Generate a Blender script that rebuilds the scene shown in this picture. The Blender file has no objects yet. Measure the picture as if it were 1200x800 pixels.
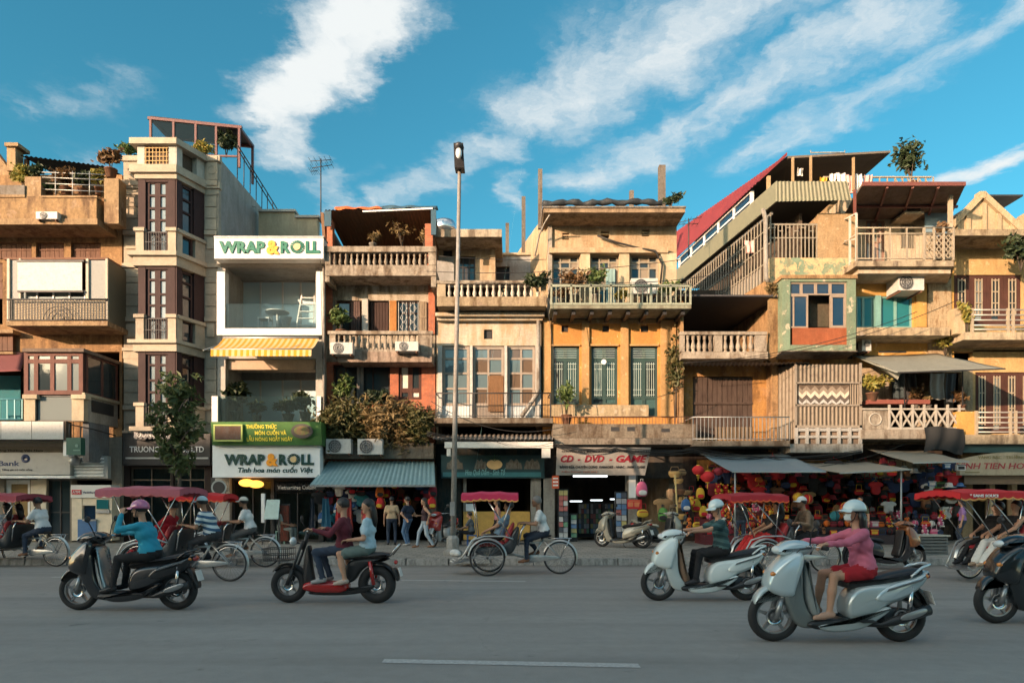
import bpy, bmesh, math, random
import numpy as np
from math import radians as R, sin, cos, pi, sqrt, atan2
from mathutils import Vector, Matrix, noise as mnoise
random.seed(7); np.random.seed(7)
sc = bpy.context.scene
col = sc.collection

# ---------------------------------------------------------------- camera (24 mm lens, eye height 1.45 m, shifted upward)
F, HZ, CH = 800.0, 590.0, 1.45
cd = bpy.data.cameras.new('camera'); cam = bpy.data.objects.new('camera', cd); col.objects.link(cam)
cam.location = (0, 0, CH); cam.rotation_euler = (R(90), 0, 0)
cd.sensor_width = 36; cd.lens = 24; cd.shift_y = 190/1200; cd.clip_start = .1; cd.clip_end = 3000
sc.camera = cam
sc.view_settings.view_transform = 'Standard'; sc.view_settings.look = 'None'
sc.view_settings.exposure = 2.35; sc.view_settings.gamma = 1; sc.view_settings.use_curve_mapping = False

# ---------------------------------------------------------------- sun and sky: late sun from behind the camera, left
SUN_EL, SUN_AZ = R(10.5), R(-134)          # azimuth of the sun as a compass angle from +Y, clockwise
sdir = Vector((sin(SUN_AZ)*cos(SUN_EL), cos(SUN_AZ)*cos(SUN_EL), sin(SUN_EL)))
sl = bpy.data.lights.new('sun', 'SUN'); sl.energy = 2.0; sl.angle = R(.5); sl.color = (1, .665, .43)
so = bpy.data.objects.new('sun', sl); col.objects.link(so); so.location = (-30, -30, 30)
so.rotation_euler = (-sdir).to_track_quat('-Z', 'Y').to_euler()

w = bpy.data.worlds.new('World'); sc.world = w; w.use_nodes = True
def nt_tools(nt):
 nt.nodes.clear()
 L = nt.links.new
 def N(t, **k):
  n = nt.nodes.new(t)
  for a, b in k.items():
   if a == 'ins':
    for i, v in b.items():
     if hasattr(v, 'links') or isinstance(v, bpy.types.NodeSocket): L(v, n.inputs[i])
     else: n.inputs[i].default_value = v
   else: setattr(n, a, b)
  return n
 def M(op, a, b=0.0, c=0.0, clamp=False):
  n = N('ShaderNodeMath', operation=op, ins={0: a, 1: b, 2: c}); n.use_clamp = clamp
  return n.outputs[0]
 return N, M, L
def build_world():
 N, M, L = nt_tools(w.node_tree)
 sky = N('ShaderNodeTexSky', sky_type='NISHITA'); sky.sun_disc = False
 sky.sun_elevation = SUN_EL; sky.sun_rotation = SUN_AZ
 sky.air_density = 1.0; sky.dust_density = 1.2; sky.ozone_density = 2.0
 # grade: the blue part of the sky leans to teal, the glow round the low sun keeps its warm tone
 k = N('ShaderNodeSeparateColor', ins={0: sky.outputs[0]}).outputs
 wm = N('ShaderNodeMapRange', interpolation_type='SMOOTHSTEP', ins={'Value': M('DIVIDE', k[0], M('MAXIMUM', k[2], .001)), 'From Min': .5, 'From Max': 1.1}).outputs[0]
 tc = N('ShaderNodeMix', data_type='RGBA', ins={0: wm, 6: (.105, .315, .305, 1), 7: (1.0, .92, .80, 1)}).outputs[2]
 tint = N('ShaderNodeMix', data_type='RGBA', blend_type='MULTIPLY', ins={0: 1.0, 6: sky.outputs[0], 7: tc}).outputs[2]
 g = N('ShaderNodeTexCoord').outputs['Generated']
 s = N('ShaderNodeSeparateXYZ', ins={0: g}).outputs
 z = M('MAXIMUM', s[2], .06)
 # coordinates on a flat cloud layer overhead
 cx, cy = M('DIVIDE', s[0], z), M('DIVIDE', s[1], z)
 cv = N('ShaderNodeCombineXYZ', ins={0: cx, 1: cy, 2: 0.0}).outputs[0]
 warp = N('ShaderNodeTexNoise', ins={'Vector': cv, 'Scale': 3.6, 'Detail': 6.0, 'Roughness': .62})
 wv = N('ShaderNodeVectorMath', operation='SUBTRACT', ins={0: warp.outputs['Color'], 1: (.5, .5, .5)}).outputs[0]
 wv = N('ShaderNodeVectorMath', operation='SCALE', ins={0: wv, 'Scale': .36}).outputs[0]
 pv = N('ShaderNodeVectorMath', operation='ADD', ins={0: cv, 1: wv}).outputs[0]
 ps = N('ShaderNodeSeparateXYZ', ins={0: pv}).outputs
 tot = None
 segs = [((-.262, 1.36), (-.59, 1.72), .115, 1.35), ((-.56, 1.72), (-.66, 1.98), .085, .85), ((-.55, 2.05), (-.62, 2.3), .10, .5),
   ((.10, 1.72), (.46, 1.33), .19, .78), ((.25, 2.08), (.62, 1.62), .14, .68), ((.62, 1.62), (.80, 1.40), .13, .72),
   ((.69, 2.02), (.97, 1.52), .10, .62), ((.97, 1.52), (1.06, 1.36), .06, .7), ((1.33, 2.16), (1.58, 1.82), .075, 1.0),
   ((-.50, 2.3), (-.02, 1.9), .10, .62), ((-.02, 2.25), (.02, 2.1), .07, .5), ((-1.25, 1.76), (-.95, 1.6), .10, .35),
   ((-1.8, 2.3), (-1.2, 2.0), .12, .3), ((-1.4, .6), (.4, -.6), .3, .8), ((.9, -.9), (1.8, -1.8), .3, .7), ((-2.4, -.2), (-2.0, -1.3), .3, .7),
   ((2.4, 1.0), (2.9, .3), .25, .7)]
 for a, b, r, amp in segs:
  dx, dy = b[0]-a[0], b[1]-a[1]; ll = dx*dx+dy*dy
  qx, qy = M('SUBTRACT', ps[0], a[0]), M('SUBTRACT', ps[1], a[1])
  t = M('DIVIDE', M('ADD', M('MULTIPLY', qx, dx), M('MULTIPLY', qy, dy)), ll, clamp=True)
  ex, ey = M('SUBTRACT', qx, M('MULTIPLY', t, dx)), M('SUBTRACT', qy, M('MULTIPLY', t, dy))
  d = M('SQRT', M('ADD', M('MULTIPLY', ex, ex), M('MULTIPLY', ey, ey)))
  m = N('ShaderNodeMapRange', interpolation_type='SMOOTHSTEP', ins={'Value': d, 'From Min': r*1.6, 'From Max': r*.05, 'To Min': 0.0, 'To Max': amp}).outputs[0]
  tot = m if tot is None else M('MAXIMUM', tot, m)
 # streaky texture inside the clouds, drawn out along the wind
 mp = N('ShaderNodeMapping', ins={'Vector': pv, 'Rotation': (0, 0, R(42)), 'Scale': (5.2, 1.6, 1)}).outputs[0]
 st = N('ShaderNodeTexNoise', ins={'Vector': mp, 'Scale': 2.2, 'Detail': 9.0, 'Roughness': .6}).outputs[0]
 pf = N('ShaderNodeTexNoise', ins={'Vector': pv, 'Scale': 5.5, 'Detail': 10.0, 'Roughness': .6}).outputs[0]
 # scattered cloud added over the unseen sky for fill light, density as in view
 gen = N('ShaderNodeTexNoise', ins={'Vector': cv, 'Scale': .9, 'Detail': 4.0, 'Roughness': .5}).outputs[0]
 away = N('ShaderNodeMapRange', ins={'Value': M('DIVIDE', s[1], M('MAXIMUM', M('ABSOLUTE', s[0]), .02)), 'From Min': 1.0, 'From Max': .3, 'To Min': 0.0, 'To Max': 1.0}).outputs[0]
 tot = M('MAXIMUM', tot, M('MULTIPLY', away, N('ShaderNodeMapRange', interpolation_type='SMOOTHSTEP', ins={'Value': gen, 'From Min': .45, 'From Max': .66}).outputs[0]))
 er = M('ADD', tot, M('ADD', M('MULTIPLY', M('SUBTRACT', pf, .5), 1.15), M('MULTIPLY', M('SUBTRACT', st, .5), 1.0)))
 al = N('ShaderNodeMapRange', interpolation_type='SMOOTHSTEP', ins={'Value': er, 'From Min': .05, 'From Max': 1.30}).outputs[0]
 al = M('MULTIPLY', al, N('ShaderNodeMapRange', interpolation_type='SMOOTHSTEP', ins={'Value': tot, 'From Min': 0.0, 'From Max': .45}).outputs[0], clamp=True)
 al = M('MULTIPLY', al, N('ShaderNodeMapRange', ins={'Value': s[2], 'From Min': .05, 'From Max': .22}).outputs[0])
 ccol = N('ShaderNodeMix', data_type='RGBA', ins={0: tot, 6: (1.02, 1.09, 1.11, 1), 7: (1.17, 1.22, 1.22, 1)}).outputs[2]
 # unseen clouds towards the low sun brightened and warmed to lift street fill light
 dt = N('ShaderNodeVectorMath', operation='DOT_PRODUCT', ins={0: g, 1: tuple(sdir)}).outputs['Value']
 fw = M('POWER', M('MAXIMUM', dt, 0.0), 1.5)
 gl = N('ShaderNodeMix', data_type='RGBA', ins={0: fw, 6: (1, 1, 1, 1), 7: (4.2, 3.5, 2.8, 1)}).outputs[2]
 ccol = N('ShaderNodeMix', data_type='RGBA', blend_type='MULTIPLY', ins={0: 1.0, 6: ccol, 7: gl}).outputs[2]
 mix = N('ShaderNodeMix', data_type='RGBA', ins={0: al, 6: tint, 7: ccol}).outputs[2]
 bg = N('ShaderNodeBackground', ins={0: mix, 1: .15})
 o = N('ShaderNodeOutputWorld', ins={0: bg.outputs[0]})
build_world()

# ---------------------------------------------------------------- pixel helpers: real positions read off the photograph at a known distance
def X(px, Y): return (px-600)*Y/F
def Z(py, Y): return CH+(HZ-py)*Y/F

# ---------------------------------------------------------------- object helpers
ORG = {}; LOCAL = set()   # LOCAL: things whose parts are modelled in the thing's own frame
def thing(name, label, cat, loc=(0, 0, 0), group=None, rz=0.0):
 o = bpy.data.objects.new(name, None); col.objects.link(o); o.empty_display_size = .2
 o.location = loc; o.rotation_euler = (0, 0, rz)
 o['label'] = label; o['category'] = cat
 if group: o['group'] = group
 ORG[o.name] = Vector(loc)
 return o
def link(name, me, parent=None, loc=(0, 0, 0)):
 o = bpy.data.objects.new(name, me); col.objects.link(o); o.location = loc
 if parent is not None: o.parent = parent
 return o
def tag(o, label, cat, group=None):
 o['label'] = label; o['category'] = cat
 if group: o['group'] = group
 return o
def world_org(o):
 v = Vector((0, 0, 0))
 while o is not None:
  if o.name in LOCAL: break
  v += o.location; o = o.parent
 return v
def copy_tree(o, parent=None):
 c = o.copy(); col.objects.link(c)
 if parent is not None: c.parent = parent; c.matrix_parent_inverse = o.matrix_parent_inverse.copy()
 for ch in list(o.children): copy_tree(ch, c)
 return c

class MB:
 """collects faces, then links them as one mesh object"""
 def __init__(s): s.v = []; s.f = []; s.mi = []; s.sm = []; s.cur = 0; s.smooth = False
 def face(s, idx, sm=None): s.f.append(tuple(idx)); s.mi.append(s.cur); s.sm.append(s.smooth if sm is None else sm)
 def add(s, verts, faces, sm=None):
  n = len(s.v); s.v += [tuple(p) for p in verts]
  for f in faces: s.face([i+n for i in f], sm)
  return s
 def box(s, x0, y0, z0, x1, y1, z1):
  if x0 > x1: x0, x1 = x1, x0
  if y0 > y1: y0, y1 = y1, y0
  if z0 > z1: z0, z1 = z1, z0
  return s.add([(x0,y0,z0),(x1,y0,z0),(x1,y1,z0),(x0,y1,z0),(x0,y0,z1),(x1,y0,z1),(x1,y1,z1),(x0,y1,z1)],
              [(0,3,2,1),(4,5,6,7),(0,1,5,4),(1,2,6,5),(2,3,7,6),(3,0,4,7)], False)
 def pb(s, x0, y0, x1, y1, Y, d=.1):
  """box whose front face covers the given photo rectangle at distance Y; d deep (away)"""
  return s.box(X(x0,Y), Y, Z(y1,Y), X(x1,Y), Y+d, Z(y0,Y))
 def hexa(s, p): return s.add(p, [(0,3,2,1),(4,5,6,7),(0,1,5,4),(1,2,6,5),(2,3,7,6),(3,0,4,7)], False)
 def obox(s, c, dx, dy, dz):
  """box about centre c with half-vectors"""
  c, dx, dy, dz = Vector(c), Vector(dx), Vector(dy), Vector(dz)
  return s.hexa([c-dx-dy-dz, c+dx-dy-dz, c+dx+dy-dz, c-dx+dy-dz, c-dx-dy+dz, c+dx-dy+dz, c+dx+dy+dz, c-dx+dy+dz])
 def bar(s, a, b, w, h=None, up=(0,0,1)):
  a, b = Vector(a), Vector(b); h = w if h is None else h
  d = (b-a); L = d.length
  if L < 1e-6: return s
  d /= L; up = Vector(up)
  if abs(d.dot(up)) > .98: up = Vector((0,1,0))
  sx = d.cross(up).normalized(); sy = sx.cross(d).normalized()
  return s.obox((a+b)/2, d*L/2, sx*w/2, sy*h/2)
 def prism(s, poly, a0, a1, axis='y', sm=False):
  """closed polygon (x,z) extruded along y (or (y,z) along x, or (x,y) along z)"""
  n = len(poly)
  def P(p, a): return (p[0], a, p[1]) if axis == 'y' else ((a, p[0], p[1]) if axis == 'x' else (p[0], p[1], a))
  vs = [P(p, a0) for p in poly]+[P(p, a1) for p in poly]
  fs = [tuple(range(n)), tuple(range(2*n-1, n-1, -1))]+[(i, n+i, n+(i+1) % n, (i+1) % n) for i in range(n)]
  return s.add(vs, fs, sm)
 def tube(s, a, b, r, n=8, r1=None, cap=True, sm=True): return s.path([a, b], [r, r if r1 is None else r1], n, cap, sm)
 def path(s, pts, r, n=8, cap=True, sm=True, closed=False):
  P = [Vector(p) for p in pts]; m = len(P)
  rr = r if isinstance(r, (list, tuple)) else [r]*m
  vs = []; ref = None
  for i in range(m):
   if closed: d = P[(i+1) % m]-P[i-1]
   else: d = P[min(i+1, m-1)]-P[max(i-1, 0)]
   d = d.normalized() if d.length > 1e-9 else Vector((0,0,1))
   if ref is None: ref = Vector((0,0,1)) if abs(d.z) < .9 else Vector((1,0,0))
   x = d.cross(ref)
   if x.length < 1e-5: x = d.cross(Vector((0,1,.01)))
   x.normalize(); y = x.cross(d).normalized(); ref = y
   for k in range(n):
    a = 2*pi*k/n; vs.append(P[i]+(x*cos(a)+y*sin(a))*rr[i])
  fs = []
  for i in range(m if closed else m-1):
   j = (i+1) % m
   for k in range(n): fs.append((i*n+k, i*n+(k+1) % n, j*n+(k+1) % n, j*n+k))
  s.add(vs, fs, sm)
  if cap and not closed:
   b0 = len(s.v)-len(vs)
   s.face([b0+k for k in range(n)][::-1], False); s.face([b0+(m-1)*n+k for k in range(n)], False)
  return s
 def lathe(s, prof, c=(0,0,0), n=12, axis='z', sm=True):
  vs = []; c = Vector(c)
  for r, h in prof:
   for k in range(n):
    a = 2*pi*k/n
    p = Vector((r*cos(a), r*sin(a), h)) if axis == 'z' else (Vector((r*cos(a), h, r*sin(a))) if axis == 'y' else Vector((h, r*cos(a), r*sin(a))))
    vs.append(c+p)
  m = len(prof); fs = []
  for i in range(m-1):
   for k in range(n): fs.append((i*n+k, i*n+(k+1) % n, (i+1)*n+(k+1) % n, (i+1)*n+k))
  s.add(vs, fs, sm); b0 = len(s.v)-len(vs)
  cl_ = prof[0] == prof[-1]
  if not cl_ and prof[0][0] > 1e-4: s.face([b0+k for k in range(n)], False)
  if not cl_ and prof[-1][0] > 1e-4: s.face([b0+(m-1)*n+k for k in range(n)], False)
  return s
 def ell(s, c, r, nu=10, nv=7, rot=None):
  c = Vector(c); r = Vector(r) if hasattr(r, '__len__') else Vector((r,r,r)); vs = []
  for i in range(nv+1):
   t = pi*i/nv
   for k in range(nu):
    a = 2*pi*k/nu; p = Vector((sin(t)*cos(a)*r.x, sin(t)*sin(a)*r.y, cos(t)*r.z))
    if rot is not None: p = rot @ p
    vs.append(c+p)
  return s.add(vs, [(i*nu+k, (i+1)*nu+k, (i+1)*nu+(k+1) % nu, i*nu+(k+1) % nu) for i in range(nv) for k in range(nu)], True)
 def torus(s, c, Rr, r, n=24, m=8, axis='y', sq=1.0):
  c = Vector(c); vs = []
  for i in range(n):
   a = 2*pi*i/n
   for k in range(m):
    b = 2*pi*k/m; q = Rr+r*cos(b); h = r*sin(b)*sq
    vs.append(c+(Vector((q*cos(a), h, q*sin(a))) if axis == 'y' else (Vector((h, q*cos(a), q*sin(a))) if axis == 'x' else Vector((q*cos(a), q*sin(a), h)))))
  return s.add(vs, [(i*m+k, i*m+(k+1) % m, ((i+1) % n)*m+(k+1) % m, ((i+1) % n)*m+k) for i in range(n) for k in range(m)], True)
 def grid(s, fn, nu, nv, sm=True, thick=0.0):
  def sheet(off, flip):
   vs = [Vector(fn(i/nu, j/nv))+Vector(off) for j in range(nv+1) for i in range(nu+1)]
   fs = [(j*(nu+1)+i, j*(nu+1)+i+1, (j+1)*(nu+1)+i+1, (j+1)*(nu+1)+i) for j in range(nv) for i in range(nu)]
   s.add(vs, [f[::-1] for f in fs] if flip else fs, sm)
  if not thick: sheet((0,0,0), False); return s
  n0 = len(s.v); sheet((0,0,0), False); n1 = len(s.v); sheet((0,0,-thick), True)
  W = nu+1
  edge = [i for i in range(nu+1)]+[j*W+nu for j in range(1, nv+1)]+[nv*W+i for i in range(nu-1, -1, -1)]+[j*W for j in range(nv-1, 0, -1)]
  for a, b in zip(edge, edge[1:]+edge[:1]): s.face((n0+a, n1+a, n1+b, n0+b), False)
  return s
 def pillow(s, poly, w, b=.03, yc=0.0, sub=2, wf=None):
  """smooth closed side outline (x,z), w wide each side with rounded edges: fairings, seats, bags"""
  P = [Vector((p[0], p[1])) for p in poly]
  for _ in range(sub):
   Q = []
   for i in range(len(P)):
    p, q = P[i], P[(i+1) % len(P)]; Q += [p*.75+q*.25, p*.25+q*.75]
   P = Q
  n = len(P); area = sum(P[i].x*P[(i+1) % n].y-P[(i+1) % n].x*P[i].y for i in range(n))
  sg = 1 if area > 0 else -1; nor = []
  for i in range(n):
   d = P[(i+1) % n]-P[i-1]; d = d.normalized() if d.length > 1e-9 else Vector((1,0)); nor.append(Vector((-d.y, d.x))*sg)
  lay = [(-w, b), (-w+b*.3, b*.4), (-w+b, 0), (w-b, 0), (w-b*.3, b*.4), (w, b)]
  vs = []
  for y, ins in lay:
   for i in range(n):
    q = P[i]+nor[i]*ins; k = wf(q.x, q.y) if wf else 1.0; vs.append((q.x, yc+y*k, q.y))
  fs = [(l*n+i, l*n+(i+1) % n, (l+1)*n+(i+1) % n, (l+1)*n+i) for l in range(len(lay)-1) for i in range(n)]
  if sg < 0: fs = [f[::-1] for f in fs]
  s.add(vs, fs, True); b0 = len(s.v)-len(vs); m = (len(lay)-1)*n
  e0 = [b0+i for i in range(n)]; e1 = [b0+m+i for i in range(n)]
  s.face(e0[::-1] if sg > 0 else e0, True); s.face(e1 if sg > 0 else e1[::-1], True)
  return s
 def leaves(s, n, cfun, size, aspect=2.2):
  for _ in range(n):
   c = Vector(cfun()); sz = size*random.uniform(.45, 1.5)
   d = Vector((random.gauss(0,1), random.gauss(0,1), random.gauss(.1,.8))).normalized()
   e = d.cross(Vector((random.gauss(0,1), random.gauss(0,1), random.gauss(0,1)))).normalized()
   nn = d.cross(e)
   a, b = d*sz*aspect/2, e*sz/2
   s.add([c-a, c+b*.9-a*.1+nn*sz*.12, c+a, c-b*.9-a*.1+nn*sz*.12], [(0,1,2,3)], False)
  return s
 def mesh(s, name, mats, org=(0,0,0)):
  me = bpy.data.meshes.new(name); o = Vector(org)
  me.from_pydata([tuple(Vector(p)-o) for p in s.v], [], s.f)
  for m in (mats if isinstance(mats, (list, tuple)) else [mats]): me.materials.append(m)
  me.polygons.foreach_set('material_index', s.mi); me.polygons.foreach_set('use_smooth', s.sm)
  me.update(); return me
 def build(s, name, mats, parent=None, label=None, fix=True):
  o0 = world_org(parent) if parent is not None else Vector((0,0,0))
  if parent is None and s.v:   # top-level mesh: origin at the base of its own shape
   a = np.array(s.v); o0 = Vector((float(a[:,0].mean()), float(a[:,1].mean()), float(a[:,2].min())))
  me = s.mesh(name, mats, o0)
  if fix:
   bm = bmesh.new(); bm.from_mesh(me); bmesh.ops.recalc_face_normals(bm, faces=bm.faces); bm.to_mesh(me); bm.free()
  o = link(name, me, parent, (0,0,0) if parent is not None else o0)
  if label: o['label'] = label
  return o

# ---------------------------------------------------------------- materials
MC = {}
SUN_DIMMED = set('pale_green_rail cream_rail pale_bars weathered_tin grey_white_rail white_rail pale_post grey_panel tan_panel white_side_frame pale_window grey_green_sheet white_canvas pale_timber baluster_white post_white steel_rail grey_canvas tan_window_frame teal_frame white_grille panel_white peach_panel'.split())
def base_mat(name):
 m = bpy.data.materials.new(name); m.use_nodes = True
 N, M, L = nt_tools(m.node_tree)
 b = N('ShaderNodeBsdfPrincipled'); N('ShaderNodeOutputMaterial', ins={0: b.outputs[0]})
 return m, N, M, L, b
def rgba(c): return (c[0], c[1], c[2], 1)
def plaster(name, c, dirt=.5, dcol=(.09, .065, .045), patch=.0, pcol=(.30, .25, .20), rough=.9, bump=.35, scale=1.0):
 """weathered paint or render: cloudy tone, vertical rain streaks, flaked patches, fine grain"""
 if name in MC: return MC[name]
 m, N, M, L, b = base_mat(name); g_ = sum(c)/3; c = [(v*.86+g_*.14)*.63 for v in c]
 p = N('ShaderNodeNewGeometry').outputs['Position']
 n1 = N('ShaderNodeTexNoise', ins={'Vector': p, 'Scale': 1.1*scale, 'Detail': 8.0, 'Roughness': .62}).outputs[0]
 mp = N('ShaderNodeMapping', ins={'Vector': p, 'Scale': (3.6*scale, 3.6*scale, .8*scale)}).outputs[0]
 n2 = N('ShaderNodeTexNoise', ins={'Vector': mp, 'Scale': 1.0, 'Detail': 7.0, 'Roughness': .68}).outputs[0]
 n3 = N('ShaderNodeTexNoise', ins={'Vector': p, 'Scale': 14.0*scale, 'Detail': 5.0, 'Roughness': .7}).outputs[0]
 tone = N('ShaderNodeMapRange', ins={'Value': n1, 'From Min': .35, 'From Max': .65, 'To Min': .72, 'To Max': 1.12}).outputs[0]
 c1 = N('ShaderNodeMix', data_type='RGBA', blend_type='MULTIPLY', ins={0: 1.0, 6: rgba(c), 7: tone}).outputs[2]
 d = N('ShaderNodeMapRange', interpolation_type='SMOOTHSTEP', ins={'Value': M('ADD', M('MULTIPLY', n2, .6), M('MULTIPLY', n1, .4)), 'From Min': .44, 'From Max': .615, 'To Min': 0.0, 'To Max': min(1, dirt*1.35)}).outputs[0]
 c2 = N('ShaderNodeMix', data_type='RGBA', ins={0: d, 6: c1, 7: rgba(dcol)}).outputs[2]
 g = N('ShaderNodeMapRange', ins={'Value': n3, 'From Min': .3, 'From Max': .7, 'To Min': 1-.42*min(1, dirt+.1), 'To Max': 1.10}).outputs[0]
 c3 = N('ShaderNodeMix', data_type='RGBA', blend_type='MULTIPLY', ins={0: 1.0, 6: c2, 7: g}).outputs[2]
 hgt = M('ADD', M('MULTIPLY', n1, .6), M('MULTIPLY', n3, .4))
 if patch > 0:
  n4 = N('ShaderNodeTexNoise', ins={'Vector': p, 'Scale': 3.4*scale, 'Detail': 10.0, 'Roughness': .66, 'Distortion': .4}).outputs[0]
  pm = N('ShaderNodeMapRange', ins={'Value': n4, 'From Min': .62-.20*patch, 'From Max': .68-.20*patch, 'To Max': .85}).outputs[0]
  pc = N('ShaderNodeMix', data_type='RGBA', blend_type='MULTIPLY', ins={0: 1.0, 6: rgba(pcol), 7: g}).outputs[2]
  c3 = N('ShaderNodeMix', data_type='RGBA', ins={0: pm, 6: c3, 7: pc}).outputs[2]
  hgt = M('SUBTRACT', hgt, M('MULTIPLY', pm, .35))
 L(c3, b.inputs['Base Color']); b.inputs['Roughness'].default_value = rough
 b.inputs['Specular IOR Level'].default_value = .25
 bp = N('ShaderNodeBump', ins={'Strength': bump, 'Distance': .02, 'Height': hgt}).outputs[0]
 L(bp, b.inputs['Normal'])
 MC[name] = m; return m
def paint(name, c, rough=.45, metal=0.0, var=.12, scale=6.0, dirt=0.0, coat=0.0, spec=.5, rv=.08):
 """painted wood or metal, plastic, cloth: slight tone changes and scuffs"""
 if name in MC: return MC[name]
 if name in SUN_DIMMED: c = [v*.62 for v in c]; dirt = max(dirt, .35)      # base colour darkened against overexposure in full sun; extra dirt
 m, N, M, L, b = base_mat(name)
 p = N('ShaderNodeTexCoord').outputs['Object']
 n1 = N('ShaderNodeTexNoise', ins={'Vector': p, 'Scale': scale, 'Detail': 6.0, 'Roughness': .65}).outputs[0]
 t = N('ShaderNodeMapRange', ins={'Value': n1, 'From Min': .3, 'From Max': .7, 'To Min': 1-var, 'To Max': 1+var}).outputs[0]
 c1 = N('ShaderNodeMix', data_type='RGBA', blend_type='MULTIPLY', ins={0: 1.0, 6: rgba(c), 7: t}).outputs[2]
 if dirt > 0:
  n2 = N('ShaderNodeTexNoise', ins={'Vector': p, 'Scale': scale*2.7, 'Detail': 7.0, 'Roughness': .7}).outputs[0]
  d = N('ShaderNodeMapRange', ins={'Value': n2, 'From Min': .52, 'From Max': .7, 'To Min': 0.0, 'To Max': dirt}).outputs[0]
  c1 = N('ShaderNodeMix', data_type='RGBA', ins={0: d, 6: c1, 7: (.07, .05, .035, 1)}).outputs[2]
 L(c1, b.inputs['Base Color'])
 rr = N('ShaderNodeMapRange', ins={'Value': n1, 'From Min': .3, 'From Max': .7, 'To Min': max(.03, rough-rv), 'To Max': min(1, rough+rv)}).outputs[0]
 L(rr, b.inputs['Roughness'])
 b.inputs['Metallic'].default_value = metal; b.inputs['Coat Weight'].default_value = coat; b.inputs['Coat Roughness'].default_value = .06
 b.inputs['Specular IOR Level'].default_value = spec
 MC[name] = m; return m
def leafmat(name, c, c2, sc_=9.0):
 if name in MC: return MC[name]
 m, N, M, L, b = base_mat(name)
 p = N('ShaderNodeNewGeometry').outputs['Position']
 n1 = N('ShaderNodeTexNoise', ins={'Vector': p, 'Scale': sc_, 'Detail': 3.0}).outputs[0]
 f = N('ShaderNodeMapRange', ins={'Value': n1, 'From Min': .35, 'From Max': .65}).outputs[0]
 c1 = N('ShaderNodeMix', data_type='RGBA', ins={0: f, 6: rgba(c), 7: rgba(c2)}).outputs[2]
 L(c1, b.inputs['Base Color']); b.inputs['Roughness'].default_value = .6
 tr = N('ShaderNodeBsdfTranslucent', ins={0: c1})
 mx = N('ShaderNodeMixShader', ins={0: .25, 1: b.outputs[0], 2: tr.outputs[0]})
 out = [n for n in m.node_tree.nodes if n.type == 'OUTPUT_MATERIAL'][0]; L(mx.outputs[0], out.inputs[0])
 MC[name] = m; return m
def glassmat(name, c=(.02, .03, .035), mix=None, rough=.04):
 """window glass; mix = share of light let through"""
 if name in MC: return MC[name]
 m, N, M, L, b = base_mat(name)
 p = N('ShaderNodeNewGeometry').outputs['Position']
 n1 = N('ShaderNodeTexNoise', ins={'Vector': p, 'Scale': 1.3, 'Detail': 4.0}).outputs[0]
 bp = N('ShaderNodeBump', ins={'Strength': .06, 'Distance': .05, 'Height': n1}).outputs[0]
 b.inputs['Base Color'].default_value = rgba(c); b.inputs['Roughness'].default_value = rough
 b.inputs['Specular IOR Level'].default_value = .8; L(bp, b.inputs['Normal'])
 if mix:
  t = N('ShaderNodeBsdfTransparent', ins={0: (.82, .92, .93, 1)})
  lw = N('ShaderNodeFresnel', ins={'IOR': 1.5}).outputs[0]
  k = M('MULTIPLY', M('SUBTRACT', 1.0, lw), mix)
  mx = N('ShaderNodeMixShader', ins={0: k, 1: b.outputs[0], 2: t.outputs[0]})
  out = [n for n in m.node_tree.nodes if n.type == 'OUTPUT_MATERIAL'][0]; L(mx.outputs[0], out.inputs[0])
 MC[name] = m; return m
def brickmat(name, c1, c2, mortar, s=4.2):
 m, N, M, L, b = base_mat(name)
 p = N('ShaderNodeNewGeometry').outputs['Position']
 q = N('ShaderNodeSeparateXYZ', ins={0: p}).outputs
 v = N('ShaderNodeCombineXYZ', ins={0: M('ADD', q[0], q[1]), 1: q[2], 2: 0.0}).outputs[0]
 t = N('ShaderNodeTexBrick', ins={'Vector': v, 'Color1': rgba(c1), 'Color2': rgba(c2), 'Mortar': rgba(mortar), 'Scale': s, 'Mortar Size': .012, 'Brick Width': .9, 'Row Height': .30})
 n3 = N('ShaderNodeTexNoise', ins={'Vector': p, 'Scale': 3.0, 'Detail': 8.0, 'Roughness': .7}).outputs[0]
 d = N('ShaderNodeMapRange', ins={'Value': n3, 'From Min': .45, 'From Max': .75, 'To Min': 0.0, 'To Max': .75}).outputs[0]
 c = N('ShaderNodeMix', data_type='RGBA', ins={0: d, 6: t.outputs[0], 7: (.07, .05, .04, 1)}).outputs[2]
 L(c, b.inputs['Base Color']); b.inputs['Roughness'].default_value = .9
 L(N('ShaderNodeBump', ins={'Strength': .5, 'Distance': .02, 'Height': M('SUBTRACT', n3, t.outputs[1])}).outputs[0], b.inputs['Normal'])
 MC[name] = m; return m
def emit(name, c, s):
 if name in MC: return MC[name]
 m, N, M, L, b = base_mat(name)
 b.inputs['Base Color'].default_value = rgba(c); b.inputs['Emission Color'].default_value = rgba(c); b.inputs['Emission Strength'].default_value = s
 MC[name] = m; return m
def woodmat(name, c, dirt=.5, s=1.0):
 if name in MC: return MC[name]
 return plaster(name, c, dirt=dirt, dcol=(c[0]*.3, c[1]*.28, c[2]*.28), rough=.7, bump=.3, scale=2.2*s)

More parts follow.
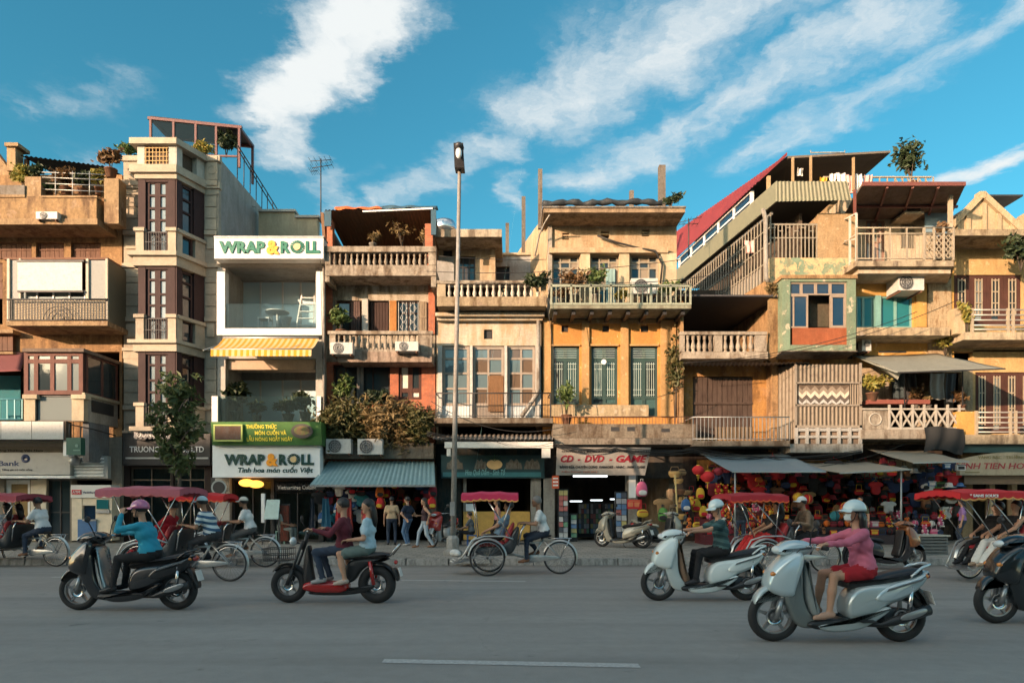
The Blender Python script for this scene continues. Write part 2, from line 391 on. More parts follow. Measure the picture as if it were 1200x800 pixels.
# ---------------------------------------------------------------- lettering
TXT = {}
def text_mesh(s, h, mat, ext=.012, bold=.0, shear=0.0, wide=1.0, align='CENTER'):
 c = bpy.data.curves.new('lettering', 'FONT'); c.body = s; c.size = 1.0; c.offset = bold; c.shear = shear
 c.align_x = align; c.align_y = 'CENTER'; c.resolution_u = 2
 o = bpy.data.objects.new('lettering_tmp', c); col.objects.link(o)
 bpy.context.view_layer.update()
 me = bpy.data.meshes.new_from_object(o.evaluated_get(bpy.context.evaluated_depsgraph_get()))
 bpy.data.objects.remove(o); bpy.data.curves.remove(c)
 return me
def lettering(parent, s, x0, x1, zc, h, Y, mat, ext=.012, bold=.0, shear=0.0, tilt=0.0, name='lettering'):
 """raised letters filling x0..x1 (metres), cap height h, standing on the plane y=Y and facing the street"""
 me = text_mesh(s, h, mat, bold=bold, shear=shear)
 n = len(me.vertices); a = np.zeros(n*3); me.vertices.foreach_get('co', a); a = a.reshape(-1, 3)
 lo, hi = a[:,0].min(), a[:,0].max(); zl, zh = a[:,1].min(), a[:,1].max()
 capz = .729
 sx = (x1-x0)/(hi-lo); sz = h/capz
 mb = MB()
 xs = x0+(a[:,0]-lo)*sx; zs = (a[:,1]-0.0)*sz
 zs = zs-(capz/2 if zl >= -.35 else capz/2)*sz+.0
 base = a[:,1].min()
 zs = (a[:,1]-text_base(me, a))*sz-h/2
 front = [(float(x), -ext, float(z)) for x, z in zip(xs, zs)]
 polys = [tuple(p.vertices) for p in me.polygons]
 mb.add(front, polys)
 ec = {}
 for p in polys:
  for i in range(len(p)):
   e = (p[i], p[(i+1) % len(p)]); ec[(min(e), max(e))] = ec.get((min(e), max(e)), 0)+1
 n0 = len(mb.v)
 mb.v += [(f[0], 0.0, f[2]) for f in front]
 for p in polys:
  for i in range(len(p)):
   a_, b_ = p[i], p[(i+1) % len(p)]
   if ec[(min(a_, b_), max(a_, b_))] == 1: mb.face((a_, n0+a_, n0+b_, b_), False)
 bpy.data.meshes.remove(me)
 ct, st_ = cos(tilt), sin(tilt)
 mb.v = [(p[0], Y+p[1]*ct+p[2]*st_, zc+p[2]*ct-p[1]*st_) for p in mb.v]
 if h < .155:
  o = mb.build(name, mat, parent, fix=False)
  if parent is not None: o['kind'] = 'stuff'
  return o
 # large letters: one part each, found as runs of faces that share an x range
 iv = sorted((min(mb.v[i][0] for i in f), max(mb.v[i][0] for i in f), k) for k, f in enumerate(mb.f)); grp = []; hi_ = -1e9
 for l_, r_, k in iv:
  if l_ > hi_+1e-5: grp.append([])
  grp[-1].append(k); hi_ = max(hi_, r_)
 for g in grp:
  use = sorted({i for k in g for i in mb.f[k]}); mp_ = {i: j for j, i in enumerate(use)}; q = MB()
  q.add([mb.v[i] for i in use], [[mp_[i] for i in mb.f[k]] for k in g], False); o = q.build('letter', mat, parent, fix=False)
 return o
def text_base(me, a):
 # align_y CENTER puts the middle of the line box at 0; the capitals stand from about -.36 to .36 (accents go beyond)
 return CAPLO[0]
CAPLO = [0.0]
def _cal():
 me = text_mesh('H', 1, None); a = np.zeros(len(me.vertices)*3); me.vertices.foreach_get('co', a); CAPLO[0] = float(a.reshape(-1,3)[:,1].min()); bpy.data.meshes.remove(me)
_cal()
# ================================================================ THE SETTING
def asphalt():
 m, N, M, L, b = base_mat('asphalt')
 p = N('ShaderNodeNewGeometry').outputs['Position']
 mp = N('ShaderNodeMapping', ins={'Vector': p, 'Scale': (.22, .9, 1)}).outputs[0]
 n1 = N('ShaderNodeTexNoise', ins={'Vector': mp, 'Scale': 1.0, 'Detail': 7.0, 'Roughness': .6}).outputs[0]
 n2 = N('ShaderNodeTexNoise', ins={'Vector': p, 'Scale': 90.0, 'Detail': 4.0, 'Roughness': .7}).outputs[0]
 n3 = N('ShaderNodeTexNoise', ins={'Vector': p, 'Scale': 5.0, 'Detail': 8.0, 'Roughness': .7}).outputs[0]
 v = N('ShaderNodeTexVoronoi', ins={'Vector': p, 'Scale': 140.0}).outputs['Distance']
 t = N('ShaderNodeMapRange', ins={'Value': n1, 'From Min': .3, 'From Max': .7, 'To Min': .225, 'To Max': .275}).outputs[0]
 t = M('MULTIPLY', t, N('ShaderNodeMapRange', ins={'Value': n2, 'From Min': .25, 'From Max': .75, 'To Min': .8, 'To Max': 1.2}).outputs[0])
 t = M('MULTIPLY', t, N('ShaderNodeMapRange', ins={'Value': n3, 'From Min': .3, 'From Max': .75, 'To Min': 1.05, 'To Max': .86}).outputs[0])
 c = N('ShaderNodeCombineColor', ins={0: M('MULTIPLY', t, 1.06), 1: t, 2: M('MULTIPLY', t, .93)}).outputs[0]
 # small dark patches and oil spots
 sp = N('ShaderNodeTexNoise', ins={'Vector': p, 'Scale': 2.4, 'Detail': 3.0}).outputs[0]
 k = N('ShaderNodeMapRange', ins={'Value': sp, 'From Min': .70, 'From Max': .76, 'To Min': 0.0, 'To Max': .45}).outputs[0]
 c = N('ShaderNodeMix', data_type='RGBA', ins={0: k, 6: c, 7: (.03, .03, .03, 1)}).outputs[2]
 # worn tracks along the lanes, a dirty gutter by the kerb and hairline cracks
 q = N('ShaderNodeSeparateXYZ', ins={0: p}).outputs
 tk = N('ShaderNodeTexNoise', ins={'Vector': N('ShaderNodeMapping', ins={'Vector': p, 'Scale': (.05, 1.5, 1)}).outputs[0], 'Scale': 1.0, 'Detail': 5.0}).outputs[0]
 c = N('ShaderNodeMix', data_type='RGBA', ins={0: N('ShaderNodeMapRange', ins={'Value': tk, 'From Min': .5, 'From Max': .75, 'To Max': .3}).outputs[0], 6: c, 7: (.07, .07, .068, 1)}).outputs[2]
 gu = M('MULTIPLY', N('ShaderNodeMapRange', ins={'Value': q[1], 'From Min': 15.3, 'From Max': 16.05}).outputs[0], N('ShaderNodeMapRange', ins={'Value': n3, 'From Min': .3, 'From Max': .6, 'To Min': .3, 'To Max': .8}).outputs[0])
 c = N('ShaderNodeMix', data_type='RGBA', ins={0: gu, 6: c, 7: (.085, .065, .045, 1)}).outputs[2]
 cw = N('ShaderNodeVectorMath', operation='ADD', ins={0: p, 1: N('ShaderNodeVectorMath', operation='SCALE', ins={0: N('ShaderNodeTexNoise', ins={'Vector': p, 'Scale': 1.5, 'Detail': 5.0}).outputs['Color'], 'Scale': .9}).outputs[0]}).outputs[0]
 ck = N('ShaderNodeTexVoronoi', feature='DISTANCE_TO_EDGE', ins={'Vector': cw, 'Scale': .32}).outputs[0]
 ckm = M('MULTIPLY', N('ShaderNodeMapRange', ins={'Value': ck, 'From Min': .002, 'From Max': .006, 'To Min': .14, 'To Max': 0.0}).outputs[0], N('ShaderNodeMapRange', ins={'Value': n1, 'From Min': .45, 'From Max': .6}).outputs[0])
 c = N('ShaderNodeMix', data_type='RGBA', ins={0: ckm, 6: c, 7: (.04, .04, .04, 1)}).outputs[2]
 L(c, b.inputs['Base Color']); b.inputs['Roughness'].default_value = .8
 L(N('ShaderNodeBump', ins={'Strength': .5, 'Distance': .006, 'Height': M('ADD', v, n2)}).outputs[0], b.inputs['Normal'])
 return m
def paving():
 m, N, M, L, b = base_mat('paving')
 p = N('ShaderNodeNewGeometry').outputs['Position']
 t = N('ShaderNodeTexBrick', ins={'Vector': p, 'Color1': (.34, .31, .265, 1), 'Color2': (.27, .25, .22, 1), 'Mortar': (.08, .075, .07, 1), 'Scale': 1.7, 'Mortar Size': .012, 'Brick Width': .5, 'Row Height': .5})
 n1 = N('ShaderNodeTexNoise', ins={'Vector': p, 'Scale': 1.6, 'Detail': 8.0, 'Roughness': .7}).outputs[0]
 k = N('ShaderNodeMapRange', ins={'Value': n1, 'From Min': .35, 'From Max': .7, 'To Min': .7, 'To Max': 1.15}).outputs[0]
 c = N('ShaderNodeMix', data_type='RGBA', blend_type='MULTIPLY', ins={0: 1.0, 6: t.outputs[0], 7: k}).outputs[2]
 L(c, b.inputs['Base Color']); b.inputs['Roughness'].default_value = .85
 L(N('ShaderNodeBump', ins={'Strength': .4, 'Distance': .01, 'Height': M('SUBTRACT', n1, t.outputs[1])}).outputs[0], b.inputs['Normal'])
 return m
PAVE = paving()
def structure(name, mb, mat, parent=None):
 o = mb.build(name, mat, parent)
 if parent is None: o['kind'] = 'structure'
 return o
structure('ground', MB().grid(lambda u, v: (-900+1800*u, -900+1800*v, -.012), 6, 6, False), plaster('earth', (.16, .14, .11)))
structure('road', MB().grid(lambda u, v: (-160+320*u, -6+22.1*v, 0), 32, 4, False), asphalt())
pv = structure('pavement', MB().box(-160, 16.34, -.3, 160, 24.6, .15), PAVE)
structure('pavement', MB().box(-160, -11, -.3, 160, -6.26, .15), PAVE)
KS = plaster('kerbstone', (.62, .59, .54), dirt=.5, dcol=(.08, .075, .07), bump=.5, scale=2)
kerb = link('kerb', None); kerb['kind'] = 'structure'; kerb.location = (0, 16.1, 0)
proto = MB().hexa([(-.49, .03, -.2), (.49, .03, -.2), (.49, .235, -.2), (-.49, .235, -.2), (-.49, .0, .0), (.49, .0, .0), (.49, .235, .0), (-.49, .235, .0)])
proto.hexa([(-.49, .0, .002), (.49, .0, .002), (.49, .235, .002), (-.49, .235, .002), (-.48, .035, .152), (.48, .035, .152), (.48, .235, .152), (-.48, .235, .152)])
kme = proto.mesh('kerbstone', KS)
for i in range(-20, 21):
 o = link('kerbstone', kme, kerb, (i*1.0+random.uniform(-.004, .004), random.uniform(-.012, .012), random.uniform(-.008, .008)))
structure('far_kerb', MB().box(-160, -6.26, -.2, 160, -6.0, .148), KS)
# painted lane dashes, worn
def linemat():
 m, N, M, L, b = base_mat('lane_paint')
 p = N('ShaderNodeNewGeometry').outputs['Position']
 n1 = N('ShaderNodeTexNoise', ins={'Vector': p, 'Scale': 26.0, 'Detail': 8.0, 'Roughness': .75}).outputs[0]
 k = N('ShaderNodeMapRange', ins={'Value': n1, 'From Min': .35, 'From Max': .62, 'To Min': 0.1, 'To Max': .8}).outputs[0]
 c = N('ShaderNodeMix', data_type='RGBA', ins={0: k, 6: (.52, .51, .49, 1), 7: (.24, .235, .225, 1)}).outputs[2]
 L(c, b.inputs['Base Color']); b.inputs['Roughness'].default_value = .7
 return m
LP = linemat()
lm = link('lane_markings', None); lm['kind'] = 'structure'
def dash(x0, y0, x1, y1, wd):
 MB().add([(x0, y0-wd/2, .004), (x1, y1-wd/2, .004), (x1, y1+wd/2, .004), (x0, y0+wd/2, .004)], [(0,1,2,3)]).build('lane_dash', LP, lm)
dash(-1.19, 6.30, 1.14, 6.11, .155)
dash(-2.1, 12.95, .25, 12.75, .12); dash(-9.1, 13.5, -6.8, 13.3, .12); dash(4.8, 12.4, 7.1, 12.2, .12)

# the row of houses across the square (behind the photographer): its roofline throws the shade on the road and lower fronts
structure('square', MB().box(-160, -60, -.3, 160, -11.0, .146), plaster('square_paving', (.24, .22, .19)))
OPPC = dict(cream=(.50, .42, .30), ochre=(.48, .33, .14), grey=(.42, .41, .38), white=(.6, .58, .54), pink=(.5, .34, .30), green=(.32, .40, .30), blue=(.30, .38, .42), tan=(.42, .33, .23), rust=(.40, .20, .12), sand=(.52, .46, .34), amber=(.50, .34, .10))
og = glassmat('opposite_glass'); ow = paint('opposite_shutter', (.10, .16, .13), .6)
x = -101.0
for i, ((nm, c), wd, h) in enumerate(zip(OPPC.items(), (12, 9.8, 2.7, 7.0, 18, 5.5, 14, 15, 12, 13, 12), (16.4, 17.1, 16.7, 13.9, 16.7, 14.9, 16.5, 17.0, 16.5, 16.9, 16.5))):
 t = thing('townhouse', 'plain %s townhouse across the square behind the viewpoint' % nm, 'house', (x+wd/2, -26, .146), 'townhouses across the square')
 xb_ = x+wd-.01
 MB().box(x, -31, .1, xb_, -26, h).box(x, -26.35, h-.5, xb_, -26.002, h-.2).build('wall', plaster('opposite_'+nm, c), t)
 for fl in range(5):
  n_ = max(1, int((xb_-x)/3.2))
  for k in range(n_):
   cx = x+(xb_-x)*(k+.5)/n_; z0 = 1.2+fl*3.2
   f = MB().box(cx-.7, -25.997, z0-.06, cx+.7, -25.9, z0+1.72).build('window', ow, t)
   MB().box(cx-.6, -25.897, z0, cx+.6, -25.88, z0+1.6).build('pane', og, f)
 x += wd
# ================================================================ BUILDING HELPERS
Y0 = 24.0
def wall(parent, name, px0, py0, px1, py1, Y, mat, holes=(), t=.22, label=None):
 """a wall slab with real openings; rectangles in photo coordinates read at distance Y; py1=None reaches the pavement"""
 x0, x1, z1 = X(px0, Y), X(px1, Y), Z(py0, Y); z0 = .15 if py1 is None else Z(py1, Y)
 return wall_m(parent, name, x0, z0, x1, z1, Y, mat, [(X(a, Y), .15 if d is None else Z(d, Y), X(c, Y), Z(b, Y)) for a, b, c, d in holes], t, label)
def wall_m(parent, name, x0, z0, x1, z1, Y, mat, holes=(), t=.22, label=None):
 xs = sorted(set([x0, x1]+[v for h in holes for v in (h[0], h[2]) if x0 < v < x1]))
 zs = sorted(set([z0, z1]+[v for h in holes for v in (h[1], h[3]) if z0 < v < z1]))
 nx, nz = len(xs)-1, len(zs)-1
 S = [[not any(h[0] <= (xs[i]+xs[i+1])/2 <= h[2] and h[1] <= (zs[j]+zs[j+1])/2 <= h[3] for h in holes) for j in range(nz)] for i in range(nx)]
 m = MB(); g = lambda i, j: 0 <= i < nx and 0 <= j < nz and S[i][j]
 for i in range(nx):
  for j in range(nz):
   if not S[i][j]: continue
   a, b, c, d = xs[i], zs[j], xs[i+1], zs[j+1]
   m.add([(a,Y,b),(c,Y,b),(c,Y,d),(a,Y,d)], [(0,1,2,3)]); m.add([(a,Y+t,b),(c,Y+t,b),(c,Y+t,d),(a,Y+t,d)], [(3,2,1,0)])
   if not g(i-1, j): m.add([(a,Y,b),(a,Y+t,b),(a,Y+t,d),(a,Y,d)], [(3,2,1,0)])
   if not g(i+1, j): m.add([(c,Y,b),(c,Y+t,b),(c,Y+t,d),(c,Y,d)], [(0,1,2,3)])
   if not g(i, j-1): m.add([(a,Y,b),(c,Y,b),(c,Y+t,b),(a,Y+t,b)], [(3,2,1,0)])
   if not g(i, j+1): m.add([(a,Y,d),(c,Y,d),(c,Y+t,d),(a,Y+t,d)], [(0,1,2,3)])
 return m.build(name, mat, parent, label, fix=False)
def block(parent, name, rects, Y, d, mat, label=None):
 """boxes whose front faces cover photo rectangles at distance Y: one part each"""
 out = [MB().pb(*r, Y, d).build(name, mat, parent, label) for r in rects]
 return out[0]
def shell(parent, x0, x1, ztop, Yf, Yb, mat, floors=(), lw=True, rw=True, roof=True):
 m = MB()
 if lw: m.box(x0, Yf, .15, x0+.16, Yb, ztop)
 if rw: m.box(x1-.16, Yf, .15, x1, Yb, ztop)
 m.box(x0+.16, Yb-.16, .15, x1-.16, Yb, ztop)
 m.build('party_wall', mat, parent)
 f = MB()
 for z in floors: f.box(x0+.161, Yf, z-.16, x1-.161, Yb-.161, z)
 if roof: f.box(x0+.161, Yf, ztop-.2, x1-.161, Yb-.161, ztop-.003)
 if f.v: f.build('floor_slab', mat, parent)
def window(parent, px0, py0, px1, py1, Y, rec, fm, gm, cols=1, rows=(), fw=.07, mw=.045, name='window', gdepth=.02, depth=.08):
 """frame with mullions; every pane its own sub-part. rows: photo y of the transoms"""
 x0, x1, z0, z1 = X(px0, Y), X(px1, Y), Z(py1, Y), Z(py0, Y); y = Y+rec
 zs = [z0]+sorted(Z(r, Y) for r in rows)+[z1]
 cl = cols if isinstance(cols, (list, tuple)) else None
 xs = [x0]+([X(c, Y) for c in cl] if cl else [x0+(x1-x0)*k/cols for k in range(1, cols)])+[x1]
 m = MB().box(x0, y, z0, x0+fw, y+depth, z1).box(x1-fw, y, z0, x1, y+depth, z1).box(x0+fw, y, z0, x1-fw, y+depth, z0+fw).box(x0+fw, y, z1-fw, x1-fw, y+depth, z1)
 for x in xs[1:-1]: m.box(x-mw/2, y+.004, z0+fw, x+mw/2, y+depth-.004, z1-fw)
 for z in zs[1:-1]: m.box(x0+fw, y+.007, z-mw/2, x1-fw, y+depth-.007, z+mw/2)
 f = m.build(name, fm, parent)
 for i in range(len(xs)-1):
  for j in range(len(zs)-1):
   a, c = xs[i]+(fw if i == 0 else mw/2), xs[i+1]-(fw if i == len(xs)-2 else mw/2)
   b, d = zs[j]+(fw if j == 0 else mw/2), zs[j+1]-(fw if j == len(zs)-2 else mw/2)
   g = gm[(i+j) % len(gm)] if isinstance(gm, (list, tuple)) else gm
   MB().box(a, y+depth*.5, b, c, y+depth*.5+gdepth*.5, d).build('pane', g, f)
 return f
def lathe_mesh(name, prof, h, mat, n=8):
 zz = [p[1] for p in prof]; k = h/(max(zz)-min(zz))
 return MB().lathe([(r, (z-min(zz))*k) for r, z in prof], n=n).mesh(name, mat)
BAL = [(.055, 0), (.055, .06), (.032, .09), (.062, .22), (.066, .32), (.034, .62), (.030, .72), (.05, .80), (.032, .84), (.055, .92), (.055, 1.0)]
def balusters(parent, px0, px1, pyt, pyb, Y, n, mat, yoff=.0, name='baluster', fat=1.0):
 zt, zb = Z(pyt, Y), Z(pyb, Y); h = zt-zb
 me = lathe_mesh(name, [(r*fat, z) for r, z in BAL], h, mat); o = world_org(parent)
 for k in range(n):
  x = X(px0+(px1-px0)*(k+.5)/n, Y)
  c = link(name, me, parent, Vector((x, Y+yoff, zb))-o); c.rotation_euler[2] = random.random()
def rods(parent, px0, px1, pyt, pyb, Y, n, r, mat, name='rail_bar', yoff=0.0):
 """upright bars: each a child sharing one mesh"""
 zt, zb = Z(pyt, Y), Z(pyb, Y); o = world_org(parent)
 me = MB().box(-r, -r, 0, r, r, zt-zb).mesh(name, mat)
 for k in range(n):
  x = X(px0+(px1-px0)*k/max(1, n-1), Y)
  link(name, me, parent, Vector((x, Y+yoff, zb))-o)
def corrug(p00, p10, p11, p01, pitch, amp, along='u', thick=.0):
 """corrugated sheet between four corners (p00->p10 = u, p00->p01 = v); waves run across u or v"""
 a, b, c, d = Vector(p00), Vector(p10), Vector(p11), Vector(p01)
 nrm = (b-a).cross(d-a).normalized()
 L = (b-a).length if along == 'u' else (d-a).length
 k = max(2, int(L/pitch)); n = k*4
 def fn(u, v):
  p = a*(1-u)*(1-v)+b*u*(1-v)+c*u*v+d*(1-u)*v
  t = u if along == 'u' else v
  return p+nrm*amp*sin(t*k*2*pi)
 m = MB()
 m.grid(fn, n if along == 'u' else 2, 2 if along == 'u' else n, True)
 m2 = MB(); m2.grid(lambda u, v: fn(u, v)-nrm*.006, n if along == 'u' else 2, 2 if along == 'u' else n, True)
 m.add(m2.v, [f[::-1] for f in m2.f], True)
 return m
def soft_sheet(p00, p10, p11, p01, sag=.08, nu=14, nv=6, rip=.0):
 a, b, c, d = Vector(p00), Vector(p10), Vector(p11), Vector(p01)
 def fn(u, v):
  p = a*(1-u)*(1-v)+b*u*(1-v)+c*u*v+d*(1-u)*v
  p.z -= sag*4*u*(1-u)*.6+sag*4*v*(1-v)*.5
  p.z += rip*mnoise.noise(Vector((u*6, v*3, a.x)))
  return p
 return MB().grid(fn, nu, nv, True, thick=.012)
def plate(parent, name, pts, Y, d, mat, label=None):
 """outline given in photo coordinates at distance Y, d thick"""
 return MB().prism([(X(a, Y), Z(b, Y)) for a, b in pts], Y, Y+d).build(name, mat, parent, label)
def slab_px(parent, name, px0, px1, pyt, pyb, Yf, Yb, mat, label=None):
 """projecting slab: front edge pyt..pyb seen at Yf, running back to Yb"""
 return MB().box(X(px0, Yf), Yf, Z(pyb, Yf), X(px1, Yf), Yb, Z(pyt, Yf)).build(name, mat, parent, label)
def bend(p, n, s=.03):
 return [(x+random.uniform(-s, s), y+random.uniform(-s, s), z+random.uniform(-s, s)) for x, y, z in p]
def cable(a, b, sag=.3, r=.012, n=14):
 a, b = Vector(a), Vector(b); P = []
 for i in range(n+1):
  t = i/n; p = a.lerp(b, t); p.z -= sag*4*t*(1-t); P.append(p)
 return P
# shared materials
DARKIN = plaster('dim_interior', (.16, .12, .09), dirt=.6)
GL = glassmat('window_glass', (.025, .035, .04)); GLT = glassmat('clear_glass', (.02, .03, .03), mix=.80)
GLC = glassmat('curtained_glass', (.17, .20, .20), rough=.08); GLBLUE = glassmat('blue_glass', (.012, .03, .06)); GLTEAL = glassmat('teal_glass', (.02, .13, .14))
WHITE = paint('white_paint', (.76, .76, .73), .5, dirt=.12); STEEL = paint('dull_steel', (.32, .33, .33), .45, .6, dirt=.2)
IRON = paint('dark_iron', (.035, .035, .037), .55, .3, dirt=.2); RUST = paint('rusty_iron', (.16, .08, .05), .8, .2, dirt=.5)
CONC = plaster('grey_concrete', (.36, .33, .29), dirt=.7, patch=.2, pcol=(.16, .14, .12)); CONCD = plaster('stained_concrete', (.34, .29, .22), dirt=.95, patch=.3, pcol=(.15, .125, .10), bump=.6)
BRICK = brickmat('red_brick', (.42, .13, .06), (.34, .10, .05), (.30, .22, .16))
# ================================================================ B1: ochre house with boxed balcony and a bank below
OCH = plaster('ochre_render', (.56, .32, .13), dirt=.75, dcol=(.15, .09, .05), patch=.22, pcol=(.40, .25, .13))
OCH2 = plaster('pale_ochre_render', (.60, .40, .20), dirt=.7, dcol=(.16, .10, .06), patch=.15, pcol=(.38, .28, .19))
BROWNSH = woodmat('brown_shutter', (.26, .12, .07)); REDWOOD = woodmat('redbrown_wood', (.25, .10, .075), dirt=.3)
GREYPAN = paint('grey_panel', (.34, .36, .35), .6, dirt=.2); CREAM = plaster('cream_paint', (.72, .62, .43), dirt=.28, dcol=(.22, .17, .11), bump=.15)
b1 = thing('ochre_house', 'ochre four storey house with a boxed-in balcony and bank below', 'house', (-16.4, 24, .15))
xr1 = X(144, 23.6)
h1 = [(-75, 284, -30, 304), (-22, 284, 37, 304), (42, 284, 75, 304), (83, 284, 118, 304), (10, 308, 124, 376), (-60, 308, 3, 380), (28, 412, 140, 492), (-80, 430, 27, 492)]
wall(b1, 'wall', -100, 205, 143, 512, 23.7, OCH, h1)
shell(b1, X(-100, 23.7), xr1, Z(232, 23.7), 23.925, 33, DARKIN, floors=(4.4, 7.6, 10.6))
# ground floor front
GB = plaster('bank_front', (.42, .36, .28), dirt=.25); BEIGE = paint('beige_panel', (.62, .53, .40), .5)
wall(b1, 'shopfront', -100, 512, 143, None, 23.2, GB, [(5, 562, 35, None), (55, 562, 82, None), (-60, 562, -20, None), (84, 562, 131, None)], t=.3)
window(b1, 5, 562, 35, 634, 23.2, .1, WHITE, [glassmat('warm_glass', (.30, .20, .09))], cols=1, rows=(585,), fw=.14)
window(b1, 55, 562, 82, 634, 23.2, .1, IRON, GL, cols=2, rows=(600,), fw=.05, name='door')
window(b1, -60, 562, -20, 634, 23.2, .1, IRON, GL, cols=2, fw=.05, name='door')
block(b1, 'doorframe', [(44, 560, 54, 633), (36, 562, 44, 633)], 23.15, .06, BEIGE)
# terrace
slab_px(b1, 'terrace_slab', -100, 114, 256, 263, 22.55, 23.7, OCH2)
tw = wall(b1, 'parapet', -100, 230, 113, 256, 22.6, plaster('streaked_parapet', (.60, .37, .16), dirt=.85, dcol=(.13, .08, .05), patch=.3, pcol=(.33, .23, .15)), t=.14)
MB().box(X(113, 22.6)-.14, 22.741, Z(256, 22.6), X(113, 22.6), 23.7, Z(230, 22.6)).build('parapet_return', OCH, b1)
block(b1, 'parapet_pillar', [(29, 207, 48, 230), (122, 209, 139, 262)], 22.75, .45, OCH2)
block(b1, 'coping', [(-100, 228, 28.8, 231), (48.2, 229, 113.5, 231.5)], 22.56, .26, OCH2)
wall(b1, 'upper_parapet', -100, 217, 28.7, 228, 22.7, CONC, t=.14)
tr = MB()
for yy in (201, 207, 214, 221): tr.tube((X(48, 22.8), 22.85, Z(yy, 22.8)), (X(122, 22.8), 22.85, Z(yy+3, 22.8)), .018, 6)
for xx in (64, 84, 104): tr.tube((X(xx, 22.8), 22.85, Z(232, 22.8)), (X(xx, 22.8), 22.85, Z(200, 22.8)), .018, 6)
tr.build('terrace_rail', STEEL, b1)
rf = corrug((X(24, 24), 24.0, Z(182, 24)), (X(124, 24), 24.0, Z(195, 24)), (X(124, 24)+.3, 28, Z(195, 24)+.55), (X(24, 24)-.2, 28, Z(182, 24)+.55), .16, .025)
rf.build('terrace_roof', paint('dark_sheet', (.05, .055, .06), .6, .3, dirt=.4), b1)
block(b1, 'roof_post', [(28, 186, 32, 230), (116, 197, 120, 230)], 24.3, .12, RUST)
block(b1, 'gable_wall', [(-100, 196, 14, 217)], 24.4, .3, OCH); plate(b1, 'sloped_parapet', [(-40, 168), (-6, 176), (24, 216), (-40, 216)], 24.1, .25, OCH2)
ch = block(b1, 'chimney', [(8, 170, 18, 200)], 24.0, .4, OCH2); block(ch, 'chimney_cap', [(5, 167, 21, 171)], 23.9, .6, OCH2)
# shutters under the terrace
def planked(parent, px0, py0, px1, py1, Y, n, mat, name='shutter', d=.05, gap=.012, bar=True):
 x0, x1, z0, z1 = X(px0, Y), X(px1, Y), Z(py1, Y), Z(py0, Y)
 s = MB().box(x0, Y+d, z0, x1, Y+d+.02, z1).build(name, mat, parent)
 wd = (x1-x0)/n; me = MB().box(-wd/2+gap/2, -d/2, 0, wd/2-gap/2, d/2, z1-z0).mesh('plank', mat); o = world_org(s)
 for k in range(n): link('plank', me, s, Vector((x0+wd*(k+.5), Y+d/2+random.uniform(-.006, .006), z0))-o)
 if bar: MB().box(x0, Y-.02, z0+(z1-z0)*.48, x1, Y-.001, z0+(z1-z0)*.55).build('rail', mat, s)
 return s
for a, b in ((-75, -30), (-22, 37), (42, 75), (83, 118)): planked(b1, a, 284, b, 303, 23.8, max(4, int((b-a)/5.5)), BROWNSH)
block(b1, 'canopy_strip', [(4, 301.5, 126, 304)], 22.9, .8, RUST)
# boxed balcony
bx = slab_px(b1, 'box_balcony', 7, 126, 376, 381.5, 22.45, 23.7, OCH2)
block(bx, 'back_panel', [(11, 305, 22, 350), (104, 305, 124, 350)], 22.62, .04, GREYPAN)
block(bx, 'post', [(8, 303, 11, 376), (22, 303, 24, 350), (100.5, 303, 103.5, 350), (123.5, 303, 126, 376)], 22.56, .07, paint('pale_post', (.60, .55, .44), .6, dirt=.3))
xs_ = X(126, 22.56); MB().box(xs_-.05, 22.66, Z(376, 22.5), xs_-.01, 23.69, Z(303, 22.5)).build('side_panel', paint('olive_panel', (.13, .12, .085), .7, dirt=.4), bx)
scn = MB().pb(20.5, 306, 96, 340, 22.5, .03).build('roller_screen', paint('white_canvas', (.82, .82, .78), .8), bx)
block(bx, 'screen_roller', [(19, 304.5, 98, 306.5), (20, 340, 97, 342)], 22.47, .07, IRON)
window(bx, 24, 340, 100, 352, 22.7, .0, WHITE, [GLC, GL], cols=4, fw=.04)
rl = MB().tube((X(7.5, 22.47), 22.5, Z(350.5, 22.47)), (X(125.5, 22.47), 22.5, Z(350.5, 22.47)), .03, 6).tube((X(7.5, 22.47), 22.5, Z(374.5, 22.47)), (X(125.5, 22.47), 22.5, Z(374.5, 22.47)), .02, 6).build('railing', IRON, bx)
rods(rl, 10, 124, 351, 375, 22.5, 34, .009, IRON)
fan = MB()
for cx_, sgn in ((30, 1), (68, 1), (105, -1)):
 for k in range(7): fan.bar((X(cx_-17, 22.49), 22.49, Z(372-3*k, 22.49)), (X(cx_+17, 22.49), 22.49, Z(366-3*k if sgn > 0 else 374-3*k, 22.49)), .008)
for r_ in (7, 12, 17):
 fan.path([(X(68+r_*cos(pi*k/10), 22.48), 22.485, Z(374-r_*.9*sin(pi*k/10), 22.48)) for k in range(11)], .011, 5)
fan.build('scrollwork', IRON, rl)
block(bx, 'backing_panel', [(11, 352, 123, 375)], 22.66, .03, paint('tan_panel', (.52, .43, .29), .7, dirt=.3))
# the left neighbour window and small ledges on the wall
planked(b1, -60, 308, 3, 350, 23.75, 8, BROWNSH); block(b1, 'ledge', [(-100, 386, 15, 390), (-100, 412, 15, 414.5)], 23.3, .4, OCH2)
planked(b1, -60, 391, 15, 411, 23.55, 12, BROWNSH, bar=False)
